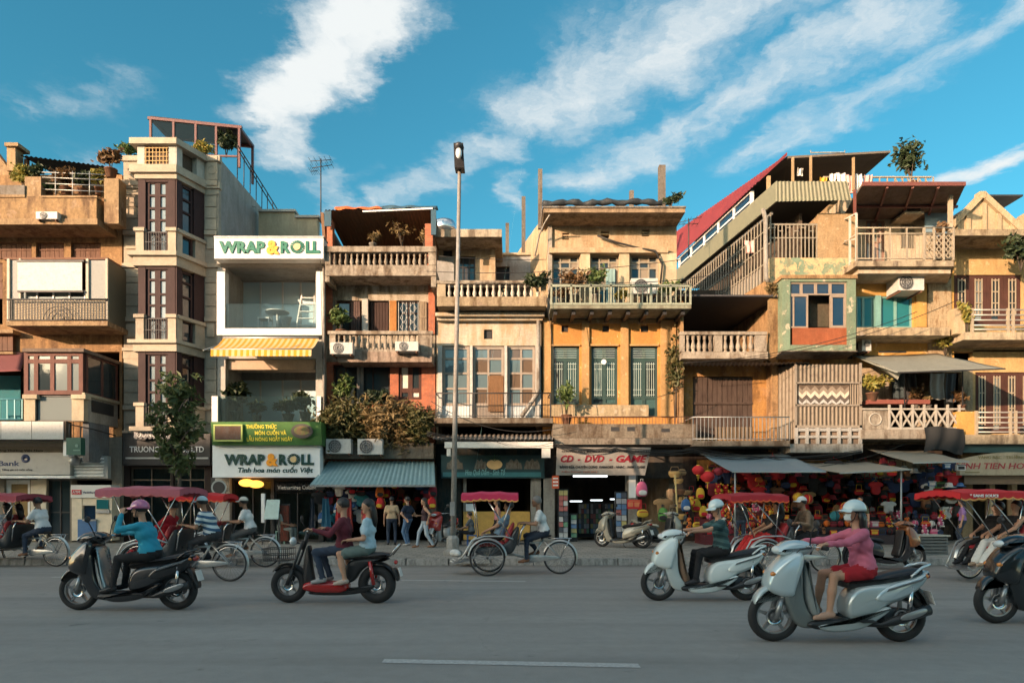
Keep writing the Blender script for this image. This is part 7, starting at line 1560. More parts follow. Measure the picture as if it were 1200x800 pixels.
# ================================================================ VEHICLES
RUB = paint('tyre_rubber', (.018, .018, .019), .8, var=.15); BLKP = paint('black_plastic', (.02, .021, .023), .45, var=.1); CHR = paint('chrome', (.55, .56, .57), .18, .95, var=.04); ALU = paint('alloy_grey', (.34, .35, .36), .35, .8); SEATV = paint('black_vinyl', (.022, .022, .024), .5, var=.1)
LENS = paint('lens_clear', (.55, .60, .62), .08, var=.02, coat=1); LENSR = paint('lens_red', (.35, .012, .01), .1, coat=1); LENSO = paint('lens_orange', (.55, .18, .02), .12, coat=1); PLATE = paint('number_plate', (.62, .62, .60), .5)
def gloss(name, c, metal=.0): return paint('gloss_'+name, c, .26, metal, var=.03, scale=1.2, coat=.8, rv=.015)
def wheel(parent, x, y, r, tr=.05, alloy=True, spokes=5, rimm=None, axis_w=.05, tread=1.0):
 w_ = MB(); o = Vector((x, y, r)); rimm = rimm or ALU
 W_ = MB().lathe([(.035, -axis_w), (.035, axis_w)], o, 12, axis='y').build('wheel', rimm, parent)
 MB().torus(o, r-tr, tr, 36, 10, sq=tread).build('tyre', RUB, W_)
 ri = r-tr*1.75
 if alloy:
  rm = MB().lathe([(ri-.012, -.03), (ri+.02, -.038), (ri+.02, .038), (ri-.012, .03), (ri-.012, -.03)], o, 32, axis='y')
  for k in range(spokes):
   a = 2*pi*k/spokes+.3; d = Vector((cos(a), 0, sin(a))); t_ = Vector((-sin(a), 0, cos(a)))
   rm.hexa([o+d*rr+t_*q1*ww+Vector((0, q2*.016, 0)) for q2 in (-1, 1) for rr, q1, ww in ((.03, -1, .024), (ri-.008, -1, .014), (ri-.008, 1, .014), (.03, 1, .024))])
  rm.build('rim', rimm, W_)
  MB().lathe([(.095, -.052), (.095, -.048), (.055, -.048), (.055, -.052), (.095, -.052)], o, 24, axis='y').build('brake_disc', CHR, W_)
 else:
  MB().lathe([(ri-.008, -.014), (ri+.012, -.018), (ri+.012, .018), (ri-.008, .014), (ri-.008, -.014)], o, 36, axis='y').build('rim', CHR, W_)
  sp = MB()
  for k in range(spokes):
   a = 2*pi*k/spokes; b = a+.32*(1 if k % 2 else -1); sg = 1 if k % 4 < 2 else -1
   sp.tube(o+Vector((.028*cos(b), sg*axis_w*.8, .028*sin(b))), o+Vector(((ri-.004)*cos(a), 0, (ri-.004)*sin(a))), .0022, 4, cap=False)
  sp.build('spokes', CHR, W_)
 return W_
def fender(parent, x, y, zc, r, a0, a1, wd, mat, name='fender', drop=.03, n=18):
 def fn(u, v):
  a = a0+(a1-a0)*u; q = (v-.5)*2; rr = r-drop*q*q
  return (x+rr*cos(a), y+wd*q, zc+rr*sin(a))
 m = MB().grid(fn, n, 8, True); m2 = MB().grid(lambda u, v: tuple(Vector(fn(u, v))*1.0+Vector((-.006*cos(a0+(a1-a0)*u), 0, -.006*sin(a0+(a1-a0)*u)))), n, 8, True)
 m.add(m2.v, [f[::-1] for f in m2.f], True); return m.build(name, mat, parent, fix=False)
def scooter(label, loc, yaw, body, side, seatm=None, cowl=True, group=None, cat='scooter', accent=None, plate=True, wr=.27, shield=None, stand=False):
 t = thing('scooter', label, cat, loc, group, yaw); LOCAL.add(t.name); seatm = seatm or SEATV; accent = accent or side
 T = t
 wheel(T, -.66, 0, wr); wheel(T, .66, 0, wr, .055)
 # front fork and fender
 fk = MB()
 for y in (-.085, .085): fk.tube((-.66, y, wr), (-.50, y, .74), .022, 8).tube((-.66, y, wr-.02), (-.60, y, wr+.2), .03, 8)
 fk.build('fork', ALU, T)
 MB().pillow([(-.98, .40), (-.93, .50), (-.80, .585), (-.62, .60), (-.44, .55), (-.40, .47), (-.46, .45), (-.55, .52), (-.70, .535), (-.84, .48), (-.93, .39)], .078, .03).build('front_fender', side, T)
 # leg shield, nose and inner panel
 MB().pillow([(-.80, .55), (-.76, .70), (-.63, .86), (-.50, .96), (-.40, .95), (-.40, .80), (-.47, .60), (-.50, .45)], .175, .05, wf=lambda x, z: .72+.55*max(0, min(1, (x+.80)*2.4))).build('front_panel', body, T)
 MB().pillow([(-.60, .60), (-.50, .92), (-.43, .95), (-.41, .72), (-.40, .48), (-.33, .31), (-.22, .23), (-.25, .15), (-.44, .16), (-.52, .30), (-.58, .45)], .178, .034, wf=lambda x, z: .62+.42*max(0, min(1, (z-.15)*1.9))).build('leg_shield', shield or side, T)
 MB().pillow([(-.40, .88), (-.34, .86), (-.28, .50), (-.20, .30), (-.30, .26), (-.38, .5)], .16, .04).build('inner_panel', accent if accent is not side else BLKP, T)
 # handlebar cowl, lamp, bar, mirrors
 MB().pillow([(-.66, .92), (-.63, 1.00), (-.52, 1.07), (-.36, 1.07), (-.25, 1.01), (-.30, .93), (-.45, .90)], .135, .06).build('handlebar_cowl', body, T)
 MB().ell((-.625, 0, .965), (.05, .095, .045), 12, 8).build('headlight', LENS, T)
 for y in (-1, 1): MB().ell((-.70, y*.115, .72), (.05, .035, .03), 10, 6).build('indicator', LENSO, T)
 for y in (-1, 1):
  hb = MB().path([(-.38, y*.08, 1.0), (-.34, y*.2, 1.01), (-.26, y*.36, 1.0)], .014, 8).build('handlebar', CHR, T); MB().tube((-.305, y*.255, 1.005), (-.255, y*.375, 1.0), .021, 10).build('grip', RUB, hb); MB().path([(-.36, y*.24, 1.02), (-.37, y*.30, 1.02), (-.33, y*.38, 1.01)], .006, 5).build('brake_lever', CHR, hb)
  mr = MB().path([(-.35, y*.18, 1.02), (-.37, y*.26, 1.16), (-.36, y*.33, 1.22)], .007, 6).build('mirror', BLKP, T); MB().ell((-.355, y*.35, 1.245), (.016, .068, .043), 12, 8).build('mirror_head', BLKP, mr)
 # floor, rear body, seat
 MB().pillow([(-.36, .15), (-.34, .255), (.14, .255), (.22, .17), (.1, .13)], .16, .03).build('floorboard', BLKP, T)
 MB().pillow([(.06, .24), (.04, .40), (.10, .54), (.22, .61), (.5, .63), (.80, .70), (1.0, .77), (1.06, .73), (.92, .58), (.66, .46), (.45, .39), (.30, .27)], .155, .055, wf=lambda x, z: 1.0-.45*max(0, x-.5)).build('rear_body', side if seatm is SEATV else accent, T)
 MB().pillow([(.30, .45), (.42, .60), (.75, .68), (1.02, .75), (.94, .63), (.68, .50), (.46, .42)], .168, .03, wf=lambda x, z: 1.0-.45*max(0, x-.5)).build('side_panel', body, T)
 MB().pillow([(-.18, .12), (-.30, .2), (-.1, .23), (.2, .26), (.46, .40), (.52, .36), (.28, .19), (.1, .13)], .172, .03).build('lower_trim', side, T)
 MB().pillow([(.04, .56), (.05, .66), (.20, .70), (.40, .69), (.52, .735), (.80, .785), (.93, .775), (.90, .72), (.6, .64), (.25, .58)], .135, .05).build('seat', seatm, T)
 MB().path([(.70, -.15, .70), (.88, -.13, .79), (1.04, -.09, .82), (1.06, 0, .825), (1.04, .09, .82), (.88, .13, .79), (.70, .15, .70)], .015, 8).build('grab_rail', body if cowl else CHR, T)
 MB().ell((1.02, 0, .70), (.05, .11, .04), 12, 8).build('tail_light', LENSR, T)
 # small fittings: rear indicators, side stripe, nose grille, cables, steps
 for y in (-1, 1):
  MB().ell((.96, y*.11, .70), (.04, .03, .025), 8, 5).build('rear_indicator', LENSO, T)
  MB().hexa([(x_, y*(.160+d_*.013), z_) for d_ in (0, 1) for x_, z_ in ((.44, .545), (.84, .655), (.90, .685), (.46, .575))]).build('side_stripe', paint('stripe_grey', (.10, .11, .12), .4), T)
  MB().path([(-.34, y*.22, 1.01), (-.46, y*.2, .98), (-.50, y*.1, .9), (-.52, y*.04, .8)], .006, 5).build('cable', BLKP, T); MB().box(.16, y*.17, .235, .30, y*.24, .255).build('foot_peg', BLKP, T)
 MB().pillow([(-.77, .60), (-.735, .68), (-.69, .68), (-.72, .60)], .09, .015).build('nose_grille', BLKP, T)
 MB().hexa([(-.345, y_, z_) if k_ == 0 else (-.325, y_, z_) for k_ in (0, 1) for y_, z_ in ((-.10, .45), (.10, .45), (.10, .62), (-.10, .62))]).build('glove_box', BLKP, T)
 # engine, exhaust, shock, mud flap
 MB().pillow([(.12, .22), (.20, .33), (.55, .37), (.76, .34), (.78, .22), (.60, .17), (.30, .15)], .085, .03, yc=.05).build('engine', paint('engine_grey', (.09, .09, .095), .5, .4, dirt=.2), T)
 MB().path([(.22, -.11, .20), (.40, -.145, .20), (.52, -.15, .24), (.98, -.15, .36)], [.022, .024, .048, .056], 12).build('exhaust', BLKP, T); MB().pillow([(.55, .24), (.57, .32), (.88, .40), (.90, .33)], .012, .004, yc=-.205).build('heat_shield', ALU, T)
 MB().tube((.70, -.12, .28), (.72, -.12, .60), .03, 10).tube((.70, -.12, .28), (.72, -.12, .62), .018, 8).build('shock_absorber', CHR, T)
 MB().pillow([(.80, .55), (.92, .60), (1.10, .36), (1.08, .28), (1.02, .32), (.95, .48)], .075, .02).build('mud_flap', BLKP, T)
 if plate: MB().obox((1.085, 0, .47), (.004, 0, .0), (0, .095, 0), (-.035, 0, .07)).build('number_plate', PLATE, T)
 for ch in list(t.children):      # short overhangs beyond the wheels
  if ch.name.startswith('wheel'): continue
  for vv in ch.data.vertices:
   if abs(vv.co.x) > .70: vv.co.x = math.copysign(.70+(abs(vv.co.x)-.70)*.66, vv.co.x)
 if stand: MB().path([(.10, -.12, .15), (.16, -.20, .06), (.24, -.24, .03)], .010, 6).build('side_stand', BLKP, T)
 return t
def ebike(label, loc, yaw):
 t = thing('electric_bike', label, 'electric bike', loc, None, yaw); LOCAL.add(t.name); RD = gloss('red', (.34, .012, .012))
 wheel(t, -.66, 0, .27, .06, spokes=6); wheel(t, .64, 0, .28, .075, spokes=6)
 fk = MB()
 for y in (-.09, .09): fk.tube((-.66, y, .27), (-.42, y, .92), .02, 8).tube((-.66, y, .27), (-.58, y, .49), .03, 8)
 fk.tube((-.46, 0, .78), (-.38, 0, 1.02), .03, 10); fk.build('fork', BLKP, t)
 fender(t, -.66, 0, .27, .315, R(35), R(140), .065, BLKP); fender(t, .64, 0, .28, .33, R(20), R(120), .085, BLKP)
 bk = MB(); x0, x1, z0, z1 = -.98, -.62, .62, .80
 bk.box(x0, -.15, z0, x1, .15, z0+.012)
 for z in (z0+.01, z0+.09, z1): bk.path([(x0-.03*(z-z0)*4, -.16, z), (x1, -.16, z), (x1, .16, z), (x0-.03*(z-z0)*4, .16, z)], .007, 5, closed=True)
 for k in range(13): q = k/12; bk.tube((x0+(x1-x0)*q, -.15, z0), (x0-.02+(x1-x0+.02)*q, -.165, z1), .004, 4).tube((x0+(x1-x0)*q, .15, z0), (x0-.02+(x1-x0+.02)*q, .165, z1), .004, 4)
 for k in range(9): bk.tube((x0, -.15+.3*k/8, z0), (x0-.02, -.16+.32*k/8, z1), .004, 4)
 bk.build('basket', BLKP, t)
 MB().pillow([(-.44, .30), (-.44, .55), (-.40, .82), (-.33, .86), (-.32, .60), (-.28, .34), (-.24, .24), (-.40, .22)], .07, .03).build('leg_shield', BLKP, t)
 MB().pillow([(-.42, .17), (-.44, .28), (-.30, .33), (.10, .31), (.22, .30), (.24, .20), (.1, .15)], .135, .04).build('battery_box', RD, t)
 MB().pillow([(-.36, .12), (-.34, .19), (.22, .19), (.50, .27), (.62, .27), (.60, .21), (.3, .12)], .09, .02).build('lower_frame', BLKP, t)
 MB().pillow([(.16, .30), (.18, .55), (.30, .66), (.75, .68), (.85, .64), (.60, .58), (.42, .50), (.30, .30)], .10, .04).build('rear_frame', BLKP, t)
 MB().pillow([(.05, .64), (.06, .73), (.30, .745), (.80, .745), (.86, .70), (.80, .66), (.3, .64)], .13, .045).build('seat', SEATV, t)
 MB().path([(.85, -.12, .70), (.98, -.1, .86), (.98, .1, .86), (.85, .12, .70)], .014, 6).build('grab_rail', CHR, t)
 MB().ell((-.60, 0, .90), (.05, .075, .065), 12, 8).build('headlight', LENS, t); MB().ell((.92, 0, .60), (.03, .07, .035), 10, 6).build('tail_light', LENSR, t)
 for y in (-1, 1):
  hb = MB().path([(-.38, y*.02, 1.02), (-.36, y*.16, 1.07), (-.22, y*.34, 1.04)], .014, 8).build('handlebar', CHR, t); MB().tube((-.27, y*.28, 1.05), (-.19, y*.375, 1.035), .02, 10).build('grip', RUB, hb)
  mr = MB().path([(-.34, y*.2, 1.07), (-.37, y*.28, 1.2)], .007, 6).build('mirror', BLKP, t); MB().ell((-.37, y*.30, 1.235), (.014, .05, .05), 12, 8).build('mirror_head', BLKP, mr)
  MB().tube((.62, y*.12, .28), (.56, y*.12, .62), .028, 8).build('shock_absorber', LENSR, t)
 MB().pillow([(.86, .5), (.92, .54), (.98, .34), (.93, .32)], .07, .01).build('mud_flap', BLKP, t); MB().obox((.985, 0, .46), (.004, 0, 0), (0, .08, 0), (-.02, 0, .06)).build('number_plate', PLATE, t)
 return t
def cyclo(label, loc, yaw, can, fringe, cx0=-1.32, cx1=-.14, cz=1.62, seatc=None, text=None, frame=None, group='cyclos carrying passengers along the street'):
 t = thing('cyclo', label, 'cyclo', loc, group, yaw); LOCAL.add(t.name); seatc = seatc or paint('cyclo_red_vinyl', (.30, .02, .025), .5, var=.15); FRM_ = frame or paint('cyclo_silver', (.50, .51, .50), .35, .7, dirt=.15); DKF = paint('cyclo_dark_frame', (.05, .055, .06), .45, .4, dirt=.2)
 for y in (-.42, .42):
  wheel(t, -.74, y, .36, .022, False, 28, axis_w=.04)
  fender(t, -.74, y, .36, .405, R(8), R(172), .055, FRM_, n=20)
  MB().path([(-1.30, y*.95, .30), (-1.20, y, .45), (-1.05, y, .72), (-.80, y, .80), (-.40, y, .80), (-.22, y, .74)], .016, 8).build('armrest', FRM_, t)
 wheel(t, .74, 0, .34, .022, False, 28, axis_w=.045); fender(t, .74, 0, .34, .375, R(-20), R(160), .03, FRM_, n=20)
 MB().pillow([(-1.00, .40), (-.98, .58), (-.36, .60), (-.18, .98), (-.08, .98), (-.16, .56), (-.30, .40)], .345, .04).build('seat_tub', DKF, t)
 MB().pillow([(-.98, .58), (-.97, .68), (-.42, .70), (-.36, .60)], .33, .03).build('seat_cushion', seatc, t); MB().pillow([(-.44, .68), (-.26, 1.06), (-.17, 1.06), (-.32, .64)], .335, .03).build('backrest', seatc, t)
 fb = MB().obox((-1.24, 0, .29), (.20, 0, .05), (0, .26, 0), (.005, 0, -.014)).build('footboard', ALU, t)
 for y in (-.24, .24): MB().path([(-.95, y, .42), (-1.10, y, .30), (-1.42, y, .24), (-1.50, y, .30)], .014, 6).build('footboard_rail', FRM_, t)
 MB().tube((-.74, -.46, .36), (-.74, .46, .36), .018, 8).build('axle', DKF, t)
 fr = MB().path([(-.60, 0, .42), (-.20, 0, .40), (.16, 0, .32)], .026, 8).path([(.16, 0, .32), (.40, 0, .73)], .02, 8).path([(-.16, 0, .62), (.35, 0, .66)], .022, 8)
 for y in (-.05, .05): fr.tube((.16, y*.6, .32), (.74, y, .34), .013, 6).tube((.37, y*.6, .72), (.74, y, .34), .012, 6)
 fr.build('frame', FRM_, t)
 MB().path([(-.12, -.30, .60), (-.06, -.32, .90), (.02, -.33, 1.03), (.02, .33, 1.03), (-.06, .32, .90), (-.12, .30, .60)], .015, 8).build('push_bar', CHR, t)
 for y in (-1, 1): MB().tube((.02, y*.2, 1.03), (.02, y*.34, 1.03), .02, 8).build('grip', RUB, t)
 MB().pillow([(.26, .75), (.28, .79), (.45, .80), (.56, .82), (.58, .78), (.45, .74)], .085, .025, wf=lambda x, z: .5+.5*max(0, min(1, (x-.26)*4))).build('saddle', SEATV, t)
 cr = MB().lathe([(.085, -.035), (.085, -.028)], (.16, 0, .32), 20, axis='y').tube((.16, -.06, .32), (.05, -.06, .25), .011, 6).tube((.16, .06, .32), (.27, .06, .39), .011, 6).box(.0, -.17, .235, .10, -.07, .255).box(.22, .07, .38, .32, .17, .40).build('crank', ALU, t)
 MB().pillow([(.10, .28), (.10, .38), (.20, .40), (.72, .375), (.74, .32), (.2, .25)], .012, .004, yc=-.045).build('chain_guard', FRM_, t)
 cp = MB().path([(.50, -.06, .74), (.98, -.07, .74), (.98, .07, .74), (.50, .06, .74)], .009, 6).tube((.95, -.06, .74), (.76, -.05, .36), .008, 6).tube((.95, .06, .74), (.76, .05, .36), .008, 6).build('carrier', CHR, t)
 for y in (-.34, .34):
  MB().path([(-.24, y, .72), (cx0*.5+cx1*.5-.1, y, cz-.02)], .012, 6).path([(-.50, y, .80), (cx1-.12, y, cz-.02)], .012, 6).path([(-.95, y, .76), (cx0+.22, y, cz-.02)], .010, 6).build('canopy_strut', CHR, t)
 W_ = .50
 def top(u, v):
  x = cx0+(cx1-cx0)*u; q = 2*v-1
  sg_ = .03*abs(sin(u*pi*3)); return (x, W_*q, cz+.07*(1-q*q)*.9+.03*sin(pi*u)-sg_*.5)
 cn = MB().grid(top, 24, 10, True, thick=.008).build('canopy', can, t)
 for sd, fnv in (('side', lambda u, y: (cx0+(cx1-cx0)*u, y*W_, top(u, (y+1)/2)[2])), ):
  for y in (-1, 1):
   m = MB(); g2 = MB(); n = 60
   for k in range(n):
    a, b = k/n, (k+1)/n; pa, pb = fnv(a, y), fnv(b, y); da, db = .085+.028*abs(sin(a*pi*9)), .085+.028*abs(sin(b*pi*9))
    m.add([pa, pb, (pb[0], pb[1]+y*.012, pb[2]-db), (pa[0], pa[1]+y*.012, pa[2]-da)], [(0,1,2,3)], False)
    g2.add([(pa[0], pa[1]+y*.012, pa[2]-da), (pb[0], pb[1]+y*.012, pb[2]-db), (pb[0], pb[1]+y*.014, pb[2]-db-.028), (pa[0], pa[1]+y*.014, pa[2]-da-.028)], [(0,1,2,3)], False)
   m.build('valance', can, t, fix=False); g2.build('fringe', fringe, t, fix=False)
 for xx in (cx0, cx1):
  m = MB(); n = 40
  for k in range(n):
   a, b = -1+2*k/n, -1+2*(k+1)/n; u = 0 if xx == cx0 else 1; pa, pb = top(u, (a+1)/2), top(u, (b+1)/2)
   m.add([pa, pb, (xx, pb[1], pb[2]-.10-.02*abs(sin(b*9))), (xx, pa[1], pa[2]-.10-.02*abs(sin(a*9)))], [(0,1,2,3)], False)
  m.build('valance', can, t, fix=False)
 if text: lettering(t, text, cx0+.18, cx0+.80, cz-.045, .05, -W_-.018, MC['white_letters'], bold=.02)
 return t
# ================================================================ TRAFFIC
def at(px, Y): return Vector((X(px, Y), Y, 0))
def loc_to(o, p):
 """local point of a vehicle -> street coordinates"""
 c, s_ = cos(o.rotation_euler[2]), sin(o.rotation_euler[2]); return Vector((o.location.x+c*p[0]-s_*p[1], o.location.y+s_*p[0]+c*p[1], o.location.z+p[2]))
DJEAN = cloth('dark_jeans', (.03, .045, .075)); BTROU = cloth('black_trousers', (.014, .014, .016)); WSHIRT = cloth('white_shirt', (.60, .62, .62)); JEAN = cloth('blue_jeans', (.08, .15, .26)); LJEAN = cloth('pale_jeans', (.34, .40, .46))
BROWNS = cloth('khaki_brown', (.17, .115, .075)); SAND = paint('sandals', (.22, .10, .05), .7)
def stripes(name, ca, cb, sc_):
 m, N, M, L, b = base_mat(name); p = N('ShaderNodeTexCoord').outputs['Object']; q = N('ShaderNodeSeparateXYZ', ins={0: p}).outputs
 k = M('GREATER_THAN', M('SINE', M('MULTIPLY', M('ADD', q[2], M('MULTIPLY', q[0], .25)), sc_)), 0.0)
 L(N('ShaderNodeMix', data_type='RGBA', ins={0: k, 6: rgba(ca), 7: rgba(cb)}).outputs[2], b.inputs['Base Color']); b.inputs['Roughness'].default_value = .9; return m
RIDE_F = [(-.14, -.155, .34), (-.14, .155, .34)]; RIDE_H = [(-.24, -.30, 1.035), (-.24, .30, 1.035)]
def rider(label, v, outfit, pelvis=(.30, 0, .77), lean=.14, size=.91, hands=None, feet=None, **k):
 return person(label, tuple(v.location), v.rotation_euler[2], pelvis, lean, hands or RIDE_H, feet or RIDE_F, outfit, size, **k)
# black scooter, left
v = scooter('black scooter ridden left by the person in turquoise', at(151, 9.35), R(2), gloss('black', (.012, .013, .016)), gloss('black_side', (.02, .022, .026)), accent=paint('silver_trim', (.36, .40, .42), .3, .6))
rider('person in turquoise shirt and pink helmet riding the black scooter', v, dict(shirt=cloth('turquoise', (.02, .26, .38)), pants=BTROU, sleeve='long', hat=('helmet', gloss('pink', (.42, .12, .24))), shoe=BLK, w=1.08), lean=.24, headyaw=.1, hands=[(-.05, -.10, 1.30), (-.24, .30, 1.035)])
# red electric bike with two
v = ebike('red and black electric bike carrying two people', at(391, 10.0), R(-2))
rider('person in maroon top steering the red electric bike', v, dict(shirt=cloth('maroon_top', (.12, .018, .03)), pants=DJEAN, sleeve='long', legs='long', hair='short', shoe=paint('grey_shoe', (.30, .30, .30), .6)), pelvis=(.16, 0, .80), lean=.02, size=.92, feet=[(-.12, -.14, .385), (-.10, .14, .385)], hands=[(-.20, -.31, 1.075), (-.20, .31, 1.075)])
rider('person in pale blue shirt with long hair sitting behind on the electric bike', v, dict(shirt=cloth('pale_blue', (.36, .50, .58)), pants=cloth('grey_green_trousers', (.12, .17, .16)), legs='shorts', hair='long', shoe=paint('pale_sandal', (.40, .33, .28), .6)), pelvis=(.50, 0, .80), lean=-.04, size=.90, feet=[(.22, -.20, .37), (.22, .20, .37)], hands=[(.28, -.19, .93), (.28, .19, .93)], elbow=(1, 0, -.6), headyaw=.5)
# white scooter
PWH = gloss('pearl_white', (.62, .70, .70)); PSI = gloss('silver_blue', (.46, .56, .60), .25)
v = scooter('white scooter with brown inner panel ridden by the person in the teal checked shirt', at(823, 10.25), R(1), PWH, PWH, shield=gloss('shield_pearl', (.50, .57, .57)), seatm=SEATV, accent=paint('brown_panel', (.16, .10, .065), .5), cowl=True)
rider('person in dark teal checked shirt and white helmet riding the white scooter', v, dict(shirt=stripes('teal_check', (.02, .055, .06), (.05, .11, .11), 60), pants=BTROU, sleeve='short', hat=('helmet', gloss('helmet_white', (.55, .66, .68))), shoe=BLK), lean=.12, size=.91, headpitch=-.3, headyaw=.25)
# silver scooter, near right
v = scooter('silver blue scooter in the foreground ridden by the woman in pink', at(980, 7.2), R(-1), PSI, gloss('silver_side', (.42, .49, .50), .3), shield=gloss('shield_grey', (.17, .20, .20), .3), accent=paint('grey_panel_s', (.20, .23, .23), .4))
rider('woman in pink jacket, red skirt and pale helmet on the silver blue scooter', v, dict(shirt=cloth('pink', (.50, .13, .20)), pants=cloth('red_skirt', (.32, .01, .018)), sleeve='long', legs='skirt', hair='long', hat=('helmet', gloss('helmet_pale', (.50, .62, .64))), mask=cloth('mask_pale', (.55, .62, .63)), shoe=paint('nude_shoe', (.40, .24, .17), .5)), lean=.14, size=.89, pelvis=(.28, 0, .76))
# dark scooter, right edge
v = scooter('dark scooter entering the picture at its right edge', at(1231, 8.3), 0, gloss('blue_black', (.008, .011, .014)), gloss('blue_black_side', (.010, .014, .017)))
rider('person in grey shirt riding the dark scooter at the right edge', v, dict(shirt=cloth('grey_shirt', (.25, .27, .28)), pants=BTROU, hat=('helmet', gloss('grey_helmet', (.20, .22, .23)))))
# parked machines
scooter('cream scooter parked on the pavement by the disc shop pier', at(729, 20.3)+Vector((0, 0, .15)), R(-35), gloss('cream', (.32, .29, .23)), gloss('cream_side', (.42, .36, .28)), stand=True)
scooter('grey scooter parked beside the bag stall with its seat towards the street', at(772, 20.6)+Vector((0, 0, .15)), R(200), gloss('beige_grey', (.34, .32, .27)), BLKP, seatm=paint('beige_seat', (.42, .38, .30), .6), stand=True)
scooter('black and orange scooter standing at the kerb behind the woman in pink', at(1036, 15.2), R(180), gloss('dark_orange', (.26, .09, .03)), gloss('black_side2', (.03, .03, .035)), stand=True)
scooter('red scooter parked on the pavement behind the lamp post', at(519, 21.0)+Vector((0, 0, .15)), R(70), gloss('parked_red', (.36, .03, .025)), gloss('parked_grey', (.35, .36, .36)), stand=True)
# cyclos
MRC = cloth('canopy_maroon', (.27, .045, .065)); REDC = cloth('canopy_red', (.50, .02, .025)); PINKC = cloth('canopy_crimson', (.48, .03, .085)); FR_Y = cloth('fringe_yellow', (.62, .32, .10)); FR_R = cloth('fringe_orange', (.60, .10, .03)); FR_P = cloth('fringe_rose', (.42, .12, .12))
C_H = [(.0, -.27, 1.055), (.0, .27, 1.055)]; C_F = [(.05, -.12, .33), (.27, .12, .475)]
def pedaller(label, v, outfit, lean=.24, size=.94, **k): return person(label, tuple(v.location), v.rotation_euler[2], (.42, 0, .87), lean, k.pop('hands', C_H), C_F, outfit, size, group='cyclo drivers', **k)
def passenger(label, v, outfit, y=0.0, lean=-.38, size=.95, **k):
 return person(label, tuple(v.location), v.rotation_euler[2], (-.52, y, .80), lean, k.pop('hands', [(-.86, y-.13, .84), (-.84, y+.13, .84)]), k.pop('feet', [(-1.16, y-.09, .40), (-1.14, y+.09, .40)]), outfit, size, knee=(-.4, 0, 1), elbow=(.4, 0, -.6), group='cyclo passengers', **k)
v = cyclo('cyclo with crimson gold fringed canopy in the middle of the street', at(614, 14.1), 0, PINKC, FR_Y, -1.26, -.12)
pedaller('grey haired cyclo driver in white shirt and dark trousers beside the crimson canopy', v, dict(shirt=WSHIRT, pants=cloth('navy_trousers', (.02, .03, .05)), skin=SKIN2, hair='short', hairmat=GREYH, shoe=SAND))
passenger('man in grey blue shirt leaning back in the crimson canopied cyclo', v, dict(shirt=cloth('grey_blue', (.16, .25, .33)), pants=BTROU, sleeve='short', shoe=paint('grey_trainer', (.34, .34, .33), .6)), y=-.05)
v = cyclo('cyclo with a faded maroon canopy at the left edge of the street', at(32, 15.9), R(-8), MRC, FR_P, -1.15, .2)
pedaller('bareheaded cyclo driver in white t-shirt pedalling at the left edge', v, dict(shirt=WSHIRT, pants=DJEAN, skin=SKIN2, shoe=SAND))
passenger('passenger with dark hair in pale grey top nearer the driver in the left edge cyclo', v, dict(shirt=cloth('pale_grey_top', (.46, .47, .48)), pants=BTROU, hair='long'), y=-.16, size=.86, lean=-.25)
passenger('passenger with dark hair in red top in the left edge cyclo', v, dict(shirt=cloth('dull_red_top', (.24, .03, .03)), pants=BTROU, hair='long'), y=.17, size=.84, lean=-.25)
v = cyclo('cyclo with long dusty rose canopy behind the black scooter', at(224, 12.8), R(-3), cloth('canopy_rose', (.36, .10, .13)), FR_P, -1.52, .06, cz=1.70)
pedaller('cyclo driver in blue and white striped shirt and pale blue cap', v, dict(shirt=stripes('blue_white_stripes', (.03, .09, .17), (.55, .60, .60), 62), pants=cloth('charcoal', (.035, .036, .04)), skin=SKIN2, hat=('cap', cloth('cap_pale_blue', (.42, .55, .60))), shoe=BLK, w=1.1), lean=.34)
passenger('passenger under a red blanket in the cyclo with the dusty rose canopy', v, dict(shirt=cloth('red_blanket', (.36, .01, .02)), pants=cloth('red_blanket2', (.30, .01, .02)), sleeve='long', legs='wide', hair='short'), y=-.05)
v = cyclo('cyclo with bright red canopy beside the watch shop tree', at(272, 15.6), R(4), REDC, FR_R, -1.20, -.02)
pedaller('cyclo driver in white t-shirt and cream cap in front of the restaurant', v, dict(shirt=WSHIRT, pants=cloth('grey_trousers', (.10, .10, .10)), skin=SKIN2, hat=('cap', cloth('cap_cream', (.58, .55, .47))), shoe=SAND), lean=.26)
v = cyclo('cyclo with a dark red canopy between the white and the silver scooter', at(927, 14.2), R(5), cloth('canopy_dark_red', (.34, .02, .03)), FR_R, -1.5, -.3, cz=1.60)
pedaller('cyclo driver in khaki brown shirt and white cap behind the woman in pink', v, dict(shirt=BROWNS, pants=BTROU, skin=SKIN2, sleeve='long', hat=('cap', cloth('cap_white', (.62, .62, .60)))), lean=.30)
passenger('passenger in black top and red skirt in the dark red canopied cyclo', v, dict(shirt=BTROU, pants=cloth('passenger_red', (.42, .02, .02)), legs='wide', hair='long'), y=-.05)
v = cyclo('cyclo with lettered bright red canopy at the right side', at(1196, 13.0), R(14), REDC, FR_Y, -1.95, -.22, cz=1.64, text='* SANS SOUCI')
pedaller('cyclo driver in brown shirt and white cap at the right edge', v, dict(shirt=BROWNS, pants=BTROU, skin=SKIN2, hat=('cap', MC['cloth_cap_white'])), lean=.12)
passenger('woman in black top and wide white trousers reclining in the lettered cyclo', v, dict(shirt=BTROU, pants=cloth('white_trousers', (.62, .61, .57)), sleeve='none', legs='wide', hair='long', shoe=paint('tan_sandal', (.34, .24, .16), .6)), y=-.17)
passenger('second passenger in black holding a white bag in the lettered cyclo', v, dict(shirt=BTROU, pants=BTROU, hair='short'), y=.17, size=.92)
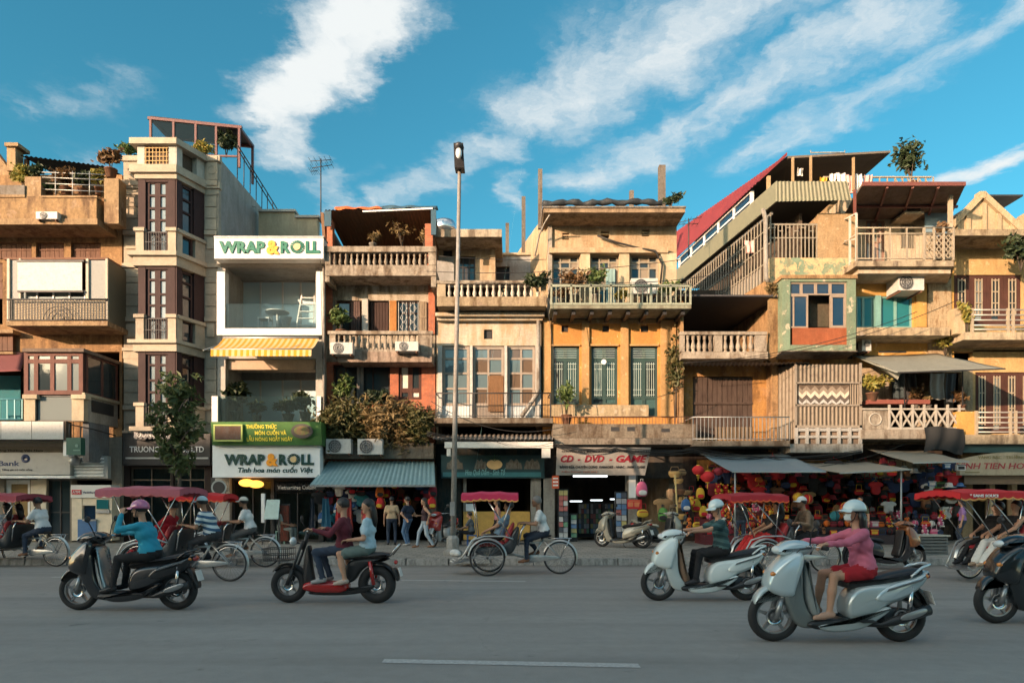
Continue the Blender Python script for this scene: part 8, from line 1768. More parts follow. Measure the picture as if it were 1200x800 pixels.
# people on the pavement
def stander(label, px, Y, yaw, outfit, size=.90, hands=None, feet=None, lean=.02, pel=.90, **k):
 s = size; p = at(px, Y)+Vector((0, 0, .15))
 return person(label, tuple(p), yaw, (0, 0, pel*s), lean, hands or [(-.05, -.27*s, .78*s), (-.03, .27*s, .80*s)], feet or [(.03, -.11, .085), (-.04, .11, .085)], outfit, s, grip=False, h=.022, group='people on the pavement', **k)
stander('person in tan t-shirt and dark jeans seen from behind at the clothes shop', 459, 21.6, R(-80), dict(shirt=cloth('tan_shirt', (.46, .33, .20)), pants=DJEAN, shoe=BLK))
stander('man in navy t-shirt with a shoulder strap walking past the clothes shop', 478, 21.2, R(-25), dict(shirt=cloth('navy_shirt', (.018, .026, .05)), pants=JEAN, shoe=paint('grey_trainers', (.30, .30, .30), .6), skin=SKIN), hands=[(.12, -.30, .84), (-.1, .28, .86)])
stander('woman in dark top and pale jeans stepping along the pavement', 498, 20.2, R(15), dict(shirt=cloth('dark_brown_top', (.05, .025, .03)), pants=LJEAN, hair='long', sleeve='none', shoe=SAND), size=.87, feet=[(.22, -.09, .10), (-.22, .09, .085)], hands=[(.05, -.24, .80), (-.18, .20, .95)])
stander('woman in rose top walking in front of the ochre counter', 583, 21.4, R(10), dict(shirt=cloth('rose_top', (.42, .17, .17)), pants=BTROU, hair='long', sleeve='none'), size=.86, feet=[(.16, -.09, .10), (-.16, .09, .085)])
def sitter(label, px, Y, yaw, outfit, size=.95, z=.45):
 p = at(px, Y)+Vector((0, 0, .15))
 return person(label, tuple(p), yaw, (0, 0, z+.08), .12, [(-.36, -.12, z+.18), (-.34, .12, z+.18)], [(-.42, -.1, .085), (-.40, .1, .085)], outfit, size, grip=False, h=.022, group='people on the pavement', knee=(-.6, 0, 1))
def stool(label, px, Y, mat, h=.42):
 p = at(px, Y)+Vector((0, 0, .15)); t = thing('stool', label, 'stool', tuple(p))
 MB().box(p.x-.16, p.y-.16, .15+h-.03, p.x+.16, p.y+.16, .15+h).build('seat', mat, t)
 for a in (-.13, .13):
  for b in (-.13, .13): MB().box(p.x+a-.02, p.y+b-.02, .15, p.x+a+.02, p.y+b+.02, .15+h-.031).build('leg', mat, t)
sitter('boy in dark shirt sitting on a stool behind the crimson canopied cyclo', 553, 21.4, R(-10), dict(shirt=cloth('dark_grey_shirt', (.10, .11, .12)), pants=BTROU), .80, .34); stool('low blue plastic stool under the boy by the fruit shop', 553, 21.4, paint('blue_plastic', (.06, .14, .34), .4), .33)
sitter('person in grey green shirt sitting at the restaurant window', 330, 22.2, R(170), dict(shirt=cloth('grey_green_shirt', (.20, .23, .21)), pants=cloth('grey_green_trousers2', (.14, .16, .15)), skin=SKIN2), .95, .44); stool('pale green plastic stool at the restaurant window', 330, 22.2, paint('pale_green_plastic', (.22, .36, .30), .4))
sitter('stallholder in grey top sitting behind the lettered cyclo', 1168, 20.6, R(20), dict(shirt=cloth('slate_top', (.12, .15, .18)), pants=BTROU), .95, .44); stool('dark stool beneath the stallholder in the grey top', 1168, 20.6, BLKP)
stander('person in black jacket browsing at the toy stall stand', 868, 20.9, R(-95), dict(shirt=BTROU, pants=DJEAN, sleeve='long', hair='long'), size=.86)
stander('man in dark olive shirt standing under the tan awning', 1008, 20.6, R(60), dict(shirt=cloth('olive_shirt', (.07, .075, .04)), pants=BTROU, shoe=SAND), size=.9)
stander('woman in violet shirt behind the lettered cyclo canopy', 1128, 20.8, R(-30), dict(shirt=cloth('violet_shirt', (.30, .16, .36)), pants=DJEAN, hair='long'), size=.86)
stander('person in red shirt looking at the hanging dresses', 430, 21.9, R(-120), dict(shirt=cloth('red_shirt', (.32, .03, .03)), pants=BTROU), size=.86)
# ================================================================ STREET FURNITURE, PLANTS, GOODS
# lamp post
lp = thing('lamp_post', 'tall grey street lamp post standing at the kerb', 'lamp post', (X(530, 17.3), 17.3, .15))
p0 = Vector((X(530.5, 17.3), 17.3, .15)); p1 = Vector((X(538.5, 17.3), 17.3, Z(200, 17.3)))
PST = plaster('post_grey_paint', (.52, .51, .48), dirt=.5, dcol=(.16, .13, .10), bump=.1, rough=.6)
MB().tube(p0, p1, .072, 14, .045).build('pole', PST, lp); MB().lathe([(.24, 0), (.24, .10), (.16, .16), (.16, .42), (.11, .50)], p0, 8, sm=False).build('base', PST, lp); MB().box(p0.x-.06, p0.y-.125, p0.z+1.0, p0.x+.06, p0.y-.095, p0.z+1.35).build('hatch', STEEL, lp)
hd_ = MB().hexa([(p1.x-.11, 17.1, p1.z-.02), (p1.x+.13, 17.1, p1.z-.02), (p1.x+.13, 17.5, p1.z+.02), (p1.x-.11, 17.5, p1.z+.02), (p1.x-.11, 16.8, p1.z+.44), (p1.x+.13, 16.8, p1.z+.44), (p1.x+.10, 17.3, p1.z+.48), (p1.x-.08, 17.3, p1.z+.48)]).ell((p1.x+.015, 16.95, p1.z+.40), (.125, .2, .1), 14, 8).build('lamp_head', paint('lamp_housing', (.05, .05, .055), .5, .3), lp)
MB().ell((p1.x+.015, 16.86, p1.z+.22), (.08, .06, .14), 14, 8).build('lamp_glass', LENS, lp)
# street tree by the watch shop
LF = leafmat('tree_leaves', (.045, .075, .025), (.10, .13, .045)); BARK = plaster('bark', (.16, .13, .10), dirt=.5, scale=4)
tr_ = thing('street_tree', 'slender leafy street tree in front of the black watch shop fascia', 'tree', (X(211, 19), 19, .15))
def tx(px, y, py): return Vector((X(px, y), y, Z(py, y)))
T0 = tx(211, 19, 638); T0.z = .15
trk = MB().path([T0, tx(209.5, 19, 600), tx(210.5, 19, 560), tx(208, 19.1, 510), tx(204, 19, 470)], [.075, .06, .055, .04, .02], 8)
for a, b in (((209, 540), (190, 505)), ((208, 525), (228, 495)), ((206, 500), (185, 470)), ((205, 490), (222, 462)), ((209, 548), (205, 558))): trk.path([tx(a[0], 19, a[1]), tx((a[0]+b[0])/2, 18.8, (a[1]+b[1])/2-2), tx(b[0], 18.7+random.random()*.6, b[1])], [.03, .022, .01], 6)
trk.build('trunk', BARK, tr_)
cr_ = MB(); cl_ = [(200, 455, 20), (212, 462, 18), (190, 478, 18), (205, 480, 22), (222, 488, 17), (186, 500, 14), (203, 505, 20), (226, 508, 14), (206, 525, 17), (196, 530, 12), (214, 540, 13), (207, 552, 8)]
for cx_, cy_, r_ in cl_:
 for _ in range(int(r_*.7)):
  sx_, sy_, sz_ = [random.gauss(0, .42) for _ in range(3)]
  cc = Vector((X(cx_, 19)+sx_*r_*.024, 19+sy_*r_*.024, Z(cy_, 19)+sz_*r_*.024))
  cr_.leaves(13, lambda: cc+Vector((random.gauss(0, .07), random.gauss(0, .07), random.gauss(0, .06))), .085, 2.6)
cr_.build('crown', LF, tr_, fix=False)
# plants
LGRN = leafmat('pot_leaves', (.05, .10, .03), (.14, .19, .05)); LDRK = leafmat('dark_leaves', (.02, .035, .015), (.05, .075, .03)); LRED = leafmat('reddish_leaves', (.13, .06, .025), (.17, .11, .045)); LDRY = leafmat('dry_leaves', (.16, .11, .045), (.22, .16, .07)); LYEL = leafmat('yellow_leaves', (.30, .22, .04), (.20, .22, .05)); LBUSH = leafmat('bush_leaves', (.05, .065, .02), (.12, .10, .035), 5)
TERR = plaster('terracotta', (.34, .15, .08), dirt=.5, scale=3); WPOT = plaster('white_pot', (.55, .52, .46), dirt=.5, scale=3)
def plant(label, px, Y, py0, py1, wpx, mat, n=90, pot=None, size=.09, name='potted_plant', cat='plant', group=None, dens=1.0, upright=False, stems=5, low=0.0):
 """plant filling the photo rectangle centred on px, from py0 (top) down to py1 (its base)"""
 zb, zt = Z(py1, Y), Z(py0, Y); H = zt-zb; W = wpx*Y/F; x = X(px, Y)
 t = thing(name, label, cat, (x, Y, zb), group)
 ph = 0.0
 if pot is not None:
  ph = min(.32, H*.32); r = min(.2, max(.1, W*.28)); MB().lathe([(r*.7, 0), (r, ph*.9), (r*1.08, ph*.9), (r*1.08, ph), (r*.9, ph), (r*.85, ph*.8)], (x, Y, zb), 12).build('pot', pot, t)
 st = MB(); lv = MB(); tips = []
 for k in range(stems):
  a = random.random()*6.28; q = random.uniform(.2, .48)*W; tip = Vector((x+cos(a)*q, Y+sin(a)*q*.7, zb+ph+(H-ph)*random.uniform(.6, .98)))
  mid = Vector((x+cos(a)*q*.35, Y+sin(a)*q*.3, zb+ph+(H-ph)*.45)); st.path([(x, Y, zb+ph*.8), mid, tip], [.018, .012, .005], 5); tips.append((mid, tip))
 st.build('stem', BARK, t)
 for k in range(int(n*1.7)):
  m_, tp_ = random.choice(tips); u_ = random.uniform(-low, 1); c = m_.lerp(tp_, u_)+Vector((random.gauss(0, W*.13), random.gauss(0, W*.11), random.gauss(0, H*.07)))
  lv.leaves(2, lambda: c+Vector((random.gauss(0, .04),)*3), size, 3.2 if upright else 2.2)
 lv.build('foliage', mat, t, fix=False); return t
PL = [ # label, px, Y, top, base, width, material, n, pot, leaf size
 ('yellowing shrub at the left end of the ochre roof terrace', 28, 23.2, 187, 228, 22, LYEL, 130, None, .10), ('dark spiky plant beside the yellowing shrub on the ochre terrace', 42, 23.2, 190, 212, 14, LDRK, 70, None, .10),
 ('reddish brown shrub in the middle of the ochre roof terrace', 78, 23.1, 200, 230, 28, LRED, 150, TERR, .09), ('dark green shrub right of the reddish one on the ochre terrace', 97, 23.1, 204, 230, 20, LDRK, 110, TERR, .09), ('small yellow green plant near the right terrace pillar', 115, 23.1, 200, 229, 14, LYEL, 70, TERR, .08), ('tall dark sprig on top of the right terrace pillar', 130, 23.0, 176, 209, 24, LRED, 140, TERR, .09), ('low green plant by the left terrace pillar', 58, 23.1, 216, 231, 14, LGRN, 60, TERR, .08),
 ('grey green bush on the left corner of the cream tower', 152, 23.9, 164, 187, 17, LGRN, 130, None, .08), ('yellow green plant before the roof conservatory', 240, 24.5, 167, 186, 22, LYEL, 110, None, .08), ('dark climbing plant inside the open end of the conservatory', 265, 25.9, 153, 185, 20, LDRK, 160, None, .10),
 ('palm like plant at the left of the lower glass loggia', 277, 23.9, 447, 493, 30, LDRK, 150, WPOT, .13), ('small dark plant beside the palm in the lower loggia', 301, 23.9, 472, 493, 20, LDRK, 90, WPOT, .10), ('broad leafy plant in the right half of the lower loggia', 338, 23.9, 468, 493, 28, LDRK, 130, WPOT, .11), ('tall leafy plant at the right end of the lower loggia', 358, 23.9, 461, 493, 26, LDRK, 130, WPOT, .11),
 ('dry branching plant on the brick house roof terrace', 471, 24.0, 252, 290, 30, LDRY, 60, None, .06), ('thin dry plant near the right post of the brick terrace', 497, 24.0, 268, 290, 14, LDRY, 40, None, .06), ('dry stalks in a stone urn on the brick terrace', 437, 23.8, 272, 292, 16, LDRY, 40, WPOT, .06),
 ('leafy plant at the left end of the middle balcony', 400, 23.5, 362, 398, 24, LGRN, 130, TERR, .09), ('trailing green plant by the dark first floor window', 401, 23.4, 438, 475, 26, LGRN, 150, None, .09), ('dark shrub below the open first floor shutters', 443, 23.5, 455, 478, 24, LDRK, 100, None, .09),
 ('green plant drooping over the right end of the roof balustrade', 629, 22.9, 322, 341, 26, LDRK, 130, None, .10),
 ('reddish shrub at the left of the green railed balcony', 672, 23.2, 318, 357, 34, LRED, 190, WPOT, .08), ('bushy red and green plant in the middle of the green balcony', 699, 23.2, 316, 357, 22, LGRN, 130, WPOT, .08), ('pale spiky plant left of the balcony air conditioner', 727, 23.2, 342, 357, 18, LYEL, 80, WPOT, .08), ('green plant at the right end of the green balcony', 783, 23.2, 329, 357, 22, LGRN, 110, WPOT, .08), ('low red flowered plant by the first balcony post', 657, 23.0, 338, 357, 16, LRED, 70, WPOT, .07),
 ('thin green plant on the ledge before the yellow house windows', 664, 23.3, 448, 497, 22, LGRN, 110, TERR, .08), ('weeds growing out of the yellow house roof by the right post', 786, 23.2, 226, 243, 22, LDRK, 120, None, .07),
 ('green creeper hanging beside the orange yellow wall', 791, 23.6, 385, 500, 20, LBUSH, 200, None, .08), ('yellow leaved shrub on the red plant shelf', 1022, 23.0, 440, 470, 30, LYEL, 160, TERR, .09), ('ragged weeds on the wall below the gabled house balcony', 1108, 23.6, 385, 418, 30, LYEL, 110, None, .08), ('bushy green vine on the pier of the gabled house balcony', 1134, 22.9, 352, 392, 18, LYEL, 130, None, .08), ('leafy pot on the terrace rail left of the hanging clothes', 1072, 23.1, 455, 478, 18, LRED, 60, WPOT, .08), ('leafy pot on the right terrace pier', 1127, 22.95, 458, 482, 16, LRED, 70, TERR, .08), ('small leafy pot beside the black cloth', 1088, 23.1, 463, 480, 12, LDRY, 40, WPOT, .07), ('red potted plants on the upper balcony corner', 1104, 23.2, 262, 285, 20, LRED, 60, TERR, .07), ('weeds on the stained wall by the green window box', 905, 23.3, 330, 352, 22, LDRY, 70, None, .07),
]
for lab, px, Y, a, b, w_, mt, n, pot, sz in PL: plant(lab, px, Y, a, b, w_, mt, n, pot, sz)
for k, (px, a, b, w_, mt, lab) in enumerate(((392, 470, 524, 34, LBUSH, 'olive brown bush at the left end of the planter ledge'), (418, 464, 520, 38, LBUSH, 'tall olive bush left of centre on the planter ledge'), (444, 466, 526, 38, LDRY, 'dry brown bush at the middle of the planter ledge'), (470, 462, 532, 36, LRED, 'reddish bush right of centre over the planter ledge'), (492, 474, 522, 26, LDRY, 'grey dry bush at the right end of the planter ledge'))):
 plant(lab, px, 23.2+.15*(k % 2), a, b, w_+12, LBUSH if k not in (2, 3) else LDRY, 640, None, .075, 'bush', 'bush', 'bushes overgrowing the planter ledge', upright=True, stems=16, low=.9)
# rooftop tree on B8 and overhanging branch at the right
plant('windswept small tree on the roof over the red canopy', 1068, 25.0, 166, 224, 42, LDRK, 230, TERR, .10, 'roof_tree', 'tree', stems=9)
plant('leafy branch reaching in at the right edge by the gable', 1196, 22.8, 278, 318, 40, LDRK, 120, None, .12, 'hanging_branch', 'branch', stems=6)
# air conditioners
ACW = paint('aircon_white', (.45, .45, .43), .5, dirt=.25)
def aircon(label, px0, py0, px1, py1, Y, d=.32, fan=.36):
 x0, x1, z0, z1 = X(px0, Y), X(px1, Y), Z(py1, Y), Z(py0, Y); t = thing('air_conditioner', label, 'air conditioner', ((x0+x1)/2, Y+d/2, z0), 'air conditioning units')
 MB().box(x0, Y, z0+.03, x1, Y+d, z1).build('casing', ACW, t); cx, cz, r = x0+(x1-x0)*fan, (z0+z1)/2+.01, min((z1-z0)*.42, (x1-x0)*.32)
 g = MB(); MB().lathe([(r, -.012), (r, .002)], (cx, Y-.001, cz), 20, axis='y').build('fan_recess', paint('fan_dark', (.06, .06, .06), .6), t)
 for q in (1, .7, .4): g.torus((cx, Y-.018, cz), r*q, .008, 20, 5)
 for k in range(8): a = pi*k/4; g.tube((cx, Y-.018, cz), (cx+r*cos(a), Y-.018, cz+r*sin(a)), .006, 4)
 g.build('fan_grille', MC['dull_steel'], t)
 MB().box(x0+.05, Y+.02, z0-.03, x0+.09, Y+d+.25, z0+.028).build('bracket', RUST, t); MB().box(x1-.09, Y+.02, z0-.03, x1-.05, Y+d+.25, z0+.028).build('bracket', RUST, t); return t
for a in (('air conditioner at the left end of the middle brick house balcony', 387, 401, 413, 415.5, 22.7), ('air conditioner at the right end of the middle brick house balcony', 463, 400, 490, 412, 22.7), ('left air conditioner hung under the overgrown planter ledge', 382, 514, 411, 532, 22.8), ('right air conditioner hung under the overgrown planter ledge', 419, 514, 448, 533, 22.8), ('pale air conditioner standing on the green railed balcony', 740, 326, 771, 345, 23.3), ('small air conditioner on the ochre terrace slab', 42, 248, 67, 257.5, 22.4), ('narrow air conditioner under the yellow house ledge', 1010.5, 394, 1021, 412, 23.5, .3, .5)): aircon(*a)
t_ = aircon('boxy window air conditioner on the bright yellow wall', 1053, 321, 1083, 341, 23.2, .75, .3)
# antennas
def antenna(label, px, Y, py0, py1, arms):
 t = thing('tv_antenna', label, 'antenna', (X(px, Y), Y, Z(py1, Y))); MB().tube((X(px, Y), Y, Z(py1, Y)), (X(px, Y), Y, Z(py0, Y)), .022, 6).build('mast', IRON, t)
 for (a, b, c, d) in arms: MB().tube((X(a, Y), Y, Z(b, Y)), (X(c, Y), Y+.02, Z(d, Y)), .014, 5).build('arm', IRON, t)
 m = MB()
 for (a, b, c, d) in arms:
  for k in range(5): u = k/4; q = Vector((X(a, Y), Y, Z(b, Y))).lerp(Vector((X(c, Y), Y, Z(d, Y))), u); m.tube(q-Vector((0, .28, 0)), q+Vector((0, .28, 0)), .008, 4)
 m.build('rods', IRON, t)
antenna('tall tv antenna between the restaurant and the brick house', 376, 25, 186, 262, ((364, 189, 388, 187), (366, 197, 389, 193), (364, 201, 372, 200))); antenna('low tv antenna in the gap beside the yellow house', 807, 27, 256, 300, ((795, 261, 822, 254), (796, 263, 818, 262)))
# roof fence and laundry over the red roof house
rf_ = thing('roof_fence', 'cream lattice fence along the roof terrace edge', 'fence', (X(1040, 24), 24, Z(222, 24)))
for px_ in range(968, 1096, 9): MB().pb(px_-.5, 207, px_+.7, 223, 23.9, .04).build('post', PCR, rf_)
MB().pb(965, 206.5, 1092, 208, 23.88, .06).build('top_rail', PCR, rf_); MB().pb(965, 214, 1092, 215, 23.89, .04).build('middle_rail', PCR, rf_)
for k in range(6): MB().bar((X(1049+k*7, 23.87), 23.87, Z(209, 23.87)), (X(1056+k*7, 23.87), 23.87, Z(221, 23.87)), .025).build('lattice_bar', PCR, rf_)
def garment(label, px0, py0, px1, py1, Y, mat, name='hanging_garment', cat='garment', group=None, kind='cloth'):
 x0, x1, z0, z1 = X(px0, Y), X(px1, Y), Z(py1, Y), Z(py0, Y); sd = px0*1.7
 def fn(u, v):
  w = .55+.45*v if kind == 'dress' else 1.0
  if kind == 'shirt': w = 1.0 if v < .4 else .68
  return ((x0+x1)/2+(x1-x0)*(u-.5)*w, Y+.035*sin(u*11+sd)+.03*sin(v*5+sd), z1+(z0-z1)*v-.03*sin(u*pi)*(1-v)+.02*sin(u*9+sd)*v)
 o = MB().grid(fn, 12, 10, True, thick=.006).build(name, mat); tag(o, label, cat, group); return o
LW = cloth('laundry_white', (.62, .60, .56)); LPk = cloth('laundry_pink', (.56, .34, .32)); LYl = cloth('laundry_yellow', (.60, .36, .04))
for i, (a, b, c, d, m_, lab) in enumerate(((972, 207, 980, 224, LW, 'white shirt at the left of the roof laundry'), (981, 206, 992, 226, LW, 'big white sheet bunched on the roof fence'), (992, 208, 1003, 227, LPk, 'pale pink towel on the roof fence'), (1003, 207, 1011, 224, LW, 'white towel right of the pink towel on the roof fence'), (1012, 209, 1022, 222, LPk, 'faded pink cloth at the right of the roof laundry'), (960, 212, 969, 224, LYl, 'yellow cloth drying at the left corner of the roof'), (934, 197, 941, 206, LW, 'small white cloth hanging under the flat roof'), (873, 281, 886, 297, LPk, 'pink cloth drying on the side gallery bars'))):
 garment(lab, a, b-4*(i < 6), c, d, 23.75 if i < 6 else (24.6 if i == 6 else 24.9), m_, 'laundry', 'laundry', 'laundry drying on the roof', 'shirt' if i in (0, 7) else 'cloth')
for k, (a, c, mm, lab) in enumerate(((1046, 1060, cloth('dark_towel', (.03, .045, .05)), 'dark towel hanging at the left under the canvas awning'), (1062, 1074, cloth('blk_coat', (.02, .02, .022)), 'black coat hanging under the canvas awning'), (1090, 1106, cloth('grey_sheet', (.34, .35, .33)), 'pale grey sheet hanging under the canvas awning'), (1108, 1120, cloth('slate_coat', (.05, .06, .07)), 'slate coat hanging at the right under the canvas awning'))): garment(lab, a, 437, c, 468+3*(k % 2), 23.4, mm)
# cables strung along the fronts
WIRE = paint('cable_black', (.012, .012, .012), .6)
for k, (a, ya, pa, b, yb, pb_, sg) in enumerate(((640, 22.6, 326, 860, 22.6, 318, .25), (500, 22.4, 318, 800, 22.4, 304, .2), (640, 22.3, 330, 812, 22.3, 333, .12), (515, 22.5, 300, 640, 22.6, 304, .05), (800, 22.3, 425, 1075, 22.3, 365, .35), (880, 21.8, 420, 1130, 22.2, 348, .3), (240, 24.2, 215, 300, 27, 243, .1), (640, 22.5, 345, 660, 22.5, 490, .02), (770, 22.5, 465, 800, 22.5, 452, .05), (375, 23, 262, 378, 23, 420, .01), (905, 22.0, 548, 1060, 22.0, 520, .25), (505, 22.8, 470, 660, 22.5, 500, .5))):
 o = MB().path(cable((X(a, ya), ya, Z(pa, ya)), (X(b, yb), yb, Z(pb_, yb)), sg), .011, 5).build('cable', WIRE); tag(o, ('upper cable sagging past the yellow house top floor', 'cable from the brick house to the green balcony', 'cable just above the green balcony rail', 'short cable over the roof balustrade', 'long cable rising across the tin cladding', 'cable rising to the air conditioner on the yellow wall', 'cable beside the grey side wall of the tower', 'cable dropping from the green balcony to the ledge', 'short cable at the creeper on the yellow house', 'cable down the joint left of the brick house', 'loose cable under the tan stall awnings', 'slack cable under the loggia balcony')[k], 'cable', 'cables along the house fronts')
MB().path([(X(700, 23.8), 23.8, Z(276, 23.8)), (X(722, 23.8), 23.8, Z(284, 23.8)), (X(750, 23.8), 23.8, Z(291, 23.8)), (X(768, 23.65), 23.65, Z(294, 23.65)), (X(776, 23.7), 23.7, Z(310, 23.7)), (X(774, 23.7), 23.7, Z(332, 23.7))], .035, 6).build('wall_cable', WIRE, b6)
MB().path([(X(644, 22.9), 22.9, Z(252, 22.9)), (X(638, 23.3), 23.3, Z(262, 23.3)), (X(632, 23.6), 23.6, Z(275, 23.6)), (X(627, 23.9), 23.9, Z(300, 23.9))], .03, 6).build('wall_cable', MC['pipe_white'], b6)
# menu easel and red menu panel by the restaurant
es = thing('menu_easel', 'pale green menu board on a three legged easel by the restaurant', 'easel', (X(318, 21.8), 21.8, .15)); y_ = 21.8
MB().hexa([(X(309, y_), y_, Z(608, y_)), (X(326, y_), y_, Z(608, y_)), (X(326, y_), y_+.03, Z(608, y_)), (X(309, y_), y_+.03, Z(608, y_)), (X(311, y_), y_+.12, Z(585, y_)), (X(326.5, y_), y_+.12, Z(585, y_)), (X(326.5, y_), y_+.15, Z(585, y_)), (X(311, y_), y_+.15, Z(585, y_))]).build('board', paint('board_mint', (.42, .56, .54), .5), es)
for a, b, dy in ((311, 308, -.05), (325, 328, -.05), (318, 320, .5)): MB().bar((X(a, y_), y_+.1, Z(608, y_)+.05), (X(b, y_), y_+dy, .15), .035).build('leg', IRON, es)
rp_ = thing('menu_board', 'upright red patterned menu panel beside the easel', 'menu board', (X(333, 22), 22, .15)); MB().box(X(328.5, 22), 22, .25, X(338, 22), 22.08, Z(592, 22)).build('panel', plaster('menu_red', (.34, .07, .04), dirt=.9, dcol=(.05, .04, .03), scale=8), rp_); MB().box(X(327.5, 22), 22.085, .15, X(339, 22), 22.13, Z(590, 22)).build('backing', IRON, rp_)
# disc racks
CASE = [paint('disc_case_%d' % k, c, .4, var=.25, scale=40) for k, c in enumerate(((.30, .30, .32), (.35, .10, .08), (.10, .18, .32), (.40, .34, .12), (.06, .06, .07), (.42, .42, .40), (.12, .25, .14)))]
def rack(label, px0, py0, px1, Y, rows, cols):
 x0, x1, z1 = X(px0, Y), X(px1, Y), Z(py0, Y); t = thing('disc_rack', label, 'rack', ((x0+x1)/2, Y, .15)); MB().box(x0-.03, Y+.05, .15, x1+.03, Y+.2, z1+.05).build('frame', BLKP, t)
 w_, h_ = (x1-x0)/cols, (z1-.3)/rows
 for r_ in range(rows):
  for c_ in range(cols): MB().obox((x0+w_*(c_+.5), Y+.02, .3+h_*(r_+.5)), (w_*.45, 0, 0), (0, .012, .004), (0, .02, h_*.44)).build('disc_case', random.choice(CASE), t)
rack('tall disc rack at the left of the disc shop door', 655, 574, 665.5, 23.2, 9, 2); rack('small low disc rack inside the disc shop door', 669, 603, 676, 23.4, 5, 1); rack('disc rack at the right of the disc shop door', 722, 577, 734.5, 23.3, 8, 2)
for k, px0 in enumerate((678, 692, 706)): rack(('left', 'middle', 'right')[k]+' of the dim disc shelves at the back of the disc shop', px0, 590, px0+12.5, 26.5, 6, 4)
# goods for sale
def item_mesh(kind, mat, mat2):
 m = MB()
 if kind == 'backpack':
  m.pillow([(-.13, .02), (-.14, .22), (-.09, .36), (0, .40), (.09, .36), (.14, .22), (.13, .02), (0, 0)], .085, .045); m.cur = 1; m.pillow([(-.10, .04), (-.10, .17), (.10, .17), (.10, .04)], .03, .015, yc=-.095)
  m.path([(-.03, 0, .39), (-.03, 0, .45), (.03, 0, .45), (.03, 0, .39)], .008, 5); m.path([(-.09, .06, .34), (-.11, .13, .2), (-.09, .07, .05)], .012, 5).path([(.09, .06, .34), (.11, .13, .2), (.09, .07, .05)], .012, 5)
 elif kind == 'handbag':
  m.pillow([(-.16, 0), (-.13, .20), (.13, .20), (.16, 0)], .06, .03); m.cur = 1; m.path([(-.09, 0, .19), (-.08, 0, .34), (.08, 0, .34), (.09, 0, .19)], .011, 6); m.box(-.135, -.066, .13, .135, -.058, .15)
 elif kind == 'lantern':
  m.lathe([(.05, 0), (.15, .05), (.21, .14), (.21, .20), (.15, .29), (.05, .34)], (0, 0, .08), 14); m.cur = 1; m.lathe([(.06, 0), (.06, .03)], (0, 0, .06), 10).lathe([(.06, 0), (.06, .03)], (0, 0, .41), 10).tube((0, 0, .44), (0, 0, .6), .006, 4).tube((0, 0, .07), (0, 0, -.12), .014, 5)
 elif kind == 'plush':
  m.ell((0, 0, .11), (.10, .09, .11), 10, 7).ell((0, -.01, .26), (.085, .08, .08), 10, 7); m.cur = 1; m.ell((-.07, 0, .33), (.032, .02, .032), 8, 5).ell((.07, 0, .33), (.032, .02, .032), 8, 5).ell((0, -.085, .245), (.03, .02, .022), 8, 5).ell((-.09, -.04, .13), (.035, .035, .06), 8, 5).ell((.09, -.04, .13), (.035, .035, .06), 8, 5).ell((-.06, -.08, .03), (.04, .05, .035), 8, 5).ell((.06, -.08, .03), (.04, .05, .035), 8, 5)
 elif kind == 'ball':
  m.ell((0, 0, .13), .13, 12, 8); m.cur = 1; m.torus((0, 0, .13), .128, .008, 16, 5).torus((0, 0, .13), .128, .008, 16, 5, axis='x')
 elif kind == 'basket':
  m.lathe([(.11, 0), (.17, .08), (.18, .16), (.16, .17), (.15, .10), (.10, .02)], n=12); m.cur = 1; m.path([(-.16, 0, .16), (-.10, 0, .30), (.10, 0, .30), (.16, 0, .16)], .012, 5); m.torus((0, 0, .165), .17, .012, 14, 5, axis='z')
 elif kind == 'hat':
  m.lathe([(.001, .15), (.09, .13), (.11, .05), (.12, .02), (.20, .0), (.20, -.008), (.11, .005)], n=14); m.cur = 1; m.lathe([(.114, .02), (.112, .05)], n=14)
 elif kind == 'toy_box':
  m.box(-.13, -.06, 0, .13, .06, .19); m.cur = 1; m.box(-.10, -.066, .03, .10, -.06, .13).box(-.13, -.063, .15, .13, -.06, .18)
 elif kind == 'shirt':
  m.pillow([(-.18, 0), (-.17, .30), (-.27, .27), (-.30, .37), (-.14, .46), (0, .43), (.14, .46), (.30, .37), (.27, .27), (.17, .30), (.18, 0)], .035, .02, sub=1); m.cur = 1; m.path([(-.13, 0, .45), (0, 0, .52), (.13, 0, .45)], .007, 4).tube((0, 0, .52), (0, 0, .6), .006, 4)
 return m.mesh(kind, [mat, mat2])
GC = dict(red=(.46, .02, .025), orange=(.55, .13, .02), yellow=(.58, .38, .04), pink=(.50, .10, .20), blue=(.04, .12, .30), teal=(.02, .16, .20), black=(.018, .018, .02), white=(.55, .54, .52), green=(.10, .26, .06), tan=(.32, .19, .09), brown=(.16, .07, .035), purple=(.20, .06, .24), maroon=(.22, .02, .035), straw=(.46, .28, .10), navy=(.02, .035, .09))
IM = {}
def item(kind, colr, p, where, group, scale=1.0, hang=False):
 key = (kind, colr)
 if key not in IM: IM[key] = item_mesh(kind, cloth('goods_'+colr, GC[colr]), cloth('goods_'+{'red': 'yellow', 'black': 'red', 'yellow': 'red', 'straw': 'tan', 'pink': 'white', 'blue': 'white'}.get(colr, 'black'), GC[{'red': 'yellow', 'black': 'red', 'yellow': 'red', 'straw': 'tan', 'pink': 'white', 'blue': 'white'}.get(colr, 'black')]))
 o = link(kind, IM[key], None, p); o.scale = (scale,)*3; o.rotation_euler[2] = random.uniform(-.4, .4)
 kn = {'plush': 'stuffed animal toy', 'lantern': 'round cloth lantern', 'toy_box': 'boxed toy', 'shirt': 'shirt on a hanger', 'basket': 'woven basket', 'hat': 'brimmed hat'}.get(kind, kind)
 tag(o, '%s %s %s' % (colr, kn, where), {'plush': 'toy', 'toy_box': 'toy'}.get(kind, kind), group); return o
rg_ = random.Random(11)
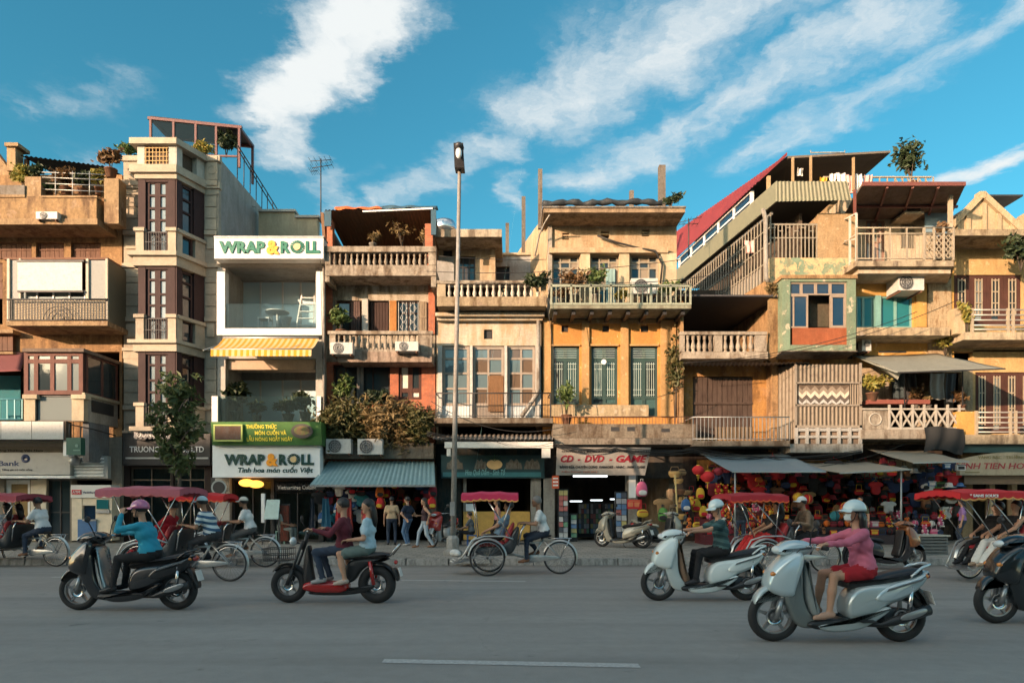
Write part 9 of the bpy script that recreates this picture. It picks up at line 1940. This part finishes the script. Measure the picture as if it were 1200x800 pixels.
def fill(px0, py0, px1, py1, Y0_, Y1_, n, kinds, cols, where, group, smin=.8, smax=1.15):
 pts = []
 for _ in range(n*40):
  if len(pts) >= n: break
  px, py = rg_.uniform(px0, px1), rg_.uniform(py0, py1)
  if all((px-a)**2+(py-b)**2 > 60*(px1-px0)*(py1-py0)/n/100 for a, b in pts): pts.append((px, py))
 for px, py in pts:
  Y = rg_.uniform(Y0_, Y1_); item(rg_.choice(kinds), rg_.choice(cols), (X(px, Y), Y, max(.16, Z(py, Y))), where, group, rg_.uniform(smin, smax))
# stall racks that carry the goods: stepped tables and hanging rails
def stand(label, px0, px1, Yf, steps, mat):
 x0, x1 = X(px0, Yf), X(px1, Yf); t = thing('display_stand', label, 'stand', ((x0+x1)/2, Yf, .15))
 for k in range(steps): MB().box(x0, Yf+.3*k, .15, x1, Yf+.3*k+.295, .45+.24*k).build('step', mat, t)
 return t
DST = paint('stand_cloth', (.12, .02, .025), .9, dirt=.3)
stand('stepped red cloth stand full of toys under the blue grey awning', 826, 925, 21.6, 4, DST); stand('stepped dark stand of toys under the tan awning', 935, 1000, 21.8, 3, paint('stand_dark', (.04, .03, .035), .9)); stand('stepped dark stand at the right bag stall', 1008, 1110, 21.8, 3, MC['stand_dark'])
WT = 'on the toy stall under the blue grey awning'
for k in range(4):
 for px in range(830, 924, 6): item(rg_.choice(['plush', 'plush', 'ball', 'toy_box']), rg_.choice(['red', 'orange', 'yellow', 'pink', 'red', 'orange', 'red', 'white', 'black', 'maroon']), (X(px+rg_.uniform(-2, 2), 21.75+.3*k), 21.75+.3*k, .455+.24*k), WT, 'toys on the stepped stand', rg_.uniform(.6, .95))
for k in range(3):
 for px in range(940, 998, 9): item(rg_.choice(['plush', 'ball', 'toy_box', 'handbag']), rg_.choice(['red', 'black', 'navy', 'maroon', 'orange', 'brown']), (X(px+rg_.uniform(-2, 2), 21.95+.3*k), 21.95+.3*k, .455+.24*k), 'on the dark stand under the tan awning', 'goods under the tan awning', rg_.uniform(.7, 1.0))
 for px in range(1013, 1108, 10): item(rg_.choice(['plush', 'toy_box', 'handbag', 'ball']), rg_.choice(['red', 'navy', 'black', 'maroon', 'pink', 'white', 'red', 'orange']), (X(px+rg_.uniform(-2, 2), 21.95+.3*k), 21.95+.3*k, .455+.24*k), 'on the stand of the right bag stall', 'goods of the right bag stall', rg_.uniform(.7, 1.0))
fill(832, 548, 930, 598, 22.9, 23.6, 60, ['backpack', 'handbag', 'plush', 'shirt'], ['red', 'maroon', 'black', 'orange', 'navy', 'brown', 'red'], 'hanging at the back of the toy stall', 'goods hanging behind the toy stall')
fill(930, 556, 1000, 610, 22.9, 23.7, 44, ['backpack', 'handbag', 'hat', 'shirt'], ['black', 'maroon', 'red', 'black', 'brown', 'navy', 'tan', 'red'], 'hanging under the tan awning', 'goods hanging under the tan awning')
fill(1004, 545, 1124, 610, 22.6, 23.7, 66, ['backpack', 'handbag', 'shirt', 'hat'], ['black', 'red', 'maroon', 'navy', 'black', 'brown', 'navy', 'white', 'black', 'red'], 'hanging at the right bag stall', 'goods hanging at the right bag stall')
fill(788, 556, 806, 622, 22.2, 22.8, 11, ['basket', 'handbag', 'hat'], ['straw', 'tan', 'straw', 'brown'], 'hanging on the left stall post', 'straw goods by the stall post', .9, 1.2); fill(803, 572, 826, 628, 22.0, 22.8, 11, ['backpack', 'plush', 'handbag'], ['orange', 'red', 'navy', 'blue', 'yellow', 'black'], 'at the left side of the toy stall', 'bags at the left of the toy stall')
for px, py, c_, s_ in ((818, 553, 'red', .9), (829, 562, 'red', 1.05), (842, 553, 'maroon', .75)): item('lantern', c_, (X(px, 21.6), 21.6, Z(py+6, 21.6)), 'hung near %s under the awnings' % ('the left post' if px < 830 else 'the middle' if px < 1000 else 'the tan awning edge'), 'lanterns under the awnings', s_)
for px, py, c_ in ((935, 588, 'yellow'), (940, 592, 'red'), (946, 590, 'red'), (978, 610, 'teal'), (990, 600, 'red')): item('ball', c_, (X(px, 21.4), 21.4, Z(py, 21.4)), 'piled high under the tan awning', 'balls under the tan awning', 1.2)
fill(1088, 548, 1128, 572, 21.8, 22.3, 7, ['toy_box', 'hat'], ['green', 'blue', 'white', 'red'], 'stacked high by the jeweller sign', 'boxes by the jeweller sign')
MB().tube((X(796, 22), 22, .15), (X(791, 22), 22, Z(556, 22)), .03, 6).build('stall_post', paint('yellow_bamboo', (.50, .36, .14), .6)); tag(bpy.data.objects['stall_post'], 'yellow bamboo post hung with straw baskets', 'post')
# clothes shop goods
fill(374, 572, 424, 618, 22.6, 23.6, 24, ['shirt', 'shirt', 'backpack', 'handbag'], ['navy', 'black', 'red', 'teal', 'blue', 'white', 'maroon'], 'hanging at the left of the clothes shop', 'goods at the left of the clothes shop', .8, 1.1); fill(425, 570, 505, 600, 23.4, 24.6, 24, ['shirt', 'backpack', 'handbag'], ['maroon', 'black', 'red', 'navy', 'brown'], 'hanging inside the clothes shop', 'goods inside the clothes shop', .8, 1.1)
for px, py, c_ in ((445, 583, 'orange'), (446, 596, 'red'), (506, 596, 'red'), (507, 582, 'maroon'), (500, 610, 'teal')): item('backpack', c_, (X(px, 22.4), 22.4, Z(py, 22.4)), 'hung at the clothes shop entrance %s' % ('beside the tan shirted person' if px < 480 else 'by the right pier'), 'backpacks at the clothes shop entrance', 1.0)
for px, wd, mm, lab in ((376, 12, cloth('dress_teal', (.03, .12, .19)), 'long teal dress hanging at the left clothes shop entrance'), (392, 10, cloth('dress_red', (.42, .03, .03)), 'long red dress behind the electric bike riders'), (404, 10, cloth('dress_red2', (.36, .05, .04)), 'orange red dress right of the long red dress'), (362, 8, cloth('coat_dark', (.03, .035, .05)), 'dark coat hanging by the red menu panel')): garment(lab, px, 583, px+wd, 622, 22.4, mm, 'hanging_dress', 'dress', None, 'dress')
# bags at the disc shop pier, litter at the kerb
item('backpack', 'pink', (X(752, 22.4), 22.4, Z(582, 22.4)), 'hanging right of the disc shop pier', 'bags by the disc shop pier', 1.3); item('handbag', 'yellow', (X(753, 22.2), 22.2, Z(606, 22.2)), 'hanging below the red board', 'bags by the disc shop pier', 1.3); item('backpack', 'green', (X(777, 22.4), 22.4, Z(611, 22.4)), 'hanging left of the straw baskets', 'bags by the disc shop pier', 1.2); item('shirt', 'tan', (X(777, 22.6), 22.6, Z(603, 22.6)), 'hanging over the green backpack', 'bags by the disc shop pier', 1.2)
lt_ = MB()
for _ in range(260):
 px, Y = random.gauss(556, 11), 16.0-abs(random.gauss(0, .16)); c = Vector((X(px, Y), Y, .012+abs(random.gauss(0, .02)))); a = random.random()*6.28; lt_.add([c, c+Vector((cos(a)*.09, sin(a)*.09, .02*random.random())), c+Vector((cos(a+.5)*.08, sin(a+.5)*.08, .015))], [(0,1,2)], False)
so_ = lt_.build('litter', plaster('dry_straw', (.34, .25, .13), dirt=.5, scale=5), fix=False); so_['kind'] = 'stuff'
bg_ = MB().ell((X(533, 16.9), 16.9, .24), (.13, .1, .09), 10, 7).ell((X(536, 16.85), 16.85, .22), (.09, .09, .07), 10, 6).build('plastic_bag', paint('bag_white', (.58, .58, .56), .5)); tag(bg_, 'crumpled white plastic bag at the foot of the lamp post', 'bag')
# crate in front of the right stall
ck_ = thing('crate', 'grey plastic crate on the pavement left of the lettered cyclo', 'crate', (X(1086, 17.5), 17.5, .15)); x_ = X(1086, 17.5)
MB().box(x_-.42, 17.3, .15, x_+.42, 17.85, .20).box(x_-.42, 17.3, .2, x_-.38, 17.85, .62).box(x_+.38, 17.3, .2, x_+.42, 17.85, .62).box(x_-.379, 17.82, .2, x_+.379, 17.85, .62).build('shell', paint('crate_grey', (.10, .11, .11), .6), ck_)
for k in range(5): MB().box(x_-.379, 17.3, .22+.08*k, x_+.379, 17.33, .275+.08*k).build('slat', MC['crate_grey'], ck_)
MB().box(x_-.46, 17.26, .622, x_+.46, 17.88, .66).build('lid', paint('crate_lid', (.34, .34, .30), .6, dirt=.2), ck_)
bd = thing('cable_bundle', 'thick bundle of black cables under the ledges from the brick house to the stalls', 'cables', (0, 22.2, Z(530, 22.2)))
for k in range(6):
 P = []
 for j, (px, py) in enumerate(((500, 506), (575, 513), (646, 519), (722, 523), (812, 526), (900, 533), (1010, 528))): P.append((X(px, 22.25), 22.25+.05*random.random(), Z(py+random.uniform(-2.5, 4), 22.25)))
 Q = []
 for a, b in zip(P, P[1:]): Q += cable(a, b, random.uniform(.04, .22), n=8)[:-1]
 MB().path(Q+[P[-1]], .012, 5).build('cable', WIRE, bd)
